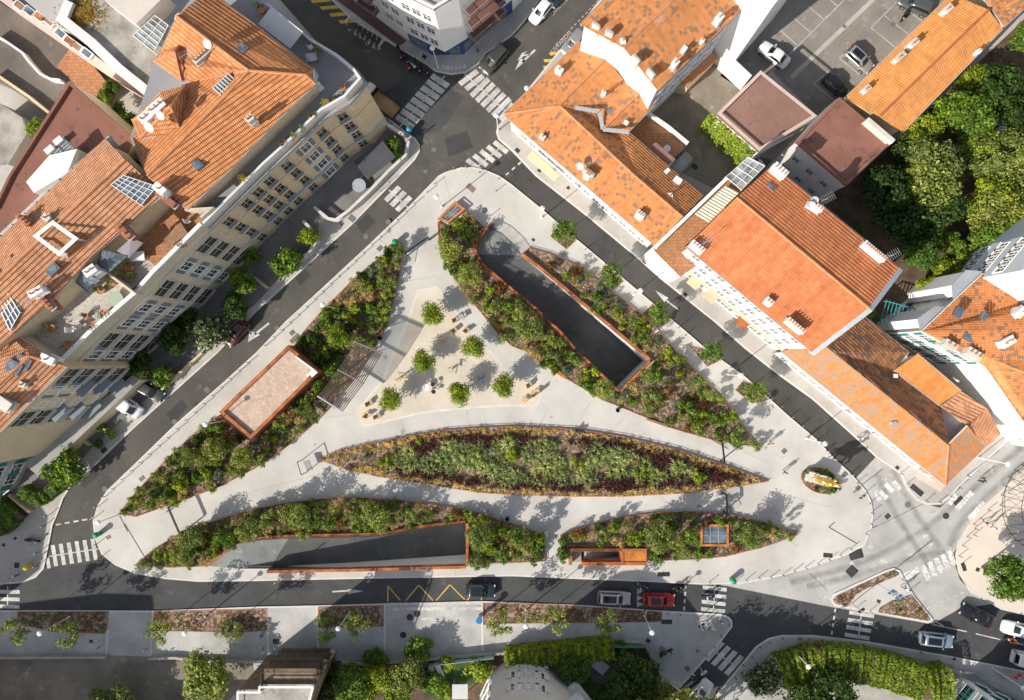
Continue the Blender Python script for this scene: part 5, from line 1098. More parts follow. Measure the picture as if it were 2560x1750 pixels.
roof(lt, [[(*q1(2,0,1490,690),3.4),(*q1(2,0,1790,440),3.4),(*q1(2,0,1865,525),2.7),(*q1(2,0,1590,800),2.7)]], tile_vold)
# --- R1 low L shaped house
e, k = 6.0, 8.0
T3, t3 = house('low L shaped house with old spotted tile roofs on the junction corner', [(1262,285),(1447,103)]+q(2,0,830,500,1040,750,1285,950,1060,1190)+[(1757,490),(1706,542),(1637,613),(1285,305)], e, e-.1, white_m, inset=.45)
A = lambda x,y,z: (*q1(2,0,x,y),z)
roof(T3, [[(1260,285,e),(1276,302,e),A(430,955,k)], [(1260,285,e),A(430,955,k),A(850,525,k),A(605,370,e)], [A(850,525,k),A(430,955,k),A(790,1010,6.4),A(1040,765,6.4),A(1000,715,6.8)],
   [(1276,302,e),(1637,613,e),(1706.5,542.5,k),(1587,440,k),A(430,955,k)], [A(430,955,k),(1587,440,k),(1706.5,542.5,k),(1757.7,490,e),(1698,440,e),A(1055,1195,e),A(830,1175,6.3),A(790,1010,6.4)],
   [A(1040,765,6.4),A(1160,830,7.6),A(830,1160,7.4),A(790,1010,6.5)], [A(1160,830,7.6),A(1285,950,6.1),A(1055,1190,6.1),A(830,1160,7.4)]], tile_flat_old, gut=grey_metal, ridge=ridge_m)
mb = MB()
for a,b in (((430,950),(790,1010)),((790,1010),(820,1170)),((820,1170),(1055,1195))):
    p0 = P(*q1(2,0,*a),7.4); p1 = P(*q1(2,0,*b),7.4); p0.z += .1; p1.z += .1; mb.bar(p0,p1,.5,.08)
    L = (p1-p0).length
    for i in range(int(L/.45)): c = p0.lerp(p1, (i+.5)*.45/L); mb.box((c.x,c.y,c.z+.02), (.34,.34,.12), math.radians(30))
mb.build('valley_gutter', grey_metal, T3)
chimney(T3,*q1(2,0,425,640),7.0,.9,.7,1.0,35,1,white_m); chimney(T3,*q1(2,0,275,1240),6.6,.6,.5,.7,35,1,white_m); chimney(T3,*q1(2,0,825,845),7.4,.4,.3,1.4,0,1,white_m); chimney(T3,*q1(2,0,1030,1110),6.8,.4,.3,.5,35,0,white_m); chimney(T3,*q1(2,0,690,1560),7.0,1.6,.6,1.0,35,5); chimney(T3,*q1(2,1,1155,355),7.0,1.1,.9,1.0,35,3,white_m); chimney(T3,*q1(2,1,1495,40),7.0,.9,.5,.8,35,0,white_m); chimney(T3,*q1(2,1,1420,185),7.1,.7,.7,.5,0,1,white_m); chimney(T3,*q1(2,1,680,-5),7.0,.8,.8,.8,35,2,white_m); chimney(T3,*q1(2,0,1400,1545),6.6,.5,.3,.5,-40,0,white_m)
velux(T3,*q1(2,0,880,1010),6.9,.8,.8,35); aerial(*q1(2,0,700,1480),7.4,'bent aerial over the chimney of the low L shaped house'); dish(*q1(2,0,610,1500),7.0,.5,'pale satellite dish beside the crowded chimney on the low L shaped house')
windows(T3, t3[-1], t3[-2], (1.0,), 14, W_plain, side=1)
mb = MB(); wallstrip(mb, [P(*p,2.4) for p in q(2,0,180,1370,330,1500,430,1589)], 1.0, 2.3, 2.6, -1); mb.build('cream_awning', cream_m, T3)
# back yard of the low house
ty, _ = house('brick paved roof yard behind the low house', q(2,0,1060,1195,1230,1000,1420,1130,1600,1280,1480,1400,1240,1330), 4.2, 3.2, pinkr_m, cap=terra_m, name='yard_block')
mb = MB(); wallstrip(mb, [P(*p,4.2) for p in q(2,0,1230,1000,1420,1130,1600,1280)], .3, 3.1, 4.2, -1); mb.build('parapet', white_m, ty)
sb, _ = house('small brown felt roofed shed on the roof yard', q(2,0,1230,1330,1300,1280,1478,1435,1410,1490), 5.6, 5.5, white_m, cap=brown_felt, name='shed')
table(*q1(2,0,1400,1340),3.2,.45,.45,0,white_metal,'small round white table with a chair in the brick yard',rnd_=True)
# --- between: terrace with white awning, then the tall orange roofed house
T4, t4 = house('narrow white house with a brown roof terrace and draped awning', [(1637,613),(1640,625),(1705,690),(1755,655),(1740,625)]+q(2,1,1580,620,2020,205,2200,20,1940,0,1860,80,1300,620), 9.0, 8.0, white_m, cap=terra_m)
wp = MB(); wallstrip(wp, [P(*p,9.0) for p in q(2,1,1290,625,1940,0)], .4, 7.9, 9.0, -1); wp.build('parapet', white_m, T4)
mb = MB(); pts = [P(*p,10.2) for p in q(2,1,1650,345,1930,85,2050,150,1775,420)]; n = 26
for i in range(n):
    a = pts[0].lerp(pts[1], i/n); b = pts[0].lerp(pts[1], (i+1)/n); c = pts[3].lerp(pts[2], (i+1)/n); d = pts[3].lerp(pts[2], i/n); z = Vector((0,0,.10*(i%2)))
    mb.face([a+z, b+Vector((0,0,.10*((i+1)%2))), c+Vector((0,0,.10*((i+1)%2))), d+z])
tag(mb.build('terrace_sunshade', mat('ecru_cloth', (.62,.58,.46), .9, .08, 2), uv=False), 'ecru pleated sunshade over the narrow roof terrace', 'awning')
glazing(T4, [(*q1(2,1,1930,10),10.4),(*q1(2,0,2130,1420),10.4),(*q1(3,0,-30,1500),10.2),(*q1(2,1,2070,125),10.2)], 4, 3, white_metal, pool_glass, lift=.0)
E5, K5 = 12.6, 14.8
T5, t5 = house('tall white fronted house with a clean bright orange roof', [(1715,617),(2031,880),(2173,771),(2249,670),(1975,448),(1935,418),(1845,492)], E5, E5-.1, white_m, inset=.35)
roof(T5, [[(1715,617,E5),(2031,880,E5),(2173,771,K5),(1920,559,K5),(1841,494,K5)],[(1841,494,K5),(1920,559,K5),(2173,771,K5),(2249.5,670,E5),(1975,448,E5),(1930,415,E5)]], tile_new, gut=grey_metal, ridge=ridge_m)
mb = MB(); d_ = [P(2031,880,E5),P(2173,771,K5),P(2249,670,E5)]
for a,b in zip(d_,d_[1:]): mb.bar(a+Vector((.12,-.12,.06)), b+Vector((.12,-.12,.06)), .55, .1)
mb.build('verge_flashing', grey_metal, T5)
F0, F1 = t5[0], t5[1]
windows(T5, F0, F1, (4.3,7.0,9.8), 9, W_pale, .6, .6, side=1); windows(T5, F0, F1, (1.0,), 7, [W_plain, W_shut], .6, .6, side=1)
band(T5, [F0,F1], 3.6, 3.9, .35, cream_m, side=-1); band(T5, [F0,F1], 11.9, 12.2, .2, white_m, side=-1)
for t in (.18,.33,.62): a = F0.lerp(F1,t); b = F0.lerp(F1,t+.09); mb = MB(); wallstrip(mb, [Vector((a.x,a.y,0)),Vector((b.x,b.y,0))], 1.2, 2.7, 2.85, -1); mb.build('shop_awning', corten if t > .5 else cream_m, T5)
chimney(T5,1741,619,12.9,1.8,.8,1.2,38,4,white_m); chimney(T5,1920,755,13.0,.9,.8,.9,38,2,white_m); chimney(T5,1985,815,13.1,2.6,.6,1.4,40,6,white_m); chimney(T5,2035,518,13.2,1.8,.7,1.4,30,4,white_m); chimney(T5,2182,630,13.1,3.4,.7,1.2,40,9,white_m)
chimney(T5,1945,430,12.8,2.0,1.2,1.4,40,4,white_m)
velux(T5,1924,472,13.4,1.1,1.1,40); aerial(1765,605,14.0,'tall bare aerial on the left chimney of the bright orange roof'); aerial(2060,500,13.6,'tangle of aerials beside the chimney on the far side of the bright orange roof'); aerial(2222,640,13,'small aerial at the right end of the long chimney'); dish(2036,500,13.8,.45,'white satellite dish on the bright orange roof, upper one'); dish(2028,512,13.8,.45,'white satellite dish on the bright orange roof, lower one')
# --- R3 low house at the right end
E6, K6 = 5.0, 7.4
T6, t6 = house('long low house with a patched tile roof ending in a hip at the right', [(1953,880),(2363,1213),(2462,1119),(2500,1082),(2465,1021),(2350,1012),(2272,880),(2158,789)], E6, E6-.1, white_m, inset=.4)
B = lambda x,y,z: (*q1(3,2,x,y),z)
roof(T6, [[(1953,880,E6),(2363,1215,E6),(2371,1112,K6),(2083,880,K6),(2040,846,K6)],[(2363,1215,E6),(2463,1118,E6),B(1800,665,K6),(2371,1112,K6)]], tile_vold, gut=white_metal, ridge=ridge_m)
roof(T6, [[(2040,846,K6),(2083,880,K6),(2371,1112,K6),B(1560,520,5.6),B(1140,165,5.2),(2272,880,E6),(2158,789,E6)]], tiles('clay_tiles_dark_weathered', [(.30,.13,.07),(.42,.19,.09),(.50,.25,.12)], old=(.12,.09,.07), oldamt=.72, pu=.36, pv=.42), gut=white_metal, name='rear_roof')
roof(T6, [[B(1350,15,6.4),B(1745,350,6.4),B(1550,485,5.9),B(1140,165,5.9)]], tile_flat, gut=grey_metal, name='annex_roof'); roof(T6, [[B(1750,360,6.6),B(1975,510,6.2),B(1800,660,6.9),B(1560,495,6.4)],[B(1975,510,6.2),B(2100,735,5.6),B(1960,860,5.4),B(1800,670,6.9)]], tile_brown, gut=grey_metal, name='annex_roof')
storey(T6, q(3,2,1350,15,1745,350,1550,485,1140,165), 6.4, 4.5, 5.8, beige_m, .2); storey(T6, q(3,2,1750,360,1975,510,2100,735,1960,860,1800,670,1560,495), 6.3, 0, 5.3, white_m, .3)
chimney(T6,*q1(3,2,1130,640),6.1,.6,.3,.6,-15,0,grey_metal); chimney(T6,*q1(3,2,400,0),6.4,.8,.3,.3,30,0,white_metal); chimney(T6,*q1(3,2,1150,215),5.8,.3,.3,.3,0,0,white_m)
windows(T6, t6[0], t6[1], (1.0,), 16, W_plain, side=1)
mb = MB(); wallstrip(mb, [P(*p,3) for p in q(3,2,1350,1060,1590,1210)], .9, 2.9, 3.05, -1); mb.build('shop_awning', pinkr_m, T6)
# --- R4, R5 right edge
T7, t7 = house('white house with a spotted orange roof and zinc bays at the right edge', [(2305,828),(2463,916),(2554,1047),(2700,1150),(2800,900),(2620,745),(2457,686)], 10.8, 10.7, white_m, inset=.3)
roof(T7, [[(2305,828,10.8),(2463,916,10.8),(2554,1047,10.8),(2660,1180,10.8),(2740,1000,12.4),(2486,900,11.9),(2560,825,12.9),(2660,760,13),(2620,745,10.8),(2457,684,10.8)],[(2486,900,11.9),(2740,1000,12.4),(2800,900,12),(2660,760,13),(2560,825,12.9)]], tile_flat_old, gut=white_metal)
roof(T7, [[(2301,825,10.5),(2294,796,9.8),(2335,766,9.8),(2362,767,10.2)],[(2384,748,10.5),(2380,712,9.8),(2415,675,9.8),(2457,678,10.4)]], grey_metal, name='bay_roof')
for a in ([(2301,825),(2294,796),(2335,766),(2362,767)],[(2384,748),(2380,712),(2415,675),(2457,678)]): storey(T7, a, 10.2, 0, 9.7, white_m, .15)
velux(T7,2396,781,12,1.0,1.2,30); velux(T7,2460,795-5,12,.8,.8,30); velux(T7,2420,842,11.6,1.1,.9,30); chimney(T7,2372,862,11.2,1.6,.8,1.0,30,2); chimney(T7,2430,885,11.2,2.0,1.0,1.2,30,3); chimney(T7,2513,855,12.2,1.8,.9,1.2,-30,2,white_m); chimney(T7,2550,780,12.4,1.6,.7,1.0,-40,1,white_m)
windows(T7, t7[0], t7[1], (1.5,4.5,7.6), 4, W_grn, side=1)
T8, t8 = house('tall pale blue grey house with white gable at the right edge', [(2478,690),(2560,742),(2700,850),(2800,700),(2700,480),(2560,590)], 12.4, 17.5, mat('pale_blue_render', (.66,.70,.74), .85, .06, 2))
windows(T8, t8[-1], t8[0], (2,5.5,9,12.5), 5, W_plain, side=1)
# --- brown roofed blocks and the long orange roof by the car park
T9, t9 = house('brown felt roofed block with pale parapet and ivy', q(2,0,1845,1030,2240,640,2750,1050,2230,1370), 6.0, 5.6, white_m, cap=brown_felt, name='flat_roofed_building')
wp = MB(); wallstrip(wp, t9, .4, 5.5, 6.2, 1 if area2(t9) > 0 else -1, True); wp.build('parapet', pinkr_m, T9)
T10, t10 = house('grey walled house with a maroon felt roof', [(2097,243),(2229,355),(2141,438),(2114,464),(1990,356)], 9.0, 8.7, mat('pinkish_grey_render', (.5,.47,.46), .88, .08, 2), cap=red_felt, name='flat_roofed_building')
wp = MB(); wallstrip(wp, t10, .3, 8.6, 9.1, 1 if area2(t10) > 0 else -1, True); wp.build('parapet', red_felt, T10)
i0 = 3; windows(T10, t10[-1], t10[-2], (1.5,5.2), 3, W_small, side=1)
band(T10, [t10[0].lerp(t10[1], .5), t10[1]], 8.7, 9.9, .5, chim_m, name='chimney_wall', side=-1)
E7, K7 = 8.4, 9.8
T11, t11 = house('long narrow house with a bright orange roof between the car park and the garden', [(2111,246),(2256,329),(2507,72),(2366,0),(2440,-90),(2500,-60),(2560,-20)][:3]+[(2471,25),(2370,-4)], E7, E7-.1, cream_m, inset=.3)
roof(T11, [[(2112,245,E7),(2200,290,K7),(2471,25,K7),(2378,-14,E7)],[(2200,290,K7),(2256,331,E7),(2507,72,E7),(2471,25,K7)]], tile_flat, gut=grey_metal, ridge=mat('ridge_red', (.42,.14,.06), .9, .15, 6))
chimney(T11,*q1(3,0,880,810),8.9,1.0,.6,.9,-42,2); chimney(T11,*q1(3,0,1180,520),9,1.6,.6,.9,-42,2); chimney(T11,*q1(3,0,1300,400),9,1.2,.7,1.2,-42,3); chimney(T11,*q1(3,0,1610,90),9,1.2,.7,1.0,-42,2); chimney(T11,*q1(3,0,1890,470),8.9,.4,.4,.8,-42,1,white_m)
T12, t12 = house('house with an orange roof beyond the long roof in the top right corner', [(2478,20),(2512,68),(2660,-60),(2600,-180),(2440,-60)], 9.2, 9.0, cream_m, inset=.2)
roof(T12, [[(2478,20,9.3),(2512,66,9.3),(2680,-90,9.3),(2640,-130,10.6),(2490,10,10.6)],[(2478,20,9.3),(2490,10,10.6),(2640,-130,10.6),(2600,-200,9.3),(2430,-50,9.3)]], tile_flat_old, gut=grey_metal)
iv = MB(); rnd = random.Random(8)
a0 = P(*q1(2,0,1800,1010),4); a1 = P(*q1(2,0,2190,1380),4)
for _ in range(3800):
    t = rnd.random(); c = a0.lerp(a1,t); w = rnd.gauss(0,.45); z = rnd.uniform(.3,5.6); d = Vector((-.65,-.76,0)); p = c+d*(.5+abs(w)*.8+.3*math.sin(t*23)); p.z = z; leaf(iv, p, (d+Vector((rnd.gauss(0,.5),rnd.gauss(0,.5),.9))).normalized(), .2, rnd)
tag(iv.build('ivy', L_lime, uv=False), 'bright green ivy hanging down the side of the brown roofed block', 'ivy')
# --- bottom: brick balcony block, villa, hotel corner, and the houses just outside the frame whose shade reaches the street
U1, u1 = house('brown brick apartment block with stacked balconies and gravel roof at the bottom', [(594,1726),(648,1726),(648,1713),(786,1713),(780,1740),(740,1850),(594,1850)], 10.0, 9.8, browns_m, cap=gravel_roof, name='apartment_building')
wp = MB(); wallstrip(wp, u1, .22, 9.7, 10.3, 1 if area2(u1) > 0 else -1, True); wp.build('parapet', white_metal, U1)
ua, ub = P(655,1712,10), P(786,1712,10); ua.y += 1.6; ub.y += 1.6
for z in (3.4,6.4,9.3): balc(U1, P(655,1714,10), P(786,1714,10), z, 1.7, 1, dark_metal, browns_m)
windows(U1, P(655,1714,10), P(786,1714,10), (.8,3.6,6.6), 3, W_wide, side=-1)
U2, u2 = house('white villa with arched bay windows at the bottom centre', [(1265,1652),(1278,1646),(1320,1643),(1360,1650),(1372,1660),(1415,1690),(1470,1760),(1480,1900),(1180,1900),(1200,1740),(1232,1672)], 0, 12.0, mat('villa_render', (.62,.58,.54), .88, .06, 2), name='villa')
vs = 1 if area2(u2) > 0 else -1
windows(U2, u2[1], u2[2], (1.0,4.2,7.6), 2, W_pale, .1, .1, side=-1); windows(U2, u2[2], u2[3], (1.0,4.2,7.6), 2, W_pale, .1, .1, side=-1); windows(U2, u2[-2], u2[-1], (1.2,4.4,7.8), 2, W_shut, side=-1)
for z in (3.2,6.4): balc(U2, P(1415,1690,0), P(1470,1760,0), z, 1.4, 1, white_m, white_m)
U3, u3 = house('white and green hotel corner in the lower right', [(2400,1690),(2360,1740),(2350,1800),(2500,1900),(2700,1850),(2620,1790)], 0, 10.5, white_m, name='hotel')
windows(U3, u3[0], u3[1], (1.5,4.6,7.7), 2, W_green_b, side=-1 if area2(u3) < 0 else 1); windows(U3, u3[-1], u3[0], (1.5,4.6,7.7), 4, W_green_b, side=-1 if area2(u3) < 0 else 1)
balc(U3, u3[-1].lerp(u3[0],.2), u3[-1].lerp(u3[0],.95), 4.4, 1.2, 1, white_m, white_m)
house('apartment block just below the lower left corner', [(-340,1790),(-90,1760),(30,1765),(60,1990),(-340,1990)], 0, 15.0, cream_m, name='apartment_building')
house('house just below the left end of the bottom street', [(180,1880),(420,1880),(420,2000),(180,2000)], 0, 10.0, beige_m, name='apartment_building')
house('apartment block beyond the left edge beside the bottom street', [(-420,1500),(-230,1450),(-180,1530),(-200,1660),(-420,1700)], 0, 13.0, cream_m, name='apartment_building')
# ---------------------------------------------------------------- painted markings
MK = MB(); YK = MB(); FK = MB()
def stripes(mb, c, r, a, b, n, hl, hw, z=.008):
    for i in range(n):
        t = i/max(1,n-1); x = a[0]+(b[0]-a[0])*t; y = a[1]+(b[1]-a[1])*t
        mb.face([P(*q1(c,r,x+s*hl[0]+u*hw[0],y+s*hl[1]+u*hw[1]),0)+Vector((0,0,z)) for s,u in ((-1,-1),(1,-1),(1,1),(-1,1))])
def line(mb, c, r, pts, w=.12, z=.012):
    g = [P(*p)+Vector((0,0,z)) for p in q(c,r,*pts)]
    for a,b in zip(g,g[1:]): d = (b-a).normalized(); n = Vector((-d.y,d.x,0))*w/2; mb.face([a-n,b-n,b+n,a+n])
def dashes(mb, c, r, a, b, n, duty=.5, w=.18, z=.008):
    for i in range(n):
        t0 = i/n; t1 = (i+duty)/n; line(mb, c, r, (a[0]+(b[0]-a[0])*t0, a[1]+(b[1]-a[1])*t0, a[0]+(b[0]-a[0])*t1, a[1]+(b[1]-a[1])*t1), w, z)
def fin(mb):
    # every painted face looks up
    for i, f in enumerate(mb.f):
        v = [mb.v[k] for k in f]
        if area2(v) < 0: mb.f[i] = tuple(reversed(f))
def marking(name, m, label, build): mb = MB(); build(mb); fin(mb); struct(name, mb, m, label)
def cw1(m): stripes(m,1,0,(1660,730),(1345,1100),8,(76,50),(17,-21)); line(m,1,0,(1705,685,1300,1145),.16,.016); stripes(m,1,0,(1265,1180),(1265,1180),1,(82,58),(14,-18),PV+.01)
def cw2(m): stripes(m,1,0,(1920,700),(1972,745),2,(80,-60),(16,18)); stripes(m,1,0,(2022,790),(2215,968),5,(78,-78),(16,18)); stripes(m,1,0,(2262,1010),(2262,1010),1,(60,-70),(16,18)); line(m,1,0,(1880,665,2250,1000),.16,.016)
def cw3(m): stripes(m,1,0,(2210,1328),(1965,1490),5,(60,48),(15,-16)); line(m,1,0,(2232,1310,1970,1530),.16,.016)
def cw4(m): stripes(m,1,1,(1233,162),(1333,250),3,(62,-62),(18,15)); line(m,1,1,(1200,125,1370,285),.16,.016)
def cw5(m): stripes(m,0,3,(492,285),(850,228),6,(16,95),(18,-3)); stripes(m,0,3,(435,350),(435,350),1,(8,50),(16,-3)); line(m,0,3,(440,293,895,222),.16,.016)
def cw6(m): stripes(m,0,3,(60,612),(60,745),3,(118,2),(0,17)); line(m,0,3,(70,560,68,760),.16,.016)
def cw7(m): stripes(m,2,3,(1830,582),(1815,778),4,(108,12),(0,17)); line(m,2,3,(1832,550,1816,800),.16,.016)
def cw8(m): stripes(m,2,3,(1828,1148),(2005,1275),4,(72,-82),(20,14)); line(m,2,3,(1830,1150,2010,1278),.14,.016)
def cw9(m): stripes(m,3,3,(845,815),(805,1015),4,(112,18),(-3,17)); line(m,3,3,(845,800,815,1030),.16,.016)
for i,(f,l) in enumerate(((cw1,'long zebra crossing in the shade beside the flatbed truck'),(cw2,'zebra crossing below the parked grey car at the top junction'),(cw3,'zebra crossing at the top tip of the square'),(cw4,'short three bar zebra crossing on the left street'),(cw5,'zebra crossing at the lower left corner of the square'),(cw6,'zebra crossing at the left edge of the bottom street'),(cw7,'zebra crossing on the bottom street under the scooter rider'),(cw8,'zebra crossing on the side street in the lower right'),(cw9,'zebra crossing on the bottom street below the traffic island'))): marking('zebra_crossing', white_line, l, f)
def f1_(m): stripes(m,3,2,(1165,1205),(1165,1205),1,(30,38),(18,-14)); stripes(m,3,2,(1095,1225),(1040,1290),2,(34,36),(18,-14)); stripes(m,3,2,(990,1300),(870,1330),2,(20,40),(16,-12)); stripes(m,3,2,(1670,1330),(1670,1330),1,(34,-40),(-18,-16)); stripes(m,3,2,(1810,1300),(1740,1380),2,(34,-36),(18,16)); stripes(m,3,2,(1920,1395),(1850,1470),2,(36,-36),(18,16)); stripes(m,3,3,(1660,305),(1425,440),5,(28,66),(20,-9)); line(m,3,3,(1400,470,1690,330),.16,.016); stripes(m,3,3,(1290,450),(1290,450),1,(70,-35),(10,30)); stripes(m,3,3,(770,380),(770,380),1,(22,38),(12,-8))
marking('faint_crossings', faint_line, 'faint worn crossing bars on the pale carriageway', f1_)
def arr(m):
    line(m,1,1,(-10,1430,118,1328),.28); m.face([P(*p)+Vector((0,0,.012)) for p in q(1,1,-72,1500,-60,1395,38,1432)]) 
    line(m,2,1,(1395,1125,1500,1205),.22); m.face([P(*p)+Vector((0,0,.012)) for p in q(2,1,1293,1033,1412,1100,1375,1138)])
    line(m,1,3,(690,611,832,602),.20); m.face([P(*p)+Vector((0,0,.012)) for p in q(1,3,828,585,968,605,835,633)])
    m.face([P(*p)+Vector((0,0,.012)) for p in q(2,0,25,635,75,530,128,545)]); line(m,2,0,(95,560,208,450),.28); m.face([P(*p)+Vector((0,0,.013)) for p in q(2,0,48,548,90,480,140,462,108,490,95,520)]); line(m,2,0,(80,500,160,495),.2)
marking('road_arrows', white_line, 'white direction arrows painted on the streets', arr)
def lin_(m):
    dashes(m,0,3,(500,1500-430*0-1250+0,),(0,0),0) if False else None
    g = q(0,2,505,1560,830,1503); dashes(m,0,2,(505,1560),(900,1490),5,.58,.22)
    dashes(m,2,3,(1568,545),(1552,810),4,.55,.24); dashes(m,3,3,(608,765),(570,1030),4,.5,.24); line(m,3,3,(1478,905,1795,972),.14); line(m,3,3,(1875,990,2097,1043),.14); line(m,3,3,(1510,878,1610,935),.12); line(m,3,3,(2180,1060,2311,1090),.14); dashes(m,3,3,(1430,765),(1800,600),6,.5,.16)
    dashes(m,2,3,(1625,1350),(1860,1515),3,.35,.2)
    dashes(m,1,0,(2255,1580),(2420,1440),3,.5,.2); dashes(m,2,0,(400,400),(860,-80),14,.5,.1); line(m,2,0,(255,200,500,-20),.1)
    for a,b in (((360,60),(505,185)),((220,160),(388,302)),((105,275),(265,417)),((540,-20),(630,70))): line(m,3,0,(*a,*b),.1,PV+.02)
    line(m,3,0,(800,-110,0,680),.1,PV+.02) ; line(m,3,0,(1160,20,925,255,1155,440),.1,PV+.02); line(m,3,0,(1160,20,1390,200),.1,PV+.02); line(m,3,0,(1045,145,1260,310),.1,PV+.02); line(m,3,0,(640,530,820,675),.1,PV+.02); line(m,3,0,(640,530,760,420),.1,PV+.02); line(m,3,0,(410,760,530,650,620,720),.1,PV+.02); line(m,3,0,(410,760,590,905),.1,PV+.02)
    for i in range(7): stripes(m,1,0,(1655+i*38,600+18*math.sin(i/6*math.pi)),(1655+i*38,600+18*math.sin(i/6*math.pi)),1,(14,3),(2,22),PV+.012)
    stripes(m,1,3,(1605,850),(1605,850),1,(107,-1),(0,13),PV+.012)
marking('lane_lines', white_line, 'white lane and parking lines', lin_)
def yel(m):
    line(m,1,3,(1190,700,1190,558,1303,690),.14); line(m,1,3,(1352,692,1470,552,1598,690),.14); line(m,1,3,(1627,690,1750,548,1885,682),.14); line(m,1,3,(1905,688,1935,655),.14); line(m,1,3,(2035,655,2035,700),.14)
    for i in range(4): stripes(m,1,0,(615+i*85-30,5+i*62),(615+i*85-30,5+i*62),1,(85,-8),(10,15))
    stripes(m,2,0,(400,480),(400,480),1,(60,-8),(6,13)); stripes(m,2,0,(350,545),(350,545),1,(60,-4),(6,13)); stripes(m,2,0,(335,605),(335,605),1,(50,-4),(6,13)); line(m,2,0,(400,440,440,480),.15)
marking('yellow_road_markings', yellow_line, 'yellow zigzag and hatched bay markings', yel)
marking('give_way_triangles', white_line, 'row of white triangles across the bottom street', lambda m: [m.face([P(*p)+Vector((0,0,.012)) for p in q(2,3,1128,525+i*57,1128,580+i*57,1180,552+i*57)]) for i in range(4)])
marking('car_park_gutter', mat('pale_channel', (.45,.42,.38), .9, .1, 3), 'pale drainage channel across the car park', lambda m: line(m,3,0,(950,-5,205,705),.55,PV+.016))
def rep(m):
    for c_,r_,pts in ((1,1,(900,430,1010,340,1080,420,960,520)),(1,1,(330,900,420,820,500,900,400,985)),(0,2,(1500,560,1640,430,1700,500,1560,640)),(0,2,(700,1180,860,1060,900,1110,760,1230)),(1,0,(1700,1250,1900,1180,1960,1330,1740,1420)),(2,1,(820,640,900,700,860,760,780,700)),(2,3,(2100,640,2250,650,2240,760,2080,740)),(1,3,(250,560,520,555,520,600,250,605)),(0,3,(1250,560,1480,560,1480,640,1250,640))): m.face([P(*p)+Vector((0,0,.002)) for p in q(c_,r_,*pts)])
marking('asphalt_repairs', roadmat('asphalt_repair', (.07,.07,.07), (.05,.05,.052)), 'darker repair patches in the carriageways', rep)
# bus stop platform
marking('bus_platform', white_line, 'white edge bands of the bus platform', lambda m: (stripes(m,1,3,(1608,715),(1608,715),1,(430,-3),(0,9),PV+.012), stripes(m,1,3,(1608,762),(1608,762),1,(430,-3),(0,14),PV+.012)))
mk = MB()
for pts in ((548,735,565,1210),(1160,720,1165,1215),(2040,700,2045,1140),(100,755,115,1215)): line(mk,1,3,pts,.22,PV+.014)
for pts in ((985,790,965,1180),(1385,790,1365,1180)): line(mk,0,3,pts,.22,PV+.014)
fin(mk); struct('paving_joint_bands', mk, kerb_m)
jm = MB()
for c_,r_,pts in ((1,1,(1650,620,1850,560)),(1,1,(1300,960,1640,900)),(1,2,(0,1250,620,1090)),(1,2,(560,600,900,560)),(1,2,(700,1060,760,1290)),(1,2,(1300,560,1340,720)),(1,2,(1900,500,1925,650)),(2,2,(320,520,240,700)),(2,2,(700,460,560,690)),(2,2,(1000,600,880,760)),(2,2,(1750,1230,1760,1420)),(2,2,(1000,1300,1000,1480)),(2,2,(400,1300,420,1560)),(1,2,(1500,1190,1560,1350)),(1,1,(1700,0,1750,200)),(1,1,(2000,60,1890,300)),(2,1,(0,620,200,560)),(3,2,(0,1250,560,1400)),(3,3,(0,60,280,200)),(2,2,(2100,900,2311,1000)),(2,3,(900,355,890,500)),(2,3,(300,360,300,480)),(1,3,(400,400,400,500)),(1,3,(1100,380,1100,490)),(1,3,(1800,370,1800,480)),(0,2,(1330,1180,1150,1330)),(0,3,(900,60,1150,20)),(0,2,(1800,560,1700,650)),(0,2,(2200,180,2100,260)),(1,1,(600,1040,720,1130)),(1,1,(1100,560,1200,640))): line(jm,c_,r_,pts,.035,PV+.005)
fin(jm); struct('paving_joints', jm, mat('joint_grey', (.30,.28,.26), .9, .1, 3))  # pour joints drawn as thin darker lines
sm = MB(); rs = random.Random(4); gp = [(v.x,v.y) for v in G(plaza)]
for x_,y_ in scatter(gp, 1.2, 420, .5, ([(v.x,v.y) for v in hole1],[(v.x,v.y) for v in hole2],[(v.x,v.y) for v in hole3]), rs):
    r0 = rs.uniform(.03,.09) if rs.random() < .85 else rs.uniform(.15,.4); k_ = 7; sm.face([(x_+r0*rs.uniform(.6,1.2)*math.cos(j*6.283/k_), y_+r0*rs.uniform(.6,1.2)*math.sin(j*6.283/k_), PV+.0045) for j in range(k_)])
tag(sm.build('paving_spots', mat('paving_stain', (.36,.33,.30), .9, .1, 3)), 'small stains and leaf litter on the pale paving', 'stains', kind='stuff')
dk = MB()
for c,r,pts in ((0,2,(1085,1475,1158,1620)),(0,3,(1130,-5,1308,292)),(3,3,(545,25,600,-20)),(3,3,(545,25,800,175))): line(dk,c,r,pts,.10,PV+.014)
for c,r,pts in ((3,2,(950,1589,1400,1370)),(3,3,(370,440,535,600)),(2,3,(1240,1000,1241,1002))): line(dk,c,r,pts,.05,.004)
fin(dk); struct('drain_slots', dk, dark_metal)
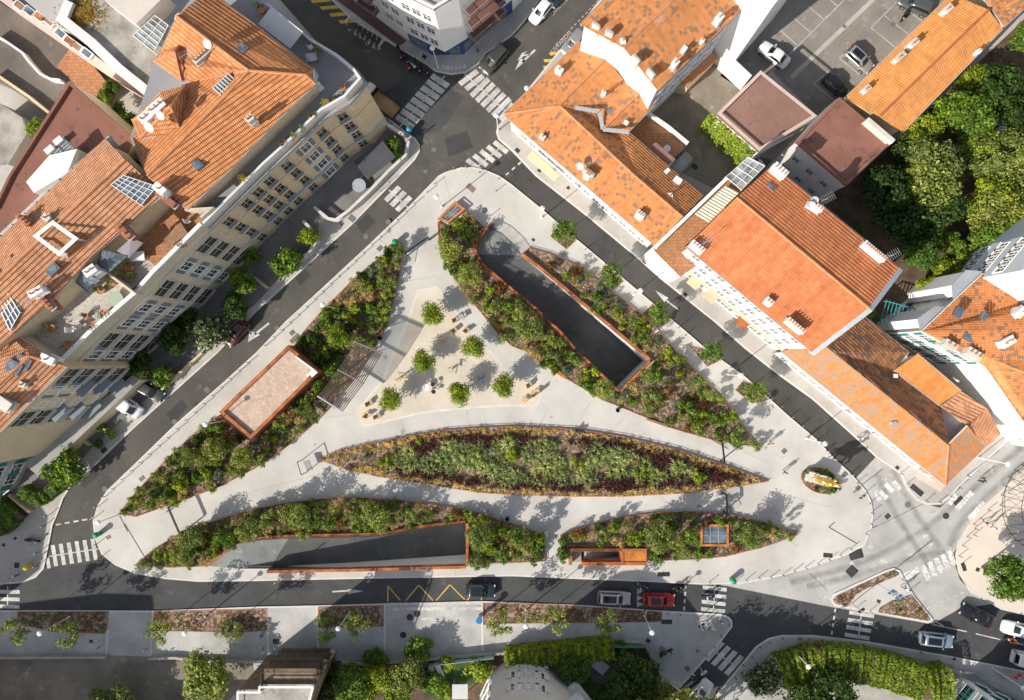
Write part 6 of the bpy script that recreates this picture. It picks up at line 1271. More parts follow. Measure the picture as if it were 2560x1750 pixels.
# lettering at the bike rack
def word(txt, px, py, size, ang, m, sx=1.0, z=.012, gap=0):
    cu = bpy.data.curves.new('painted_letters', 'FONT'); cu.body = txt; cu.size = size; cu.align_x = 'CENTER'; cu.align_y = 'CENTER'; cu.space_character = 1+gap
    o = bpy.data.objects.new('painted_letters', cu); C.objects.link(o); o.location = P(px,py); o.location.z = z; o.rotation_euler = (0,0,ang); cu.materials.append(m); tag(o, kind='structure'); return o
for i, (x,y) in enumerate(((840,270),(895,310),(950,350),(1005,390),(1060,428))): word('VELOS'[i], *q1(1,0,x,y), .75, math.radians(-128), white_line)
word('LIVRAISON', *q1(2,0,445,380), .75, math.radians(47), white_line); word('LIVRAISON', *q1(2,0,445,40), .75, math.radians(47), white_line)
n = NT('tyre_marks'); uv_ = n.n('ShaderNodeUVMap').outputs[0]; sp_ = n.n('ShaderNodeSeparateXYZ'); n.l(uv_, sp_.inputs[0])
prof = n.math('SUBTRACT', 1.0, n.math('POWER', n.math('ABSOLUTE', sp_.outputs[1]), 1.6)); geo_ = n.n('ShaderNodeNewGeometry').outputs['Position']
al = n.math('MULTIPLY', n.math('MULTIPLY', prof, n.ramp(n.noise(.8,4,geo_), [(.25,(.25,)*3),(.7,(1,1,1))])), .36)
n.b.inputs['Base Color'].default_value = (.16,.155,.145,1); n.b.inputs['Roughness'].default_value = .9; n.l(al, n.b.inputs['Alpha']); tyre_m = n.m
mb = MB()
for w_, pts in ((.55,(1120,1060,1190,1200,1300,1400,1400,1560,1560,1760)),(.55,(980,1110,1060,1290,1160,1480,1290,1690,1470,1950)),(.6,(2311,1000,2100,1180,1880,1390,1720,1560,1640,1760)),(.6,(2311,840,2050,1060,1800,1290,1560,1480,1330,1660)),(.6,(1320,1660,1100,1790,850,1900,560,1990,200,2080)),(.6,(1600,1800,1300,1860,1000,1960,700,2040,350,2120))):
    g = [P(*p) for p in smooth_poly(q(3,2,*pts),2)[:-6]] ; g = [P(*p) for p in q(3,2,*pts)]
    for _ in range(3): g = [g[0]]+[x for a,b in zip(g,g[1:]) for x in (a.lerp(b,.25),a.lerp(b,.75))]+[g[-1]]
    for a,b in zip(g,g[1:]):
        d = (b-a); 
        if d.length < .01: continue
        ia = g.index(a); da = (g[min(ia+1,len(g)-1)]-g[max(ia-1,0)]).normalized(); ib = g.index(b); db = (g[min(ib+1,len(g)-1)]-g[max(ib-1,0)]).normalized()
        na = Vector((-da.y,da.x,0))*w_; nb = Vector((-db.y,db.x,0))*w_; z = Vector((0,0,.003))
        mb.uo[len(mb.f)] = [(0,-1),(0,-1),(0,1),(0,1)]; mb.face([a-na+z,b-nb+z,b+nb+z,a+na+z])
struct('tyre_marks', mb, tyre_m, 'dark tyre marks curving over the pale carriageway')
# ---------------------------------------------------------------- kiosk, skylights, stairwell, statue, pergola
kf = [(547,1030),(627,1098),(798,928),(720,863)]
gk = [P(a,b,3.1) for a,b in kf]; ck = sum(gk, Vector())/4; ck.z = 0
K = empty('kiosk', ck, 'rust red steel kiosk with a pink slab roof between the left street and the bed', 'kiosk')
mb = MB(); wallstrip(mb, gk, .42, 0, 3.1, 1 if area2(gk) > 0 else -1, True); mb.build('steel_wall', corten_o if False else corten, K)
mb = MB(); mb.prism([(p.x,p.y) for p in offset(gk, .4)], 0, 2.75, bottom=False); o = mb.build('roof', kioskslab, K)
me = o.data; R_ = Matrix.Rotation(math.radians(45), 2)
for l in me.uv_layers[0].data: l.uv = R_ @ l.uv
mb = MB(); p = P(783,932,3.2); mb.box((p.x,p.y,3.0), (.9,.7,.5), .7); mb.box((p.x-.7,p.y-.3,2.95), (.4,.3,.4), .7); mb.build('roof_unit', white_metal, K)
mb = MB(); mb.bar(gk[3].lerp(gk[2],.35)+Vector((-.3,-.3,.2)), gk[2]+Vector((-.5,.1,.2)), .2, .5); mb.build('white_coping', white_m, K)
tag(mb.build('x', white_m), 'x','x') if False else None
def skybox(pts, z, label, soilz=.3):
    g = [P(a,b,z) for a,b in pts]; c = sum(g, Vector())/4; c.z = 0; r = empty('skylight_box', c, label, 'skylight'); s = 1 if area2(g) > 0 else -1
    mb = MB(); wallstrip(mb, g, .28, 0, z, s, True); mb.build('steel_frame', corten_o, r); mb = MB(); gi = offset(g, .26); mb.prism([(p.x,p.y) for p in gi], z-.35, z-.12, bottom=False); mb.build('glass', sky_glass, r)
    mb = MB(); gi3 = [Vector((p.x,p.y,z-.1)) for p in gi]
    for i in range(1,3): mb.bar(gi3[0].lerp(gi3[1],i/3), gi3[3].lerp(gi3[2],i/3), .06, .04)
    mb.bar(gi3[0].lerp(gi3[3],.5), gi3[1].lerp(gi3[2],.5), .04, .04); mb.build('glazing_bars', grey_metal, r)
skybox([(1138,502),(1163,523),(1121,558),(1094,547)], 1.0, 'glazed steel box at the top tip of the upper bed'); skybox([(1751,1311),(1822,1311),(1822,1366),(1751,1366)], 1.1, 'rust steel framed glass skylight in the pointed bed')
SW = empty('stairwell', P(1500,1388), 'rust steel enclosure with stairs going down beside the bottom pavement', 'stairwell')
def pb(x0,y0,x1,y1,z0,z1,m,nm,par=SW): mb = MB(); a = P(x0,y0); b = P(x1,y1); mb.box(((a.x+b.x)/2,(a.y+b.y)/2,(z0+z1)/2), (abs(b.x-a.x),abs(b.y-a.y),z1-z0)); return mb.build(nm, m, par)
pb(1421,1366,1613,1373,0,1.15,corten,'steel_wall'); pb(1453,1399,1613,1407,0,1.15,corten,'steel_wall'); pb(1421,1373.2,1429,1406,0,1.15,corten,'steel_wall'); pb(1549,1373.2,1556,1398.8,0,1.15,corten,'steel_wall'); pb(1556.3,1373.2,1613,1398.8,0,1.05,corten_o,'steel_cover'); pb(1431,1374,1453,1404,.0,.15,concrete_m,'landing')
mb = MB()
for i in range(12): a = P(1548-i*7.4,1378); b = P(1548-(i+1)*7.4,1397); mb.box(((a.x+b.x)/2,(a.y+b.y)/2,-2.3+i*.19-.5), (abs(b.x-a.x)-.004,abs(b.y-a.y)-.02,1.0))
mb.build('stairs', mat('stair_concrete', (.45,.45,.42), .85, .1, 3), SW)
mb = MB()
for x0,y0,x1,y1 in ((1431,1378,1548,1378),(1431,1397,1548,1397),(1548,1378,1548,1397)): a = P(x0,y0); b = P(x1,y1); mb.face([(a.x,a.y,-3),(b.x,b.y,-3),(b.x,b.y,PV),(a.x,a.y,PV)])
mb.build('shaft_wall', concrete_m, SW)
railing('stair_handrail', [P(1431,1370),P(1549,1370)], 1.15, .35, 'thin handrail along the planted side of the stairwell')
# statue: gilded rider on horseback on a white plinth, the plinth's long axis pointing right and slightly down in the photo
th = math.radians(-17); M2 = Matrix.Rotation(th, 3, 'Z'); sc = P(2036,1193)
ST = empty('golden_statue', (sc.x,sc.y,.4), 'golden rider on horseback on a white stone plinth in the oval bed', 'statue')
def loc(v): w = M2@Vector(v); return (sc.x+w.x, sc.y+w.y, w.z)
mb = MB(); 
for z0,z1,l,w in ((.4,.6,2.9,1.45),(.6,1.75,2.5,1.15),(1.75,1.9,2.65,1.25)): mb.prism([loc((x*l/2,y*w/2,0))[:2] for x,y in ((-1,-1),(1,-1),(1,1),(-1,1))], z0, z1)
mb.build('plinth', mat('plinth_stone', (.58,.56,.54), .8, .1, 3), ST)
mb = MB(); zb_ = 1.9
mb.tube([loc(p) for p in ((-1.15,0,zb_+1.45),(-.8,0,zb_+1.62),(-.3,0,zb_+1.6),(.3,0,zb_+1.6),(.8,0,zb_+1.75),(1.05,0,zb_+2.1),(1.25,0,zb_+2.45),(1.45,0,zb_+2.55),(1.75,0,zb_+2.25),(1.85,0,zb_+2.1))], [.18,.42,.46,.44,.42,.30,.22,.2,.13,.08], 12)
for x,y,k in ((-.8,.22,-.1),(-.8,-.22,.15),(.75,.22,.1),(.85,-.22,.45)):
    up = k > .4; mb.tube([loc(p) for p in ((x,y,zb_+1.4),(x+k,y,zb_+.85),(x+k*.6-(.12 if x < 0 else 0),y,zb_+.45 if not up else zb_+.62),(x+k*.8,y,zb_+.04 if not up else zb_+.45))], [.2,.11,.07,.08], 8)
mb.tube([loc(p) for p in ((-1.15,0,zb_+1.6),(-1.45,0,zb_+1.45),(-1.55,0,zb_+.9))], [.1,.13,.05], 8)
for s in (-1,1): mb.tube([loc(p) for p in ((1.38,.1*s,zb_+2.65),(1.36,.12*s,zb_+2.85))], [.06,.02], 6)
mb.build('horse', gold_m, ST, smooth=True, uv=False)
mb = MB(); mb.tube([loc(p) for p in ((0,0,zb_+1.95),(0,0,zb_+2.4),(.03,0,zb_+2.75),(.04,0,zb_+2.95),(.05,0,zb_+3.08),(.06,0,zb_+3.25),(.05,0,zb_+3.38))], [.28,.26,.3,.1,.13,.15,.05], 12); mb.disc(loc((.05,0,zb_+3.24)), .34, .05, 16)
for s in (-1,1): mb.tube([loc(p) for p in ((0,.15*s,zb_+2.0),(.35,.48*s,zb_+1.75),(.25,.52*s,zb_+1.2),(.4,.54*s,zb_+1.12))], [.17,.14,.1,.07], 8)
mb.tube([loc(p) for p in ((.03,.28,zb_+2.72),(.3,.45,zb_+2.95),(.55,.55,zb_+3.3),(.6,.56,zb_+3.42))], [.1,.08,.06,.05], 8); mb.tube([loc(p) for p in ((.03,-.28,zb_+2.72),(.2,-.35,zb_+2.4),(.5,-.15,zb_+2.25),(.6,-.12,zb_+2.22))], [.1,.08,.06,.05], 8)
mb.tube([loc(p) for p in ((-.1,0,zb_+2.8),(-.5,0,zb_+2.3),(-.95,0,zb_+1.95))], [.25,.42,.35], 10)
mb.build('rider', gold_m, ST, smooth=True, uv=False)
# pergola
PG = empty('pergola', P(880,940), 'slatted timber pergola on angled steel beams over the bench walk', 'pergola')
zp = 3.86
def c3(x,y): return (780+x/3.0, 740+y/3.0)
beams = [((320,345),(525,432)),((195,553),(388,657)),((40,750),(228,868))]
for a,b in beams:
    A_ = P(*c3(*a),zp); B_ = P(*c3(*b),zp); A_.z = B_.z = zp; mb = MB(); mb.bar(A_,B_,.16,.24); mb.build('beam', grey_metal, PG)
    mb = MB(); f = A_.lerp(B_,.12); mb.bar((f.x,f.y,0),(f.x,f.y,zp),.18); f2_ = A_.lerp(B_,.42); mb.bar((f.x,f.y,2.4),(f2_.x,f2_.y,zp-.05),.1); mb.build('post', grey_metal, PG)
for (a0,a1),(b0,b1) in zip(beams, beams[1:]):
    for i in range(15):
        t = .05+.94*i/14; p0 = P(*c3(a0[0]+(a1[0]-a0[0])*t, a0[1]+(a1[1]-a0[1])*t), zp); p1 = P(*c3(b0[0]+(b1[0]-b0[0])*(t-.0), b0[1]+(b1[1]-b0[1])*t), zp); p0.z = p1.z = zp+.16; e_ = (p1-p0)*.04
        mb = MB(); mb.bar(p0-e_, p1-e_*.5, .11, .05); mb.build('slat', mat('dark_timber', (.09,.06,.05), .85, .2, 6), PG, uv=False)
# lattice canopy at the right edge
cc = P(2585,1262); mb = MB(); n = 26; ringp = []
for rr, z in ((5.6,.6),(4.2,2.6),(2.2,3.9)):
    rp = [Vector((cc.x+rr*.82*math.cos(i*2*math.pi/n), cc.y+rr*math.sin(i*2*math.pi/n), z)) for i in range(n)]; ringp.append(rp)
    for i in range(n): mb.bar(rp[i], rp[(i+1)%n], .05)
for i in range(n):
    mb.bar(ringp[0][i], ringp[1][i], .05); mb.bar(ringp[1][i], ringp[2][i], .05); mb.bar(ringp[0][i], ringp[1][(i+1)%n], .03); mb.bar((ringp[0][i].x,ringp[0][i].y,0), ringp[0][i], .06)
tag(mb.build('lattice_dome', dark_metal, uv=False), 'dark metal lattice dome over dry planting at the right edge', 'garden dome')
# ---------------------------------------------------------------- street furniture
def lampp():
    r = empty('street_lamp', (0,0,0)); mb = MB(); mb.disc((0,0,0), .14, .25, 10); mb.tube([(0,0,0),(0,0,5.6)], [.075,.05], 8); mb.build('pole', white_metal, r, uv=False)
    mb = MB(); mb.lathe([(.0,5.55),(.10,5.56),(.31,5.78),(.33,5.84),(.28,5.90),(0,5.97)], (0,0,0), 20); mb.build('lamp_head', lampglobe, r, smooth=True, uv=False); return proto(r)
LP_ = lampp()
tops = [(1091,492,'beside the left street, nearest the glazed box'),(1356,521,'on the upper side of the square by the right street'),(1601,727,'beside the white arrow on the right street'),(1853,939,'above the last tree pit of the right street'),(2062,1109,'by the right street near the oval statue bed'),(2519,1160,'over the pale road at the right edge'),(2021,1666,'over the long clipped hedge in the lower right'),(1630,1581,'on the grey paving behind the red car'),(1315,1565,'at the end of the last bottom street bed'),(846,1571,'between two young trees left of the bus stop'),(462,1583,'beside the second strip bed on the bottom pavement'),(100,1583,'at the lower left beside the first strip bed'),(807,762,'on the left pavement of the sickle shaped bed'),(514,1061,'left of the kiosk corner'),(246,1306,'at the lower left corner of the square'),(1241,289,'on the junction corner by the low L shaped house'),(1317,221,'just behind the upper edge of the junction'),(2557,1720,'in the bottom right corner'),(1081,121,'in front of the blue shopfront')]
for x,y,l in tops: g = P(x,y,5.85); place(LP_, (g.x,g.y,PV), 0, 1.0, 'round headed white lamp '+l, 'round headed street lamps')
# slim black bollards
def bollp():
    r = empty('bollard', (0,0,0)); mb = MB(); mb.tube([(0,0,0),(0,0,.9)], .045, 8); mb.build('post', dark_metal, r, uv=False); mb = MB(); mb.lathe([(.0,.90),(.06,.90),(.06,1.0),(0,1.02)], (0,0,0), 8); mb.build('cap', grey_metal, r, uv=False); return proto(r)
BP = bollp()
left_k = q(1,1,1620,75,1550,150,1435,250,1360,325,1285,400,1210,475,1135,550,1055,620,980,695,905,765,835,835,755,905,685,970,615,1040,540,1110,470,1180,395,1250,320,1320,245,1390,175,1455,95,1530)+q(0,2,2250,95,2175,165,2095,240,2015,315,1935,390,1860,465,1780,540,1700,612,1620,690,1540,765,1455,840,1370,917,1290,992,1210,1065,1125,1143,1040,1225,960,1300,895,1390,860,1495)+q(0,3,885,175,915,298)
east_k = q(3,2,10,420,100,490,200,585,290,665,370,745,440,800,520,890,590,960,740,1100,800,1180,875,1270,915,1365,930,1450,925,1550)+q(3,3,880,85,740,220,645,275,545,315,445,355,335,390,230,420,130,455,20,475)+q(2,3,2225,480,2110,500,2005,520,1780,520)
corner_k = q(3,2,1190,1095,1255,1185,1420,1340,1540,1350,1640,1300,1720,1220,1790,1115)+q(3,3,1860,35,1850,35+60,1790,110,1750,190,1720,285,1745,355)+q(3,2,2250,1190,2160,1270,1980,1420,1910,1500,1850,1550)
isl_k = q(3,3,1205,495,1280,595,795,750,915,780); bot_k = q(2,3,1760,830,1880,870,1955,900,1880,1000,1820,1100,1750,1180,1690,1290,1610,1360,1540,1440,1400,800,1515,810)+q(3,3,120,1020,10,1060,360,1030,480,1040,740,1060,850,1080,1370,1150)+q(2,3,2230,1100,2160,1190,2080,1260,2010,1380)+q(0,3,360,250,350,370,910,1100,1335,1115)+q(1,3,75,1110,545,1098)+q(0,2,450,1470,415,1562)+q(1,1,1130,140,1205,62)+q(1,0,1225,1120,1310,1180)
nth_k = q(2,1,655,670,1500,1370,1560,1440)+q(1,1,2170,140,2120,360,2190,30)+q(1,0,1900,1520,2020,1560,1790,1535)
for nm, L in (('along the kerb of the left street',left_k),('along the curved right hand kerb of the square',east_k),('around the pale carriageway on the far kerb',corner_k),('on the traffic island',isl_k),('on the pavements of the bottom street',bot_k),('near the right street kerb',nth_k)):
    for i,(x,y) in enumerate(L): g = P(x,y); place(BP, (g.x,g.y,PV), 0, 1.0, 'slim black bollard %s, %s of its row' % (nm, ordn(i+1)), 'slim black bollards')
# manhole covers and gratings
for i,(c,r,x,y,sx,sy,a,rd,l) in enumerate([(1,1,870,385,.9,.75,40,0,'on the left pavement by the balustrade corner'),(1,1,773,430,.6,.45,40,0,'small one on the left pavement below the balustrade'),(1,1,1120,655,.75,.6,-45,0,'beside the kerb bollards near the bench'),(1,1,330,1415,.7,.6,-45,0,'upper of three above the kiosk'),(1,1,372,1448,.7,.6,-45,0,'right of three above the kiosk'),(1,1,335,1485,.7,.6,-45,0,'lower of three above the kiosk'),(1,1,2065,312,.35,.35,0,1,'round one beside the glazed box'),(1,1,1940,110,1.2,.7,40,0,'brown one near the top tip of the square'),(1,1,993,545,.36,.36,0,1,'round one in the middle of the left street'),(1,1,1197,415,.36,.36,0,1,'round one below the three bar crossing'),(1,1,190,1373,.34,.34,0,1,'round one beside the left street kerb'),(0,2,1778,480,.34,.34,0,1,'dark round one on the left street near the kiosk'),(0,2,1575,630,.34,.34,0,1,'pale round one on the left street'),(0,2,1870,340,.4,.4,0,1,'worn round one on the left street above the kiosk'),(0,2,945,1237,.35,.35,0,1,'round one near the bend of the left street'),(0,2,1287,1140,.75,.55,-40,0,'beige one on the square left of the sickle bed'),(0,2,942,885,.8,.55,-40,0,'dark grate by the garages'),(0,2,745,1100,1.0,.5,-40,0,'grate below the dark round tree'),(0,2,1565,295,.6,.45,-40,0,'dark grate by the hidden parked car'),(0,3,985,117,.6,.5,-30,0,'brown one beside the lower left crossing'),(0,3,158,370,.65,.7,0,0,'black square one on the shaded corner pavement'),(0,3,38,187,.4,.4,-40,0,'small black one at the left edge'),(0,3,143,127,.4,.35,-40,0,'small black one by the parked wheelchair scooter'),(0,3,827,1055,.45,.4,0,0,'small dark one below the second tree of the bottom pavement'),(1,3,183,1057,.8,.6,0,0,'dark square one left of the third strip bed'),(1,3,1390,838,.42,.42,0,1,'black round one left of the bus platform letters'),(1,3,1456,807,.42,.42,0,1,'black round one nearest the bus platform'),(1,3,1330,998,.42,.42,0,1,'black round one on the shaded paving'),(2,3,1367,452,1.6,.55,0,0,'long black grate on the pavement above the red car'),(2,3,1395,880,1.4,.6,0,0,'long grey grate at the end of the last strip bed'),(2,3,778,1022,.55,.5,0,0,'dark square one below the last young tree'),(2,3,1228,1050,.6,.5,30,0,'dark square one by the garden fence corner'),(2,3,1353,1125,.7,.6,45,0,'brown one beside the parked motorbike'),(2,3,1672,1143,.45,.35,0,0,'small one on the lower right paving'),(2,3,1583,1302,.65,.6,45,0,'tilted one near the side street'),(2,3,1770,948,.4,.45,0,0,'red one behind the crossing'),(3,2,143,893,.65,.6,-45,0,'square one between the two walkers'),(3,2,690,1102,.7,.6,-45,0,'square one beside the oval bed'),(3,2,810,1227,.65,.6,-40,0,'grey one beyond the oval bed'),(3,2,1340,1245,1.9,.7,40,0,'long dark grate in front of the shop corner'),(3,2,1163,1043,.5,.45,40,0,'small dark one on the shop pavement'),(3,2,1262,1378,.4,.4,0,1,'round one in a square frame on the pale road'),(3,2,1607,1480,.42,.42,0,1,'dark round one in a square frame on the pale road'),(3,2,1080,1483,.7,.6,-45,0,'dark square one on the pale road'),(3,2,1715,1340,.5,1.4,45,0,'dark long one on the faint crossing'),(3,3,795,275,1.8,1.2,-15,0,'large dark one beside the curved kerb'),(3,3,758,425,1.3,1.2,-45,0,'pair of dark covers on the pale road'),(3,3,537,280,1.2,.55,5,0,'dark grate on the square near the curved kerb'),(3,3,995,695,.5,.4,15,0,'dark one on the traffic island walkway'),(3,3,1145,610,.4,.35,15,0,'small one near the island sign'),(3,3,1762,385,.5,1.1,-20,0,'long dark one on the pink corner'),(3,3,1888,410,.5,.5,15,0,'dark square one on the pink corner'),(3,3,285,1035,.55,.4,5,0,'reddish one on the lower right pavement'),(3,3,1678,1215,.4,.35,5,0,'small dark one above the hotel'),(2,1,507,108,.4,.4,40,0,'small dark one by the low house front'),(2,1,1198,773,.6,.5,40,0,'dark one on the right street pavement'),(2,1,1563,1070,.5,.4,40,0,'dark one in the dappled tree shade'),(2,1,192,578,.4,.35,40,0,'small dark one near the first tree pit'),(1,0,1520,515,.6,.5,35,0,'dark one before the blue shopfront'),(1,0,1607,1350,.7,.6,10,0,'worn one in the middle of the junction'),(1,0,1530,1548,.55,.45,15,0,'pale one at the junction near the square tip'),(2,0,50,1360,.65,.5,40,0,'grate on the low house corner'),(2,0,248,1540,.5,.45,40,0,'grate beneath the low house wall'),(2,0,1648,1507,.8,.6,40,0,'dark one in the shaded courtyard'),(3,0,83,313,.6,.5,40,0,'brown one at the left of the car park'),(3,0,685,243,.45,.4,40,0,'small one on the car park channel'),(3,0,1118,225,.65,.6,40,0,'grey one in the car park bays')]):
    p = P(*q1(c,r,x,y)); onroad = any(k in l for k in ('left street','pale road','junction','faint crossing','middle of the left','curved kerb')) and 'grate on the square' not in l and 'sickle' not in l
    z = (.004 if onroad and not ('near the first' in l) else PV+.012); mb = MB()
    if c in (3,) and r == 0 or (c == 2 and r == 0 and 'courtyard' in l): z = PV+.03
    if rd: mb.disc((p.x,p.y,z-.03), sx, .04, 20); mb.disc((p.x,p.y,z-.03), sx*.82, .048, 20, 1)
    else: mb.box((p.x,p.y,z-.01), (sx,sy,.04), -math.radians(a)); mb.box((p.x,p.y,z-.008), (sx*.86,sy*.84,.048), -math.radians(a), 1)
    dark = 'black' in l or 'dark' in l or 'grate' in l
    tag(mb.build('manhole_cover', [zinc_dark if not dark else dark_metal, mat('iron_cover', (.055,.05,.05), .8, .2, 6) if dark else (mat('brown_cover', (.26,.18,.13), .85, .15, 6) if ('brown' in l or 'red' in l or 'beige' in l) else mat('grey_cover', (.17,.165,.155), .85, .15, 6))]), 'manhole cover, '+l, 'manhole cover', 'manhole covers and gratings')
# plaza gates: tall beams with barred panels
def gate(posts, rails, label, z=PV):
    c = P(*posts[0]); r = empty('barrier_gate', (c.x,c.y,z), label, 'gate')
    for p in posts: g = P(*p); mb = MB(); mb.bar((g.x,g.y,z),(g.x,g.y,z+2.0),.14); mb.build('post', dark_metal, r, uv=False)
    for a,b in rails: A_ = P(*a); B_ = P(*b); railing('barred_panel', [A_,B_], z, 1.1, '', parent=r, step=.22, m=dark_metal)
    if len(posts) > 1:
        A_, B_ = P(*posts[0]), P(*posts[-1]); mb = MB(); mb.bar((A_.x,A_.y,z+2.0),(B_.x,B_.y,z+2.0),.2,.2); mb.build('top_beam', dark_metal, r, uv=False)
gate([q1(1,1,1370,720),q1(1,1,1570,580)], [(q1(1,1,1370,720),q1(1,1,1345,850))], 'dark barrier gate at the top of the sickle shaped bed'); gate([q1(0,2,1590,1370),q1(0,2,1690,1600)], [(q1(0,2,1540,1430),q1(0,2,1590,1370))], 'dark barrier gate at the lower left path'); gate([q1(2,2,1858,800),q1(2,2,1880,980)], [(q1(2,2,1800,790),q1(2,2,1935,870))], 'dark barrier gate at the right end of the upper path'); gate([q1(2,2,1895,1265),q1(2,2,1905,1435)], [(q1(2,2,1930,1350),q1(2,2,1975,1450)),(q1(2,2,1840,1265),q1(2,2,1965,1290))], 'dark barrier gate at the right end of the lower path')
# information board, benches let into the edging, bins
IB = empty('information_board', P(770,1158), 'dark framed information board standing on the path by the grass bed', 'board')
for a,b,nm in ((q1(1,2,425,970),q1(1,2,460,1082),'post'),): 
    g0, g1_ = P(*a), P(*b); mb = MB(); mb.bar((g0.x,g0.y,PV),(g0.x,g0.y,PV+2.3),.08); mb.bar((g1_.x,g1_.y,PV),(g1_.x,g1_.y,PV+2.3),.08); mb.bar((g0.x,g0.y,PV+2.3),(g1_.x,g1_.y,PV+2.3),.08); mb.build('frame', dark_metal, IB, uv=False)
c0, c1 = P(*q1(1,2,450,975)), P(*q1(1,2,485,1060)); mb = MB(); d = Vector((.75,.15,0)); mb.prism([c0[:2], c1[:2], (c1+d)[:2], (c0+d)[:2]], PV+.9, PV+1.05); mb.build('panel', concrete_m, IB)
for c,r,pts,l in ((1,2,(275,1360,485,1335,492,1358,283,1382),'slatted timber bench on the edge of the crescent bed'),(2,2,(1210,590,1410,660,1400,680,1202,608),'slatted timber bench on the lower edge of the upper bed'),(2,2,(405,160,485,215,465,240,380,180),'rust steel bench seat on the upper bed edge'),(1,1,(1740,785,1790,770,1830,830,1780,850),'slatted timber seat set into the upper bed by the feathery tree'),(1,1,(2140,1340,2180,1325,2230,1380,2190,1395),'rust steel seat further down the upper bed edge'),(2,2,(160,0,230,35,215,60,140,5),'rust steel bench seat where the path widens')):
    p = [P(*a) for a in q(c,r,*pts)]; cen = sum(p, Vector())/4; rr = empty('bench', (cen.x,cen.y,PV), l, 'bench')
    mb = MB()
    for k in range(5):
        t0, t1 = k/5+.02, (k+1)/5-.02; mb.prism([tuple(p[0].lerp(p[3],t)[:2]) for t in (t0,)]+[tuple(p[1].lerp(p[2],t0)[:2]), tuple(p[1].lerp(p[2],t1)[:2]), tuple(p[0].lerp(p[3],t1)[:2])], .60, .66)
    mb.build('seat', timber if 'timber' in l else corten_o, rr); mb = MB(); mb.prism([tuple((cen+(v-cen)*.85)[:2]) for v in p], PV, .59); mb.build('base', corten, rr)
for x,y,l in [(*q1(2,2,947,522),'dark round litter bin on the edge of the upper bed path'),(*q1(1,2,2270,1495),'dark round litter bin by the crescent bed'),(*q1(1,1,1130,1465),'dark litter bin beside the pergola')]:
    p = P(x,y); mb = MB(); mb.lathe([(0,0),(.2,0),(.26,.85),(.28,.88),(.20,.86),(.16,.5),(0,.5)], (p.x,p.y,PV), 14); tag(mb.build('litter_bin', dark_metal, uv=False), l, 'litter bin', 'round litter bins')
for x,y,l in [(*q1(0,3,885,92),'green glass bottle bin at the lower left corner of the square'),(*q1(2,3,1990,507),'green bin by the curved kerb'),(*q1(1,1,1260,600),'green bin at the top of the sickle shaped bed'),(*q1(1,0,1388,1175),'blue and green bin at the top crossing'),(*q1(0,3,250,385),'yellow bin on the shaded corner pavement')]:
    p = P(x,y,.6); cm = paint('bin_'+l.split()[0], {'green':(.01,.28,.13),'blue':(.01,.2,.32),'yellow':(.7,.5,.04)}[l.split()[0]], .5, 0, .1); rr = empty('rubbish_bin', (p.x,p.y,PV), l, 'bin'); mb = MB(); mb.lathe([(0,0),(.30,0),(.36,1.0)], (p.x,p.y,PV), 14); mb.build('body', cm, rr, uv=False); mb = MB(); mb.lathe([(.39,1.0),(.39,1.08),(.15,1.25),(0,1.27)], (p.x,p.y,PV), 14); mb.build('lid', cm, rr, uv=False)
# sign posts
def signpost(bx, by, h, label, cols=((.02,.15,.45),)):
    p = P(bx,by); r = empty('sign_post', (p.x,p.y,PV), label, 'sign'); mb = MB(); mb.tube([(p.x,p.y,PV),(p.x,p.y,h)], .06, 8); mb.build('pole', grey_metal, r, uv=False)
    for i, c in enumerate(cols): mb = MB(); mb.box((p.x+.1,p.y,h-.5-i*.9), (.9,.06,.6), math.radians(35)); mb.build('sign_plate', paint('sign_%d%d%d' % tuple(int(x*99) for x in c), c, .4), r, uv=False)
signpost(*q1(3,3,985,535), 5.8, 'tall sign pole with blue plates on the traffic island', ((.02,.3,.65),(.75,.75,.75),(.02,.3,.65))); signpost(*q1(3,3,750,715), 3.2, 'traffic light pole at the island crossing', ((.03,.03,.03),)); signpost(*q1(3,2,1795,1115), 3.4, 'short lamp pole on the right street corner', ((.02,.02,.05),)); signpost(*q1(3,2,760,1270), 3.2, 'traffic light pole near the oval bed', ((.03,.03,.03),)); signpost(*q1(2,3,1665,855), 2.9, 'traffic light pole by the bottom crossing', ((.03,.03,.03),)); signpost(*q1(1,0,1390,1300), 2.6, 'white post at the left corner of the junction', ((.75,.75,.75),)); signpost(*q1(2,3,1690,1280), 2.6, 'white post on the lower right kerb', ((.7,.7,.7),)); signpost(*q1(1,3,240,470), 3.0, 'grey panel on the pavement below the lower ramp', ((.2,.2,.2),)); signpost(*q1(0,3,60,530), 4.5, 'blue and white sign at the left end of the bottom street', ((.02,.12,.5),(.75,.75,.75))); signpost(*q1(3,3,2130,1300), 3.0, 'round red bordered sign by the hotel', ((.6,.03,.03),))
BS = empty('bus_stop_totem', P(*q1(1,3,2025,850),.0), 'blue and grey bus stop post at the end of the platform', 'bus stop'); p = P(*q1(1,3,2020,860),1.5); mb = MB(); mb.box((p.x,p.y,PV+1.2), (.5,.25,2.4)); mb.build('panel', grey_metal, BS, uv=False); mb = MB(); mb.disc((p.x,p.y+.2,2.5), .42, .1, 16); mb.build('blue_disc', paint('stop_blue', (.01,.18,.5), .4), BS, uv=False)
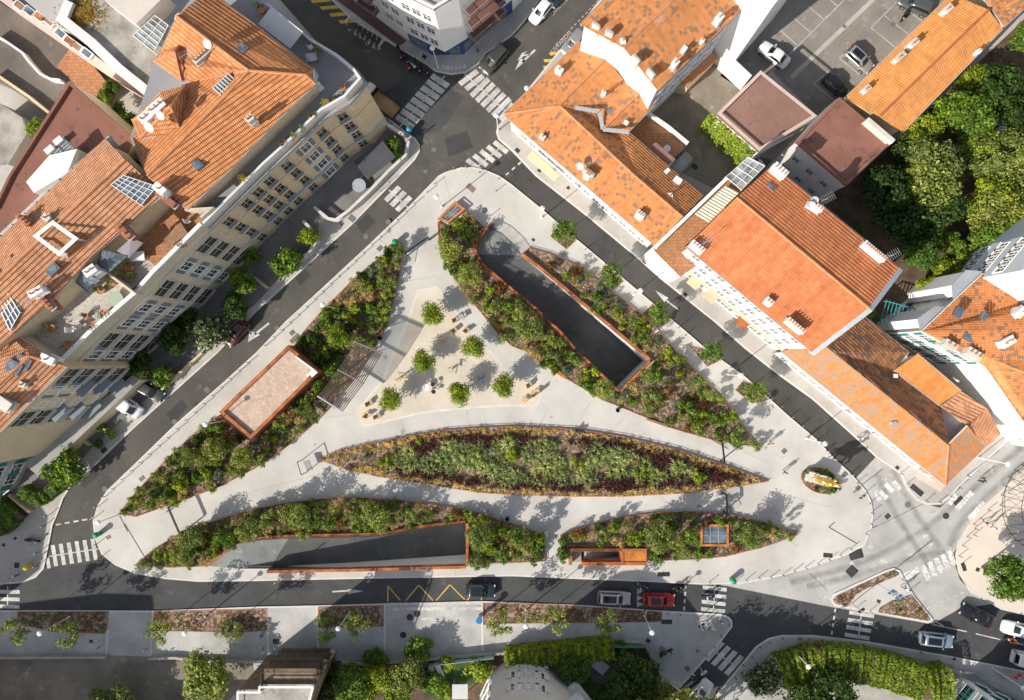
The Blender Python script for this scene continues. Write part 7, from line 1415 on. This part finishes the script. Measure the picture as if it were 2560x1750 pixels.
# playground
for i,(c,r,x,y,a) in enumerate([(1,2,1015,470,.3),(1,2,990,572,1.2),(1,2,1088,587,.2),(2,2,150,305,.4),(2,2,187,385,1.5),(2,2,110,433,2.8),(1,1,1793,1303,.4),(1,1,1782,1398,.6),(1,1,1890,1395,1.0),(2,2,225,355,3.0)]):
    chairth(*q1(c,r,x,y), PV+.012, a, chairwood, 'pale wooden chair on the gravel, %s' % ['lower left group, upper one','lower left group, left one','lower left group, lower right one','right hand group, top one','right hand group, right one','right hand group, bottom one','upper right border, nearest the round tree','middle of the play area, left of the pair','middle of the play area, right of the pair','right hand group, by the corner of the border'][i], 'wooden chairs in the play area', 'wooden_chair', 1.15)
table(*q1(1,1,1850,1272), PV+.012, .7,.7,.4, concrete_m, 'small grey table at the upper right border of the gravel')
for i,(c,r,x,y,l) in enumerate([(1,2,1312,228,'yellow spring toy left of the middle of the gravel'),(1,2,1780,150,'blue and yellow climbing frame in the middle of the gravel'),(1,2,1605,325,'white and black spinning discs on the gravel'),(1,2,2040,232,'blue spring toy near the lower right tree'),(1,1,1672,1490,'orange seesaw at the top of the play area')]):
    p = P(*q1(c,r,x,y)); rr = empty('play_equipment', (p.x,p.y,PV), l, 'play equipment', 'play equipment on the gravel'); ym = paint('toy_yellow', (.75,.35,.04), .4); bl = paint('toy_blue', (.12,.25,.45), .4)
    mb = MB(); mb.tube([(p.x,p.y,PV),(p.x,p.y,1.1)], .07, 8); 
    for k in range(3): a = k*2.1+i; mb.bar((p.x,p.y,PV+.5),(p.x+.7*math.cos(a),p.y+.7*math.sin(a),PV+.05),.06)
    mb.build('frame', [ym, bl, dark_metal, bl, ym][i], rr, uv=False)
    if i == 2:
        for dx,dy in ((.0,.5),(.1,-.45),(-.9,.1)): mb = MB(); mb.disc((p.x+dx,p.y+dy,.9), .28 if dx > -.5 else .45, .06, 16); mb.build('disc', dark_metal if dx > -.5 else white_metal, rr, uv=False)
    else:
        mb = MB(); mb.box((p.x,p.y,1.0), (.9,.22,.08), .6+i); mb.build('seat', ym if i != 3 else bl, rr, uv=False); mb = MB(); mb.bar((p.x-.4,p.y-.3,1.0),(p.x-.4,p.y-.3,1.6),.05); mb.bar((p.x+.4,p.y+.3,1.0),(p.x+.4,p.y+.3,1.6),.05); mb.bar((p.x-.6,p.y-.1,1.6),(p.x-.1,p.y-.5,1.6),.05); mb.build('handle', bl, rr, uv=False)
# ---------------------------------------------------------------- front garden walls with balustrades, trees and hedges
def balustrade(name, pts, label, z=PV, h=1.1, m=None, c='wall'):
    g = G(pts); r = empty(name, (g[0].x,g[0].y,z), label, c); mb = MB(); wallstrip(mb, g, .35, z-.05, z+h*.45, 1); mb.build('base_wall', m or kerb_m, r); mb = MB(); wallstrip(mb, g, .38, z+h, z+h+.12, 1); mb.build('coping', m or kerb_m, r)
    mb = MB()
    for a,b in zip(g,g[1:]):
        L = (b-a).length; n = Vector((-(b-a).y,(b-a).x,0)).normalized()*.18
        for k in range(int(L/.26)): p = a.lerp(b,(k+.5)*.26/L)+n; mb.box((p.x,p.y,z+h*.72), (.12,.12,h*.56))
    mb.build('balusters', white_m, r, uv=False)
balustrade('balustrade', q(1,0,1180,1150,1330,1250,1375,1310,1350,1420,1200,1560)+q(1,1,1050,130,850,320,740,400,680,390,560,290), 'curved white balustrade around the cafe terrace by the corner building'); balustrade('balustrade', q(1,1,440,430,530,520,560,590,500,690,270,860), 'white balustrade of the small garden below the cafe terrace')
for i,(c,r,pts,l) in enumerate([(1,1,(0,930,110,1020),'low cream wall beside the round bush'),(0,2,(1840,0,1480,330),'low dark wall behind the pavement hedge'),(0,2,(860,640,1030,740),'low pale garden wall, right of the two by the garages'),(0,2,(690,720,830,840),'low pale garden wall, left of the two by the garages'),(0,2,(700,1060,560,1230,370,1370),'low kerb wall below the clipped hedge'),(0,2,(110,1290,300,1445),'low wall between the two clipped hedges')]):
    mb = MB(); wallstrip(mb, G(q(c,r,*pts)), .3, 0, .9, 1); tag(mb.build('garden_wall', cream_m), l, 'wall')
GT = [('big',(0,1),(2230,950),.62,'round bright green tree in the shaded front garden'),('bush',(1,1),(450,540),1.1,'yellow green bush in the corner of the balustraded garden'),('bushg',(1,1),(240,770),1.5,'dark leafy bush at the garden edge below the balustrade'),('bushv',(0,1),(1800,1400),1.9,'large variegated tree beside the parked burgundy car'),('bigd',(0,1),(1700,1290),.6,'dark tree behind the large variegated tree'),('bigd',(0,2),(1280,90),.75,'dark tree above the hidden parked car'),('bushg',(0,2),(1430,220),1.1,'lit green bush over the hidden parked car'),('bushg',(0,2),(450,1060),2.0,'round dense tree at the lower left garden'),('bush',(0,2),(960,750),.6,'yellow flowering bush between the garage walls'),('bushg',(0,2),(880,680),.5,'small dark bush by the garage wall'),('bushg',(0,2),(850,840),.5,'small dark bush in front of the garages'),('bushg',(1,0),(1190,1300),1.2,'green bush in the corner garden by the crossing'),('bush',(1,0),(1240,1380),.7,'yellow bush at the edge of the corner garden'),('bushg',(0,1),(2080,1090),.8,'spiky bush in the shaded front garden'),('bigd',(0,1),(2150,1200),.6,'small dark tree near the front path'),('bushg',(0,1),(2200,700),1.1,'leafy bush under the beige facade'),('bigd',(0,1),(1600,1480),.7,'dark hedge tree right of the grey facade')]
for kind,(c,r),(x,y),s,l in GT: o, p = tree('x', kind, *q1(c,r,x,y), s); tag(o, l, 'tree' if 'tree' in l else 'bush')
def hedge(pts, w, h, n, m, label, ls=.16, z=PV, flow=None):
    g = G(pts, 0); rnd = random.Random(len(label)); mb = MB(); L = [(b-a).length for a,b in zip(g,g[1:])]; T = sum(L)
    for _ in range(n):
        t = rnd.random()*T; i = 0
        while t > L[i]: t -= L[i]; i += 1
        a,b = g[i],g[i+1]; d = (b-a).normalized(); nn = Vector((-d.y,d.x,0)); u = rnd.uniform(-1,1); top = rnd.random() < .68; hh = h*(1+.10*math.sin(t*2.3+i)+.07*math.sin(t*7))
        if top: p = a+d*t+nn*u*w/2; zz = z+hh*(1-.12*abs(u)**3)+rnd.gauss(0,.05); nv = Vector((rnd.gauss(0,.45),rnd.gauss(0,.45),1))
        else: s = rnd.choice((-1,1)); p = a+d*t+nn*s*w/2*rnd.uniform(.92,1.06); zz = z+rnd.uniform(0,hh); nv = nn*s+Vector((rnd.gauss(0,.4),rnd.gauss(0,.4),.4))
        leaf(mb, Vector((p.x,p.y,zz)), nv.normalized(), ls*rnd.uniform(.7,1.4), rnd)
    core = MB(); wallstrip(core, [v+Vector((0,0,0)) for v in g], w*.42, z, z+h*.86, 1); wallstrip(core, g, w*.42, z, z+h*.86, -1)
    r = empty('clipped_hedge', (g[0].x,g[0].y,z), label, 'hedge'); mb.build('leaves', m, r, uv=False); core.build('inner_branches', earth_m, r)
hedge(q(0,2,250,1230,400,1330,580,1190), 1.5, 1.5, 3200, L_green, 'L shaped clipped hedge at the lower left garden'); hedge(q(0,2,40,1350,180,1470,60,1580)+q(0,3,-30,20), 2.0, 1.5, 3000, L_green, 'clipped hedge at the left edge')
hedge(q(2,3,-60,1180,200,1150,450,1125,700,1100,900,1080)+[], 2.6, 2.2, 7000, L_lime, 'long green hedge between the villa and the bottom pavement')
hedge(q(3,3,60,1300,200,1240,400,1190,600,1200,800,1230,1000,1270,1200,1330,1350,1390,1560,1370), 4.2, 2.6, 15000, L_lime, 'long thick clipped hedge curving along the lower right garden', .17)
hedge(q(3,3,1100,1430,1250,1460,1400,1480), 1.6, 1.6, 1500, L_olive, 'short hedge spur behind the long hedge')
CN = {}
for i,(kind,(c,r),(x,y),s) in enumerate(sorted([('bigo',(0,3),(1860,1370),1.18),('bigd',(1,3),(640,1260),.55),('bigd',(1,3),(620,1400),.7),('big',(1,3),(890,1400),.9),('bigl',(1,3),(1110,1400),.75),('bigo',(1,3),(1370,1340),.85),('bigl',(1,3),(950,1530),.8),('bigl',(1,3),(1260,1500),.8),('bigd',(1,3),(760,1520),.9),('bush',(1,3),(1710,1310),.9),('bush',(1,3),(2000,1400),1.4),('bushg',(1,3),(1450,1210),1.4),('bushg',(1,3),(1050,1290),1.2),('bush',(1,3),(1700,1570),1.0),('bushg',(1,3),(1560,1500),1.2),('big',(2,3),(560,1260),.75),('bigd',(2,3),(1100,1430),1.25),('bigo',(2,3),(1260,1530),.9),('bigd',(2,3),(900,1540),.9),('bushg',(2,3),(980,1180),1.0),('bushv',(3,3),(150,1500),1.9),('bigd',(3,3),(560,1560),1.2),('bigd',(3,3),(330,1560),.9),('bush',(3,3),(1440,1520),1.0),('bushv',(3,3),(330,1400),1.0),('bushv',(2,3),(2250,1500),1.3),('bigd',(1,3),(560,1520),.7)], key=lambda t: q1(*t[1],*t[2])[0])):
    CN[kind] = CN.get(kind,0)+1
    o, p = tree('x', kind, *q1(c,r,x,y), s, fz=.65 if s > 1.1 else .8); tag(o, '%s in the bottom gardens, %s from the left' % ({'bigo':'grey green spreading tree','bigd':'dark green tree','big':'mid green tree','bigl':'yellow green tree','bush':'yellow green bush','bushg':'leafy green bush','bushv':'white flowered bush'}[kind], ordn(CN[kind])), 'tree' if kind.startswith('big') else 'bush', 'trees and bushes along the bottom edge')
GL = [('bigl',3,0,1800,760,0.68),('bigd',3,0,2000,850,1.0),('big',3,0,1560,1060,0.85),('big',3,0,1750,1090,1.0),('bigd',3,0,1950,1050,.8),('bigl',3,0,1340,1260,0.81),('bigl',3,0,1800,1300,0.90),('bigd',3,0,1230,1400,.8),('bigo',3,0,1370,1520,1.2),('bigo',3,0,1700,1500,0.90),('bigo',3,0,1950,1450,1.0),('bigo',3,0,2150,1430,1.0),('big',3,0,2270,380,.8),('bushg',3,0,2280,640,1.2),('bigd',3,0,2150,950,.8),('bigo',3,1,1350,90,1.25),('bigl',3,1,1900,200,0.90),('bigo',3,1,2200,90,1.0),('bigd',3,1,1000,130,1.1),('bigd',3,1,1150,350,1.15),('bigd',3,1,1400,330,1.15),('bigd',3,1,1320,560,.9),('bigo',3,1,1980,330,1.05),('bigl',3,1,2180,430,0.90),('big',3,1,1950,590,0.95),('bigo',3,1,1900,420,.8),('big',3,1,1600,640,.6),('bigl',3,1,1750,800,0.72),('big',3,1,1290,740,.75),('bigl',3,1,1560,900,0.68),('bigl',3,1,1430,1040,0.63),('bush',3,1,930,1225,.8),('bushg',3,1,840,490,.8),('bushg',3,1,2050,690,1.2),('big',3,1,2290,250,.9),('bigd',3,0,2200,1150,.9),('bushg',3,0,2100,1250,1.0)]
CN = {}
for i,(kind,c,r,x,y,s) in enumerate(sorted(GL, key=lambda t: q1(*t[1:5])[1])):
    CN[kind] = CN.get(kind,0)+1
    o, p = tree('x', kind, *q1(c,r,x,y), s); tag(o, '%s in the walled garden, %s from the top' % ({'bigo':'grey green tree','bigd':'shaded dark green tree','big':'mid green tree','bigl':'sunlit yellow green tree','bush':'small yellow green bush','bushg':'leafy green bush'}[kind], ordn(CN[kind])), 'tree' if kind.startswith('big') else 'bush', 'trees of the walled garden')
# off-frame palm whose shade falls on the junction
for i,(x,y) in enumerate(((1700,1790),(1630,1800),(1800,1800),(280,1760),(420,1800))): o, p = tree('x', 'bigo', x, y, 1.5 if i < 3 else 1.0, fz=1 if i < 3 else .7); tag(o, 'large tree just below the picture edge, %s one' % ordn(i+1), 'tree', 'large trees below the edge')
# garden things
table(*q1(2,3,780,1268), PV+.03, 2.6,1.5,-.7, mat('stone_top',(.5,.52,.54),.6,.08,3), 'pale stone table on the dark paved villa terrace'); table(*q1(2,3,1035,1215), PV+.03, .8,.8,.5, white_metal, 'small white table in the villa garden')
table(*q1(1,1,930,85), PV+.03, .9,.9,0, mat('mosaic_top',(.36,.42,.46),.6,.15,8), 'round mosaic cafe table behind the balustrade', rnd_=True)
mb = MB(); p = P(*q1(1,0,1070,1440),2.6); mb.box((p.x,p.y,2.6), (4.6,2.9,.08), math.radians(38)); 
for a in (-2.1,2.1):
    for b in (-1.3,1.3): mb.bar((p.x+a*.79-b*.6,p.y+a*.62+b*.79,PV),(p.x+a*.79-b*.6,p.y+a*.62+b*.79,2.56),.08)
tag(mb.build('cafe_awning', mat('dark_canvas',(.075,.08,.09),.85,.08,3)), 'dark grey awning over the cafe terrace by the corner building', 'awning')
mb = MB(); p = P(*q1(1,3,1600,1370),.8)
for i in range(3): mb.box((p.x+(i-1)*.8,p.y+(i-1)*.5,.5), (.7,1.9,.3), .4)
tag(mb.build('garden_loungers', white_metal, uv=False), 'white framed sun loungers with dark cushions on the villa lawn', 'loungers')
P_ = P(*q1(1,3,1850,1470),1.0); mb = MB()
for a,b in ((-.9,-.9),(.9,-.9),(.9,.9),(-.9,.9)): mb.bar((P_.x+a,P_.y+b,PV),(P_.x+a*.9,P_.y+b*.9,2.3),.09)
mb.box((P_.x,P_.y,2.35), (2.0,1.9,.08)); tag(mb.build('garden_gazebo', mat('grey_canvas',(.5,.5,.5),.8,.08,3)), 'white framed garden gazebo beside the villa', 'gazebo')
fen = MB(); g = G(q(2,3,890,1060,1190,1065,1260,1200,1340,1400)); wallstrip(fen, g, .06, PV, 1.9, -1)
tag(fen.build('screen_fence', mat('green_screen',(.10,.19,.17),.7,.2,5)), 'green screened fence around the villa garden', 'fence')
fen = MB(); g = G(q(1,3,1570,1250,1640,1225,1900,1195,2150,1165)); wallstrip(fen, g, .06, PV, 1.7, -1)
tag(fen.build('slatted_fence', mat('pale_green_slats',(.30,.42,.42),.7,.2,5)), 'pale green slatted fence behind the bottom pavement', 'fence')
for pts,l in ((q(0,3,0,1180,980,1175),'low stone wall edging the left part of the bottom pavement'),(q(0,3,1360,1190,1600,1180,1800,1210,2280,1215)+q(1,3,520,1205,620,1205),'low stone wall between the bottom pavement and the concrete terrace'),(q(1,3,780,1230,1000,1240,1300,1215,2040,1155,2311,1135),'low stone wall below the bus stop paving'),(q(2,3,0,1128,600,1075,1050,1035,1190,1040,1340,1385),'low stone wall around the villa garden'),(q(3,3,0,1290,150,1190,380,1110,560,1120,900,1150,1300,1220,1660,1300,1850,1320),'pale wall along the long clipped hedge'),(q(3,3,1850,1320,2000,1420,2311,1590),'pale wall of the hotel forecourt')):
    mb = MB(); wallstrip(mb, G(pts), .3, 0, .75, -1); tag(mb.build('garden_wall', mat('old_stone',(.38,.36,.32),.9,.2,4)), l, 'wall')
# teal pergola beside the spotted roof house
mb = MB(); tm = paint('teal_paint', (.05,.32,.34), .5, 0, .1); p = P(*q1(3,1,1200,1215),3.0)
for i in range(9): mb.bar((p.x-1.8+i*.45,p.y+1.4-i*.13,3.0),(p.x-2.6+i*.45,p.y-1.6-i*.13,2.9),.08)
for a,b in ((-1.9,1.2),(1.6,.4),(-2.5,-1.4),(1.0,-2.2)): mb.bar((p.x+a,p.y+b,PV),(p.x+a,p.y+b,2.95),.12)
mb.bar((p.x-1.9,p.y+1.2,3.05),(p.x+1.8,p.y+.2,3.05),.1); mb.bar((p.x-2.6,p.y-1.4,2.95),(p.x+1.0,p.y-2.4,2.95),.1); tag(mb.build('garden_pergola', tm, uv=False), 'turquoise painted pergola in the garden beside the zinc bays', 'pergola')
mb = MB(); p = P(*q1(3,1,1745,308)); mb.box((p.x,p.y,.5), (.9,.7,.6), .4); mb.box((p.x,p.y,.82), (.7,.5,.06), .4, 1); tag(mb.build('garden_box', [white_metal, dark_metal]), 'white cold frame on the bare ground of the walled garden', 'garden box')
mb = MB(); p = P(*q1(3,0,2140,1200),.5); mb.disc((p.x,p.y,PV), 1.6, .5, 24); mb.disc((p.x,p.y,PV), 1.45, .52, 24, 1); tag(mb.build('paddling_pool', [paint('pool_blue',(.03,.15,.35),.4), mat('pool_cover',(.62,.65,.7),.5,.2,3)]), 'round covered paddling pool under the garden trees', 'pool')
# ---------------------------------------------------------------- vehicles
pw = paint('paint_white', (.78,.78,.79), .25); pb_ = paint('paint_black', (.012,.012,.015), .2); pr_ = paint('paint_red', (.42,.008,.012), .22); pg = paint('paint_grey', (.10,.10,.095), .3, .5); ps = paint('paint_silver', (.48,.48,.47), .3, .6); pblue = paint('paint_light_blue', (.33,.42,.5), .3, .5); pn = paint('paint_navy', (.02,.035,.05), .22); pbur = paint('paint_burgundy', (.10,.02,.025), .25); dkroof = paint('dark_roof_glass', (.01,.011,.015), .1); pdg = paint('paint_dark_green_grey', (.12,.135,.13), .3, .4)
V = [(('small white hatchback parked at the top by the grey kerb','car',pw,3.7,1.65,1.45,'hatch',None),q1(2,0,262,98),(-.62,.78),0,'parked_car'),(('dark grey crossover parked at the corner by the top crossing','car',pg,4.4,1.85,1.6,'suv',None),q1(1,0,2150,535),(-.66,.75),0,'parked_car'),(('silver car half hidden by the eave of the low house','car',ps,4.2,1.75,1.5,'hatch',None),q1(2,0,560,375),(-.64,.77),0,'parked_car'),(('dark car cut off by the top edge','car',pn,4.2,1.75,1.5,'hatch',None),(1398,-18),(-.62,.78),0,'parked_car'),
 (('white sedan at the left end of the car park','car',pw,4.5,1.8,1.45,'sedan',None),(1935,137),(-.80,-.60),PV,'parked_car'),(('grey and white car with roof bars in the sunlit part of the car park','car',ps,4.1,1.78,1.55,'suv',dkroof),q1(3,0,820,540),(.74,.67),PV,'parked_car'),(('small black hatchback beside the yellow bin in the car park','car',pb_,3.7,1.7,1.45,'hatch',dkroof),q1(3,0,605,775),(.72,.69),PV,'parked_car'),(('grey estate car at the top right of the car park','car',pdg,4.6,1.8,1.5,'suv',None),q1(3,0,1330,45),(-.92,-.38),PV,'parked_car'),
 (('dark navy hatchback driving past the yellow zigzag','car',pn,4.0,1.78,1.5,'hatch',dkroof),q1(1,3,2025,602),(1,.0),0,'car'),(('silver car with a black sunroof waiting behind the red car','car',ps,4.4,1.82,1.5,'suv',dkroof),q1(2,3,922,668),(1,.04),0,'car'),(('red car with a black roof waiting at the bottom crossing','car',pr_,4.2,1.82,1.48,'hatch',dkroof),q1(2,3,1328,685),(1,.03),0,'car'),(('light blue car with a dark glass roof below the traffic island','car',pblue,4.5,1.85,1.6,'suv',dkroof),q1(3,3,1520,1045),(.99,.12),0,'car'),(('black car with white emblem on the bonnet coming round the pale road','car',pb_,4.6,1.85,1.45,'sedan',None),q1(3,3,1885,825),(-.87,-.42),0,'car'),(('white car following the black car at the right edge','car',pw,4.6,1.85,1.45,'sedan',None),(2548,1575),(-.96,-.24),0,'car'),(('white van cut off by the right edge','van',pw,5.2,1.95,2.1,'van',None),(2578,1651),(.97,.22),0,'van'),
 (('burgundy car with a pale bonnet parked beside the variegated tree','car',pbur,4.0,1.72,1.5,'hatch',dkroof),q1(0,1,2135,1415),(-.66,.75),PV,'parked_car'),(('white van parked in front of the garages','van',pw,4.7,1.85,1.9,'van',None),q1(0,2,1140,470),(.82,.57),PV,'parked_van'),(('dark car hidden under the tree beside the garages','car',pg,4.2,1.75,1.45,'hatch',None),q1(0,2,1350,345),(.85,.5),PV,'parked_car'),(('white car under the ivy of the brown roofed block','car',pw,4.0,1.75,1.45,'hatch',None),q1(2,0,2150,1440),(.75,.66),PV+.01,'parked_car'),(('white car turning into the side street at the bottom','car',pw,4.5,1.85,1.45,'sedan',None),(1748,1737),(.62,-.78),0,'car')]
for (l,cat,p_,L_,W_,H_,kd,rm),(x,y),(dx,dy),z,nm in V:
    drive(car(l,cat,p_,L_*1.0,W_,H_,kd,rm,'vehicles on the streets' if z == 0 else 'cars parked off the street',nm), x, y, dx, dy, z)
drive(flatbed(), 949,250,-.80,-.62,0)
cov = MB(); loft(cov, [[(x,-w,.05),(x,-w,z*.6),(x,-w*.7,z),(x,w*.7,z),(x,w,z*.6),(x,w,.05)] for x,w,z in ((-1.9,.5,.5),(-1.6,.85,1.0),(-.9,.92,1.4),(.3,.92,1.42),(1.1,.9,.95),(1.8,.75,.8),(2.0,.4,.4))]); o = cov.build('covered_car', mat('grey_tarpaulin',(.42,.43,.45),.6,.15,6,bump=.02), origin=(0,0,0), smooth=True, uv=False); tag(o, 'car under a grey cover in the shaded courtyard', 'covered car'); drive(o, *q1(2,0,1515,1490), .7,-.72, PV+.01)
SCs = [(1300,480,(.3,.95),pr_,'red'),(1350,520,(.45,.9),pb_,'black'),(1365,575,(.4,.9),pr_,'dark red'),(1410,570,(.55,.8),pw,'white'),(1460,600,(.4,.9),pg,'grey'),(1520,625,(.6,.8),pb_,'black')]
for i,(x,y,d,p_,cn) in enumerate(SCs): drive(scooter('%s scooter in the shaded row by the top crossing, %s from the left' % (cn, ordn(i+1)), p_, 'scooter', 'scooters parked by the top crossing', big=i%2==0), *q1(1,0,x,y), d[0], d[1], 0)
for i in range(6): drive(bicycle('parked bicycle in the rack row at the top, %s from the left' % ordn(i+1), 'bicycles in the rack row'), *q1(1,0,905+i*42,238+i*30), .35,-.94, 0)
for i,(x,y) in enumerate(((840,190),(1140,405))): p = P(*q1(1,0,x,y)); mb = MB(); mb.tube([(p.x-.35,p.y-.5,0),(p.x-.35,p.y-.5,.8),(p.x+.35,p.y+.5,.8),(p.x+.35,p.y+.5,0)], .05, 6); mb.tube([(p.x-.2,p.y-.55,0),(p.x-.2,p.y-.55,.8),(p.x+.5,p.y+.45,.8),(p.x+.5,p.y+.45,0)], .05, 6); tag(mb.build('bike_hoop', white_metal, uv=False), 'white steel hoop at the %s end of the bicycle row' % ('left','right')[i], 'bike rack', 'bike hoops')
drive(scooter('black quad bike standing near the grey estate car', pb_, 'quad bike', name='quad_bike', big=True), *q1(3,0,1240,135), -.5,.85, PV+.01); drive(scooter('dark motorbike parked on the lower right paving', pb_, 'motorbike', name='parked_motorbike', big=True), *q1(2,3,1395,1160), .87,-.3, PV); drive(scooter('dark scooter left on the corner pavement at the left', pg, 'scooter'), *q1(0,3,285,150), .9,.2, PV)
RD = [(1170,568,cloth('blue',(.05,.13,.32)),paint('helmet_white',(.8,.8,.8),.3),pg,'rider in a blue jacket and white helmet beside the red car'),(1500,585,cloth('black',(.02,.02,.022)),paint('helmet_black',(.03,.03,.03),.3),pb_,'rider in black on the scooter nearest the kerb ahead of the red car'),(1775,660,cloth('grey_white',(.55,.57,.6)),paint('helmet_black',(.03,.03,.03),.3),pb_,'rider in a pale top crossing the zebra on the bottom street')]
for i,(x,y,t,h_,b_,l) in enumerate(RD):
    g_ = q1(2,3,x,y); drive(scooter('scooter of '+l, b_, 'scooter', 'scooters ridden on the bottom street', 'scooter'), *g_, 1, .05, 0); o = person(*g_, 'ride', l, t, cloth('dark_blue',(.03,.04,.07)), h_, 1, .05, -.02); o.location = P(*g_, .7); o.location.z = -.02; o.location.x -= .25
g_ = (2533,1601); drive(scooter('orange trimmed scooter behind the white car at the right edge', paint('bike_orange',(.5,.12,.03),.3), 'scooter', name='scooter'), *g_, -.96,-.2, 0); o = person(*g_, 'ride', 'rider in an orange top behind the white car', cloth('orange',(.55,.16,.05)), cloth('dark_blue',(.03,.04,.07)), paint('helmet_white',(.8,.8,.8),.3), -.96,-.2, -.02); o.location = P(*g_,.7); o.location.z = -.02
# ---------------------------------------------------------------- pedestrians
cw_, cb_, cp_, cr_, cg_ = cloth('white',(.72,.72,.72)), cloth('navy',(.03,.04,.09)), cloth('pink',(.6,.12,.22)), cloth('red',(.4,.04,.04)), cloth('grey',(.2,.2,.21))
for c,r,x,y,k,t,b,d,l in [(3,2,130,1075,'walk',cb_,cg_,(.6,-.8),'person in dark clothes walking above the oval statue bed'),(3,2,5,812,'walk',cp_,cb_,(.7,-.6),'person in pink walking at the right end of the square'),(3,2,815,768,'walk',cw_,cb_,(-.6,-.7),'person in a white top beside another on the shop pavement'),(3,2,850,772,'walk',cg_,cb_,(-.6,-.7),'person in grey beside the one in white on the shop pavement'),(3,2,1950,1535,'walk',cw_,cb_,(.5,.6),'person in white on the pink corner pavement, left of the pair'),(3,2,1985,1568,'walk',cw_,cp_,(.5,.6),'person in white and pink on the pink corner pavement, right of the pair'),(3,3,1215,562,'walk',cw_,cb_,(.8,.5),'person in a white top leaving the traffic island'),(3,3,745,1125,'walk',cg_,cb_,(-.6,-.6),'person beside the long clipped hedge'),(3,3,2062,1340,'walk',cloth('salmon',(.55,.26,.2)),cloth('light_blue',(.25,.38,.5)),(-.7,-.6),'person in a salmon top and light blue trousers above the hotel'),(2,1,1415,868,'stand',cr_,cg_,(.5,.5),'person sitting low in the shade by the tall white house front'),(2,1,1300,1392,'walk',cw_,cw_,(.6,-.7),'person in white by the third tree pit'),(1,0,1160,1048,'stand',cloth('purple',(.2,.16,.3)),cb_,(.5,-.8),'person loading the back of the flatbed truck'),(1,0,2003,470,'stand',cg_,cb_,(0,1),'person standing on the corner by the blue shopfront'),(2,0,335,1570,'walk',cb_,cg_,(.7,.6),'person in dark clothes on the low house pavement'),(1,3,70,990,'walk',cloth('sky_blue',(.1,.35,.5)),cb_,(-.5,.8),'person in sky blue at the end of the second strip bed'),(2,3,1195,768,'stand',cw_,cb_,(.7,.2),'person in a white top and dark trousers by the kerb below the red car'),(2,3,1705,912,'walk',cg_,cb_,(.5,.7),'person in grey behind the bottom crossing'),(3,2,1890,1150,'stand',cb_,cb_,(.4,.4),'person in navy on the far pavement at the right'),(2,3,2010,1560,'walk',cb_,cb_,(.5,.8),'person in navy near the bottom edge on the right pavement'),(0,3,175,452,'stand',cw_,cloth('blue',(.05,.13,.32)),(.6,.3),'person in white at the lower left corner pavement')]:
    g_ = q1(c,r,x,y); road = 'truck' in l; person(*g_, k, l, t, b, None, d[0], d[1], 0.004 if road else PV+.01)
remove_protos()
# ---------------------------------------------------------------- light, sky, camera
sc_ = bpy.context.scene
w = bpy.data.worlds.new('World'); sc_.world = w; w.use_nodes = True; nt = w.node_tree
sk = nt.nodes.new('ShaderNodeTexSky'); sk.sky_type = 'NISHITA'; sk.sun_disc = False; sk.sun_elevation = SUNEL; sk.sun_rotation = math.atan2(-SD.x, -SD.y); sk.air_density = 1.0; sk.dust_density = 1.2
hs = nt.nodes.new('ShaderNodeHueSaturation'); hs.inputs['Saturation'].default_value = .55; nt.links.new(sk.outputs[0], hs.inputs['Color'])
nt.links.new(hs.outputs[0], nt.nodes['Background'].inputs[0]); nt.nodes['Background'].inputs[1].default_value = .125
sl = bpy.data.lights.new('sun', 'SUN'); sl.energy = 5.0; sl.angle = math.radians(.5); sl.color = (1.0,.93,.82); so = bpy.data.objects.new('sun', sl); C.objects.link(so); so.rotation_euler = SD.to_track_quat('-Z','Y').to_euler(); so.location = (-60,-50,60)
cam = bpy.data.cameras.new('camera'); co = bpy.data.objects.new('camera', cam); C.objects.link(co); co.location = (0,0,HC); cam.sensor_width = 36; cam.lens = HC*S/2560*36; cam.clip_end = 600; cam.shift_x = -(NX-1280)/2560; cam.shift_y = (NY-875)/2560
sc_.camera = co
sc_.view_settings.view_transform = 'Standard'; sc_.view_settings.look = 'None'; sc_.view_settings.gamma = 1; sc_.view_settings.exposure = .30
sc_.cycles.max_bounces = 5; sc_.cycles.diffuse_bounces = 3; sc_.cycles.glossy_bounces = 2; sc_.cycles.transmission_bounces = 2
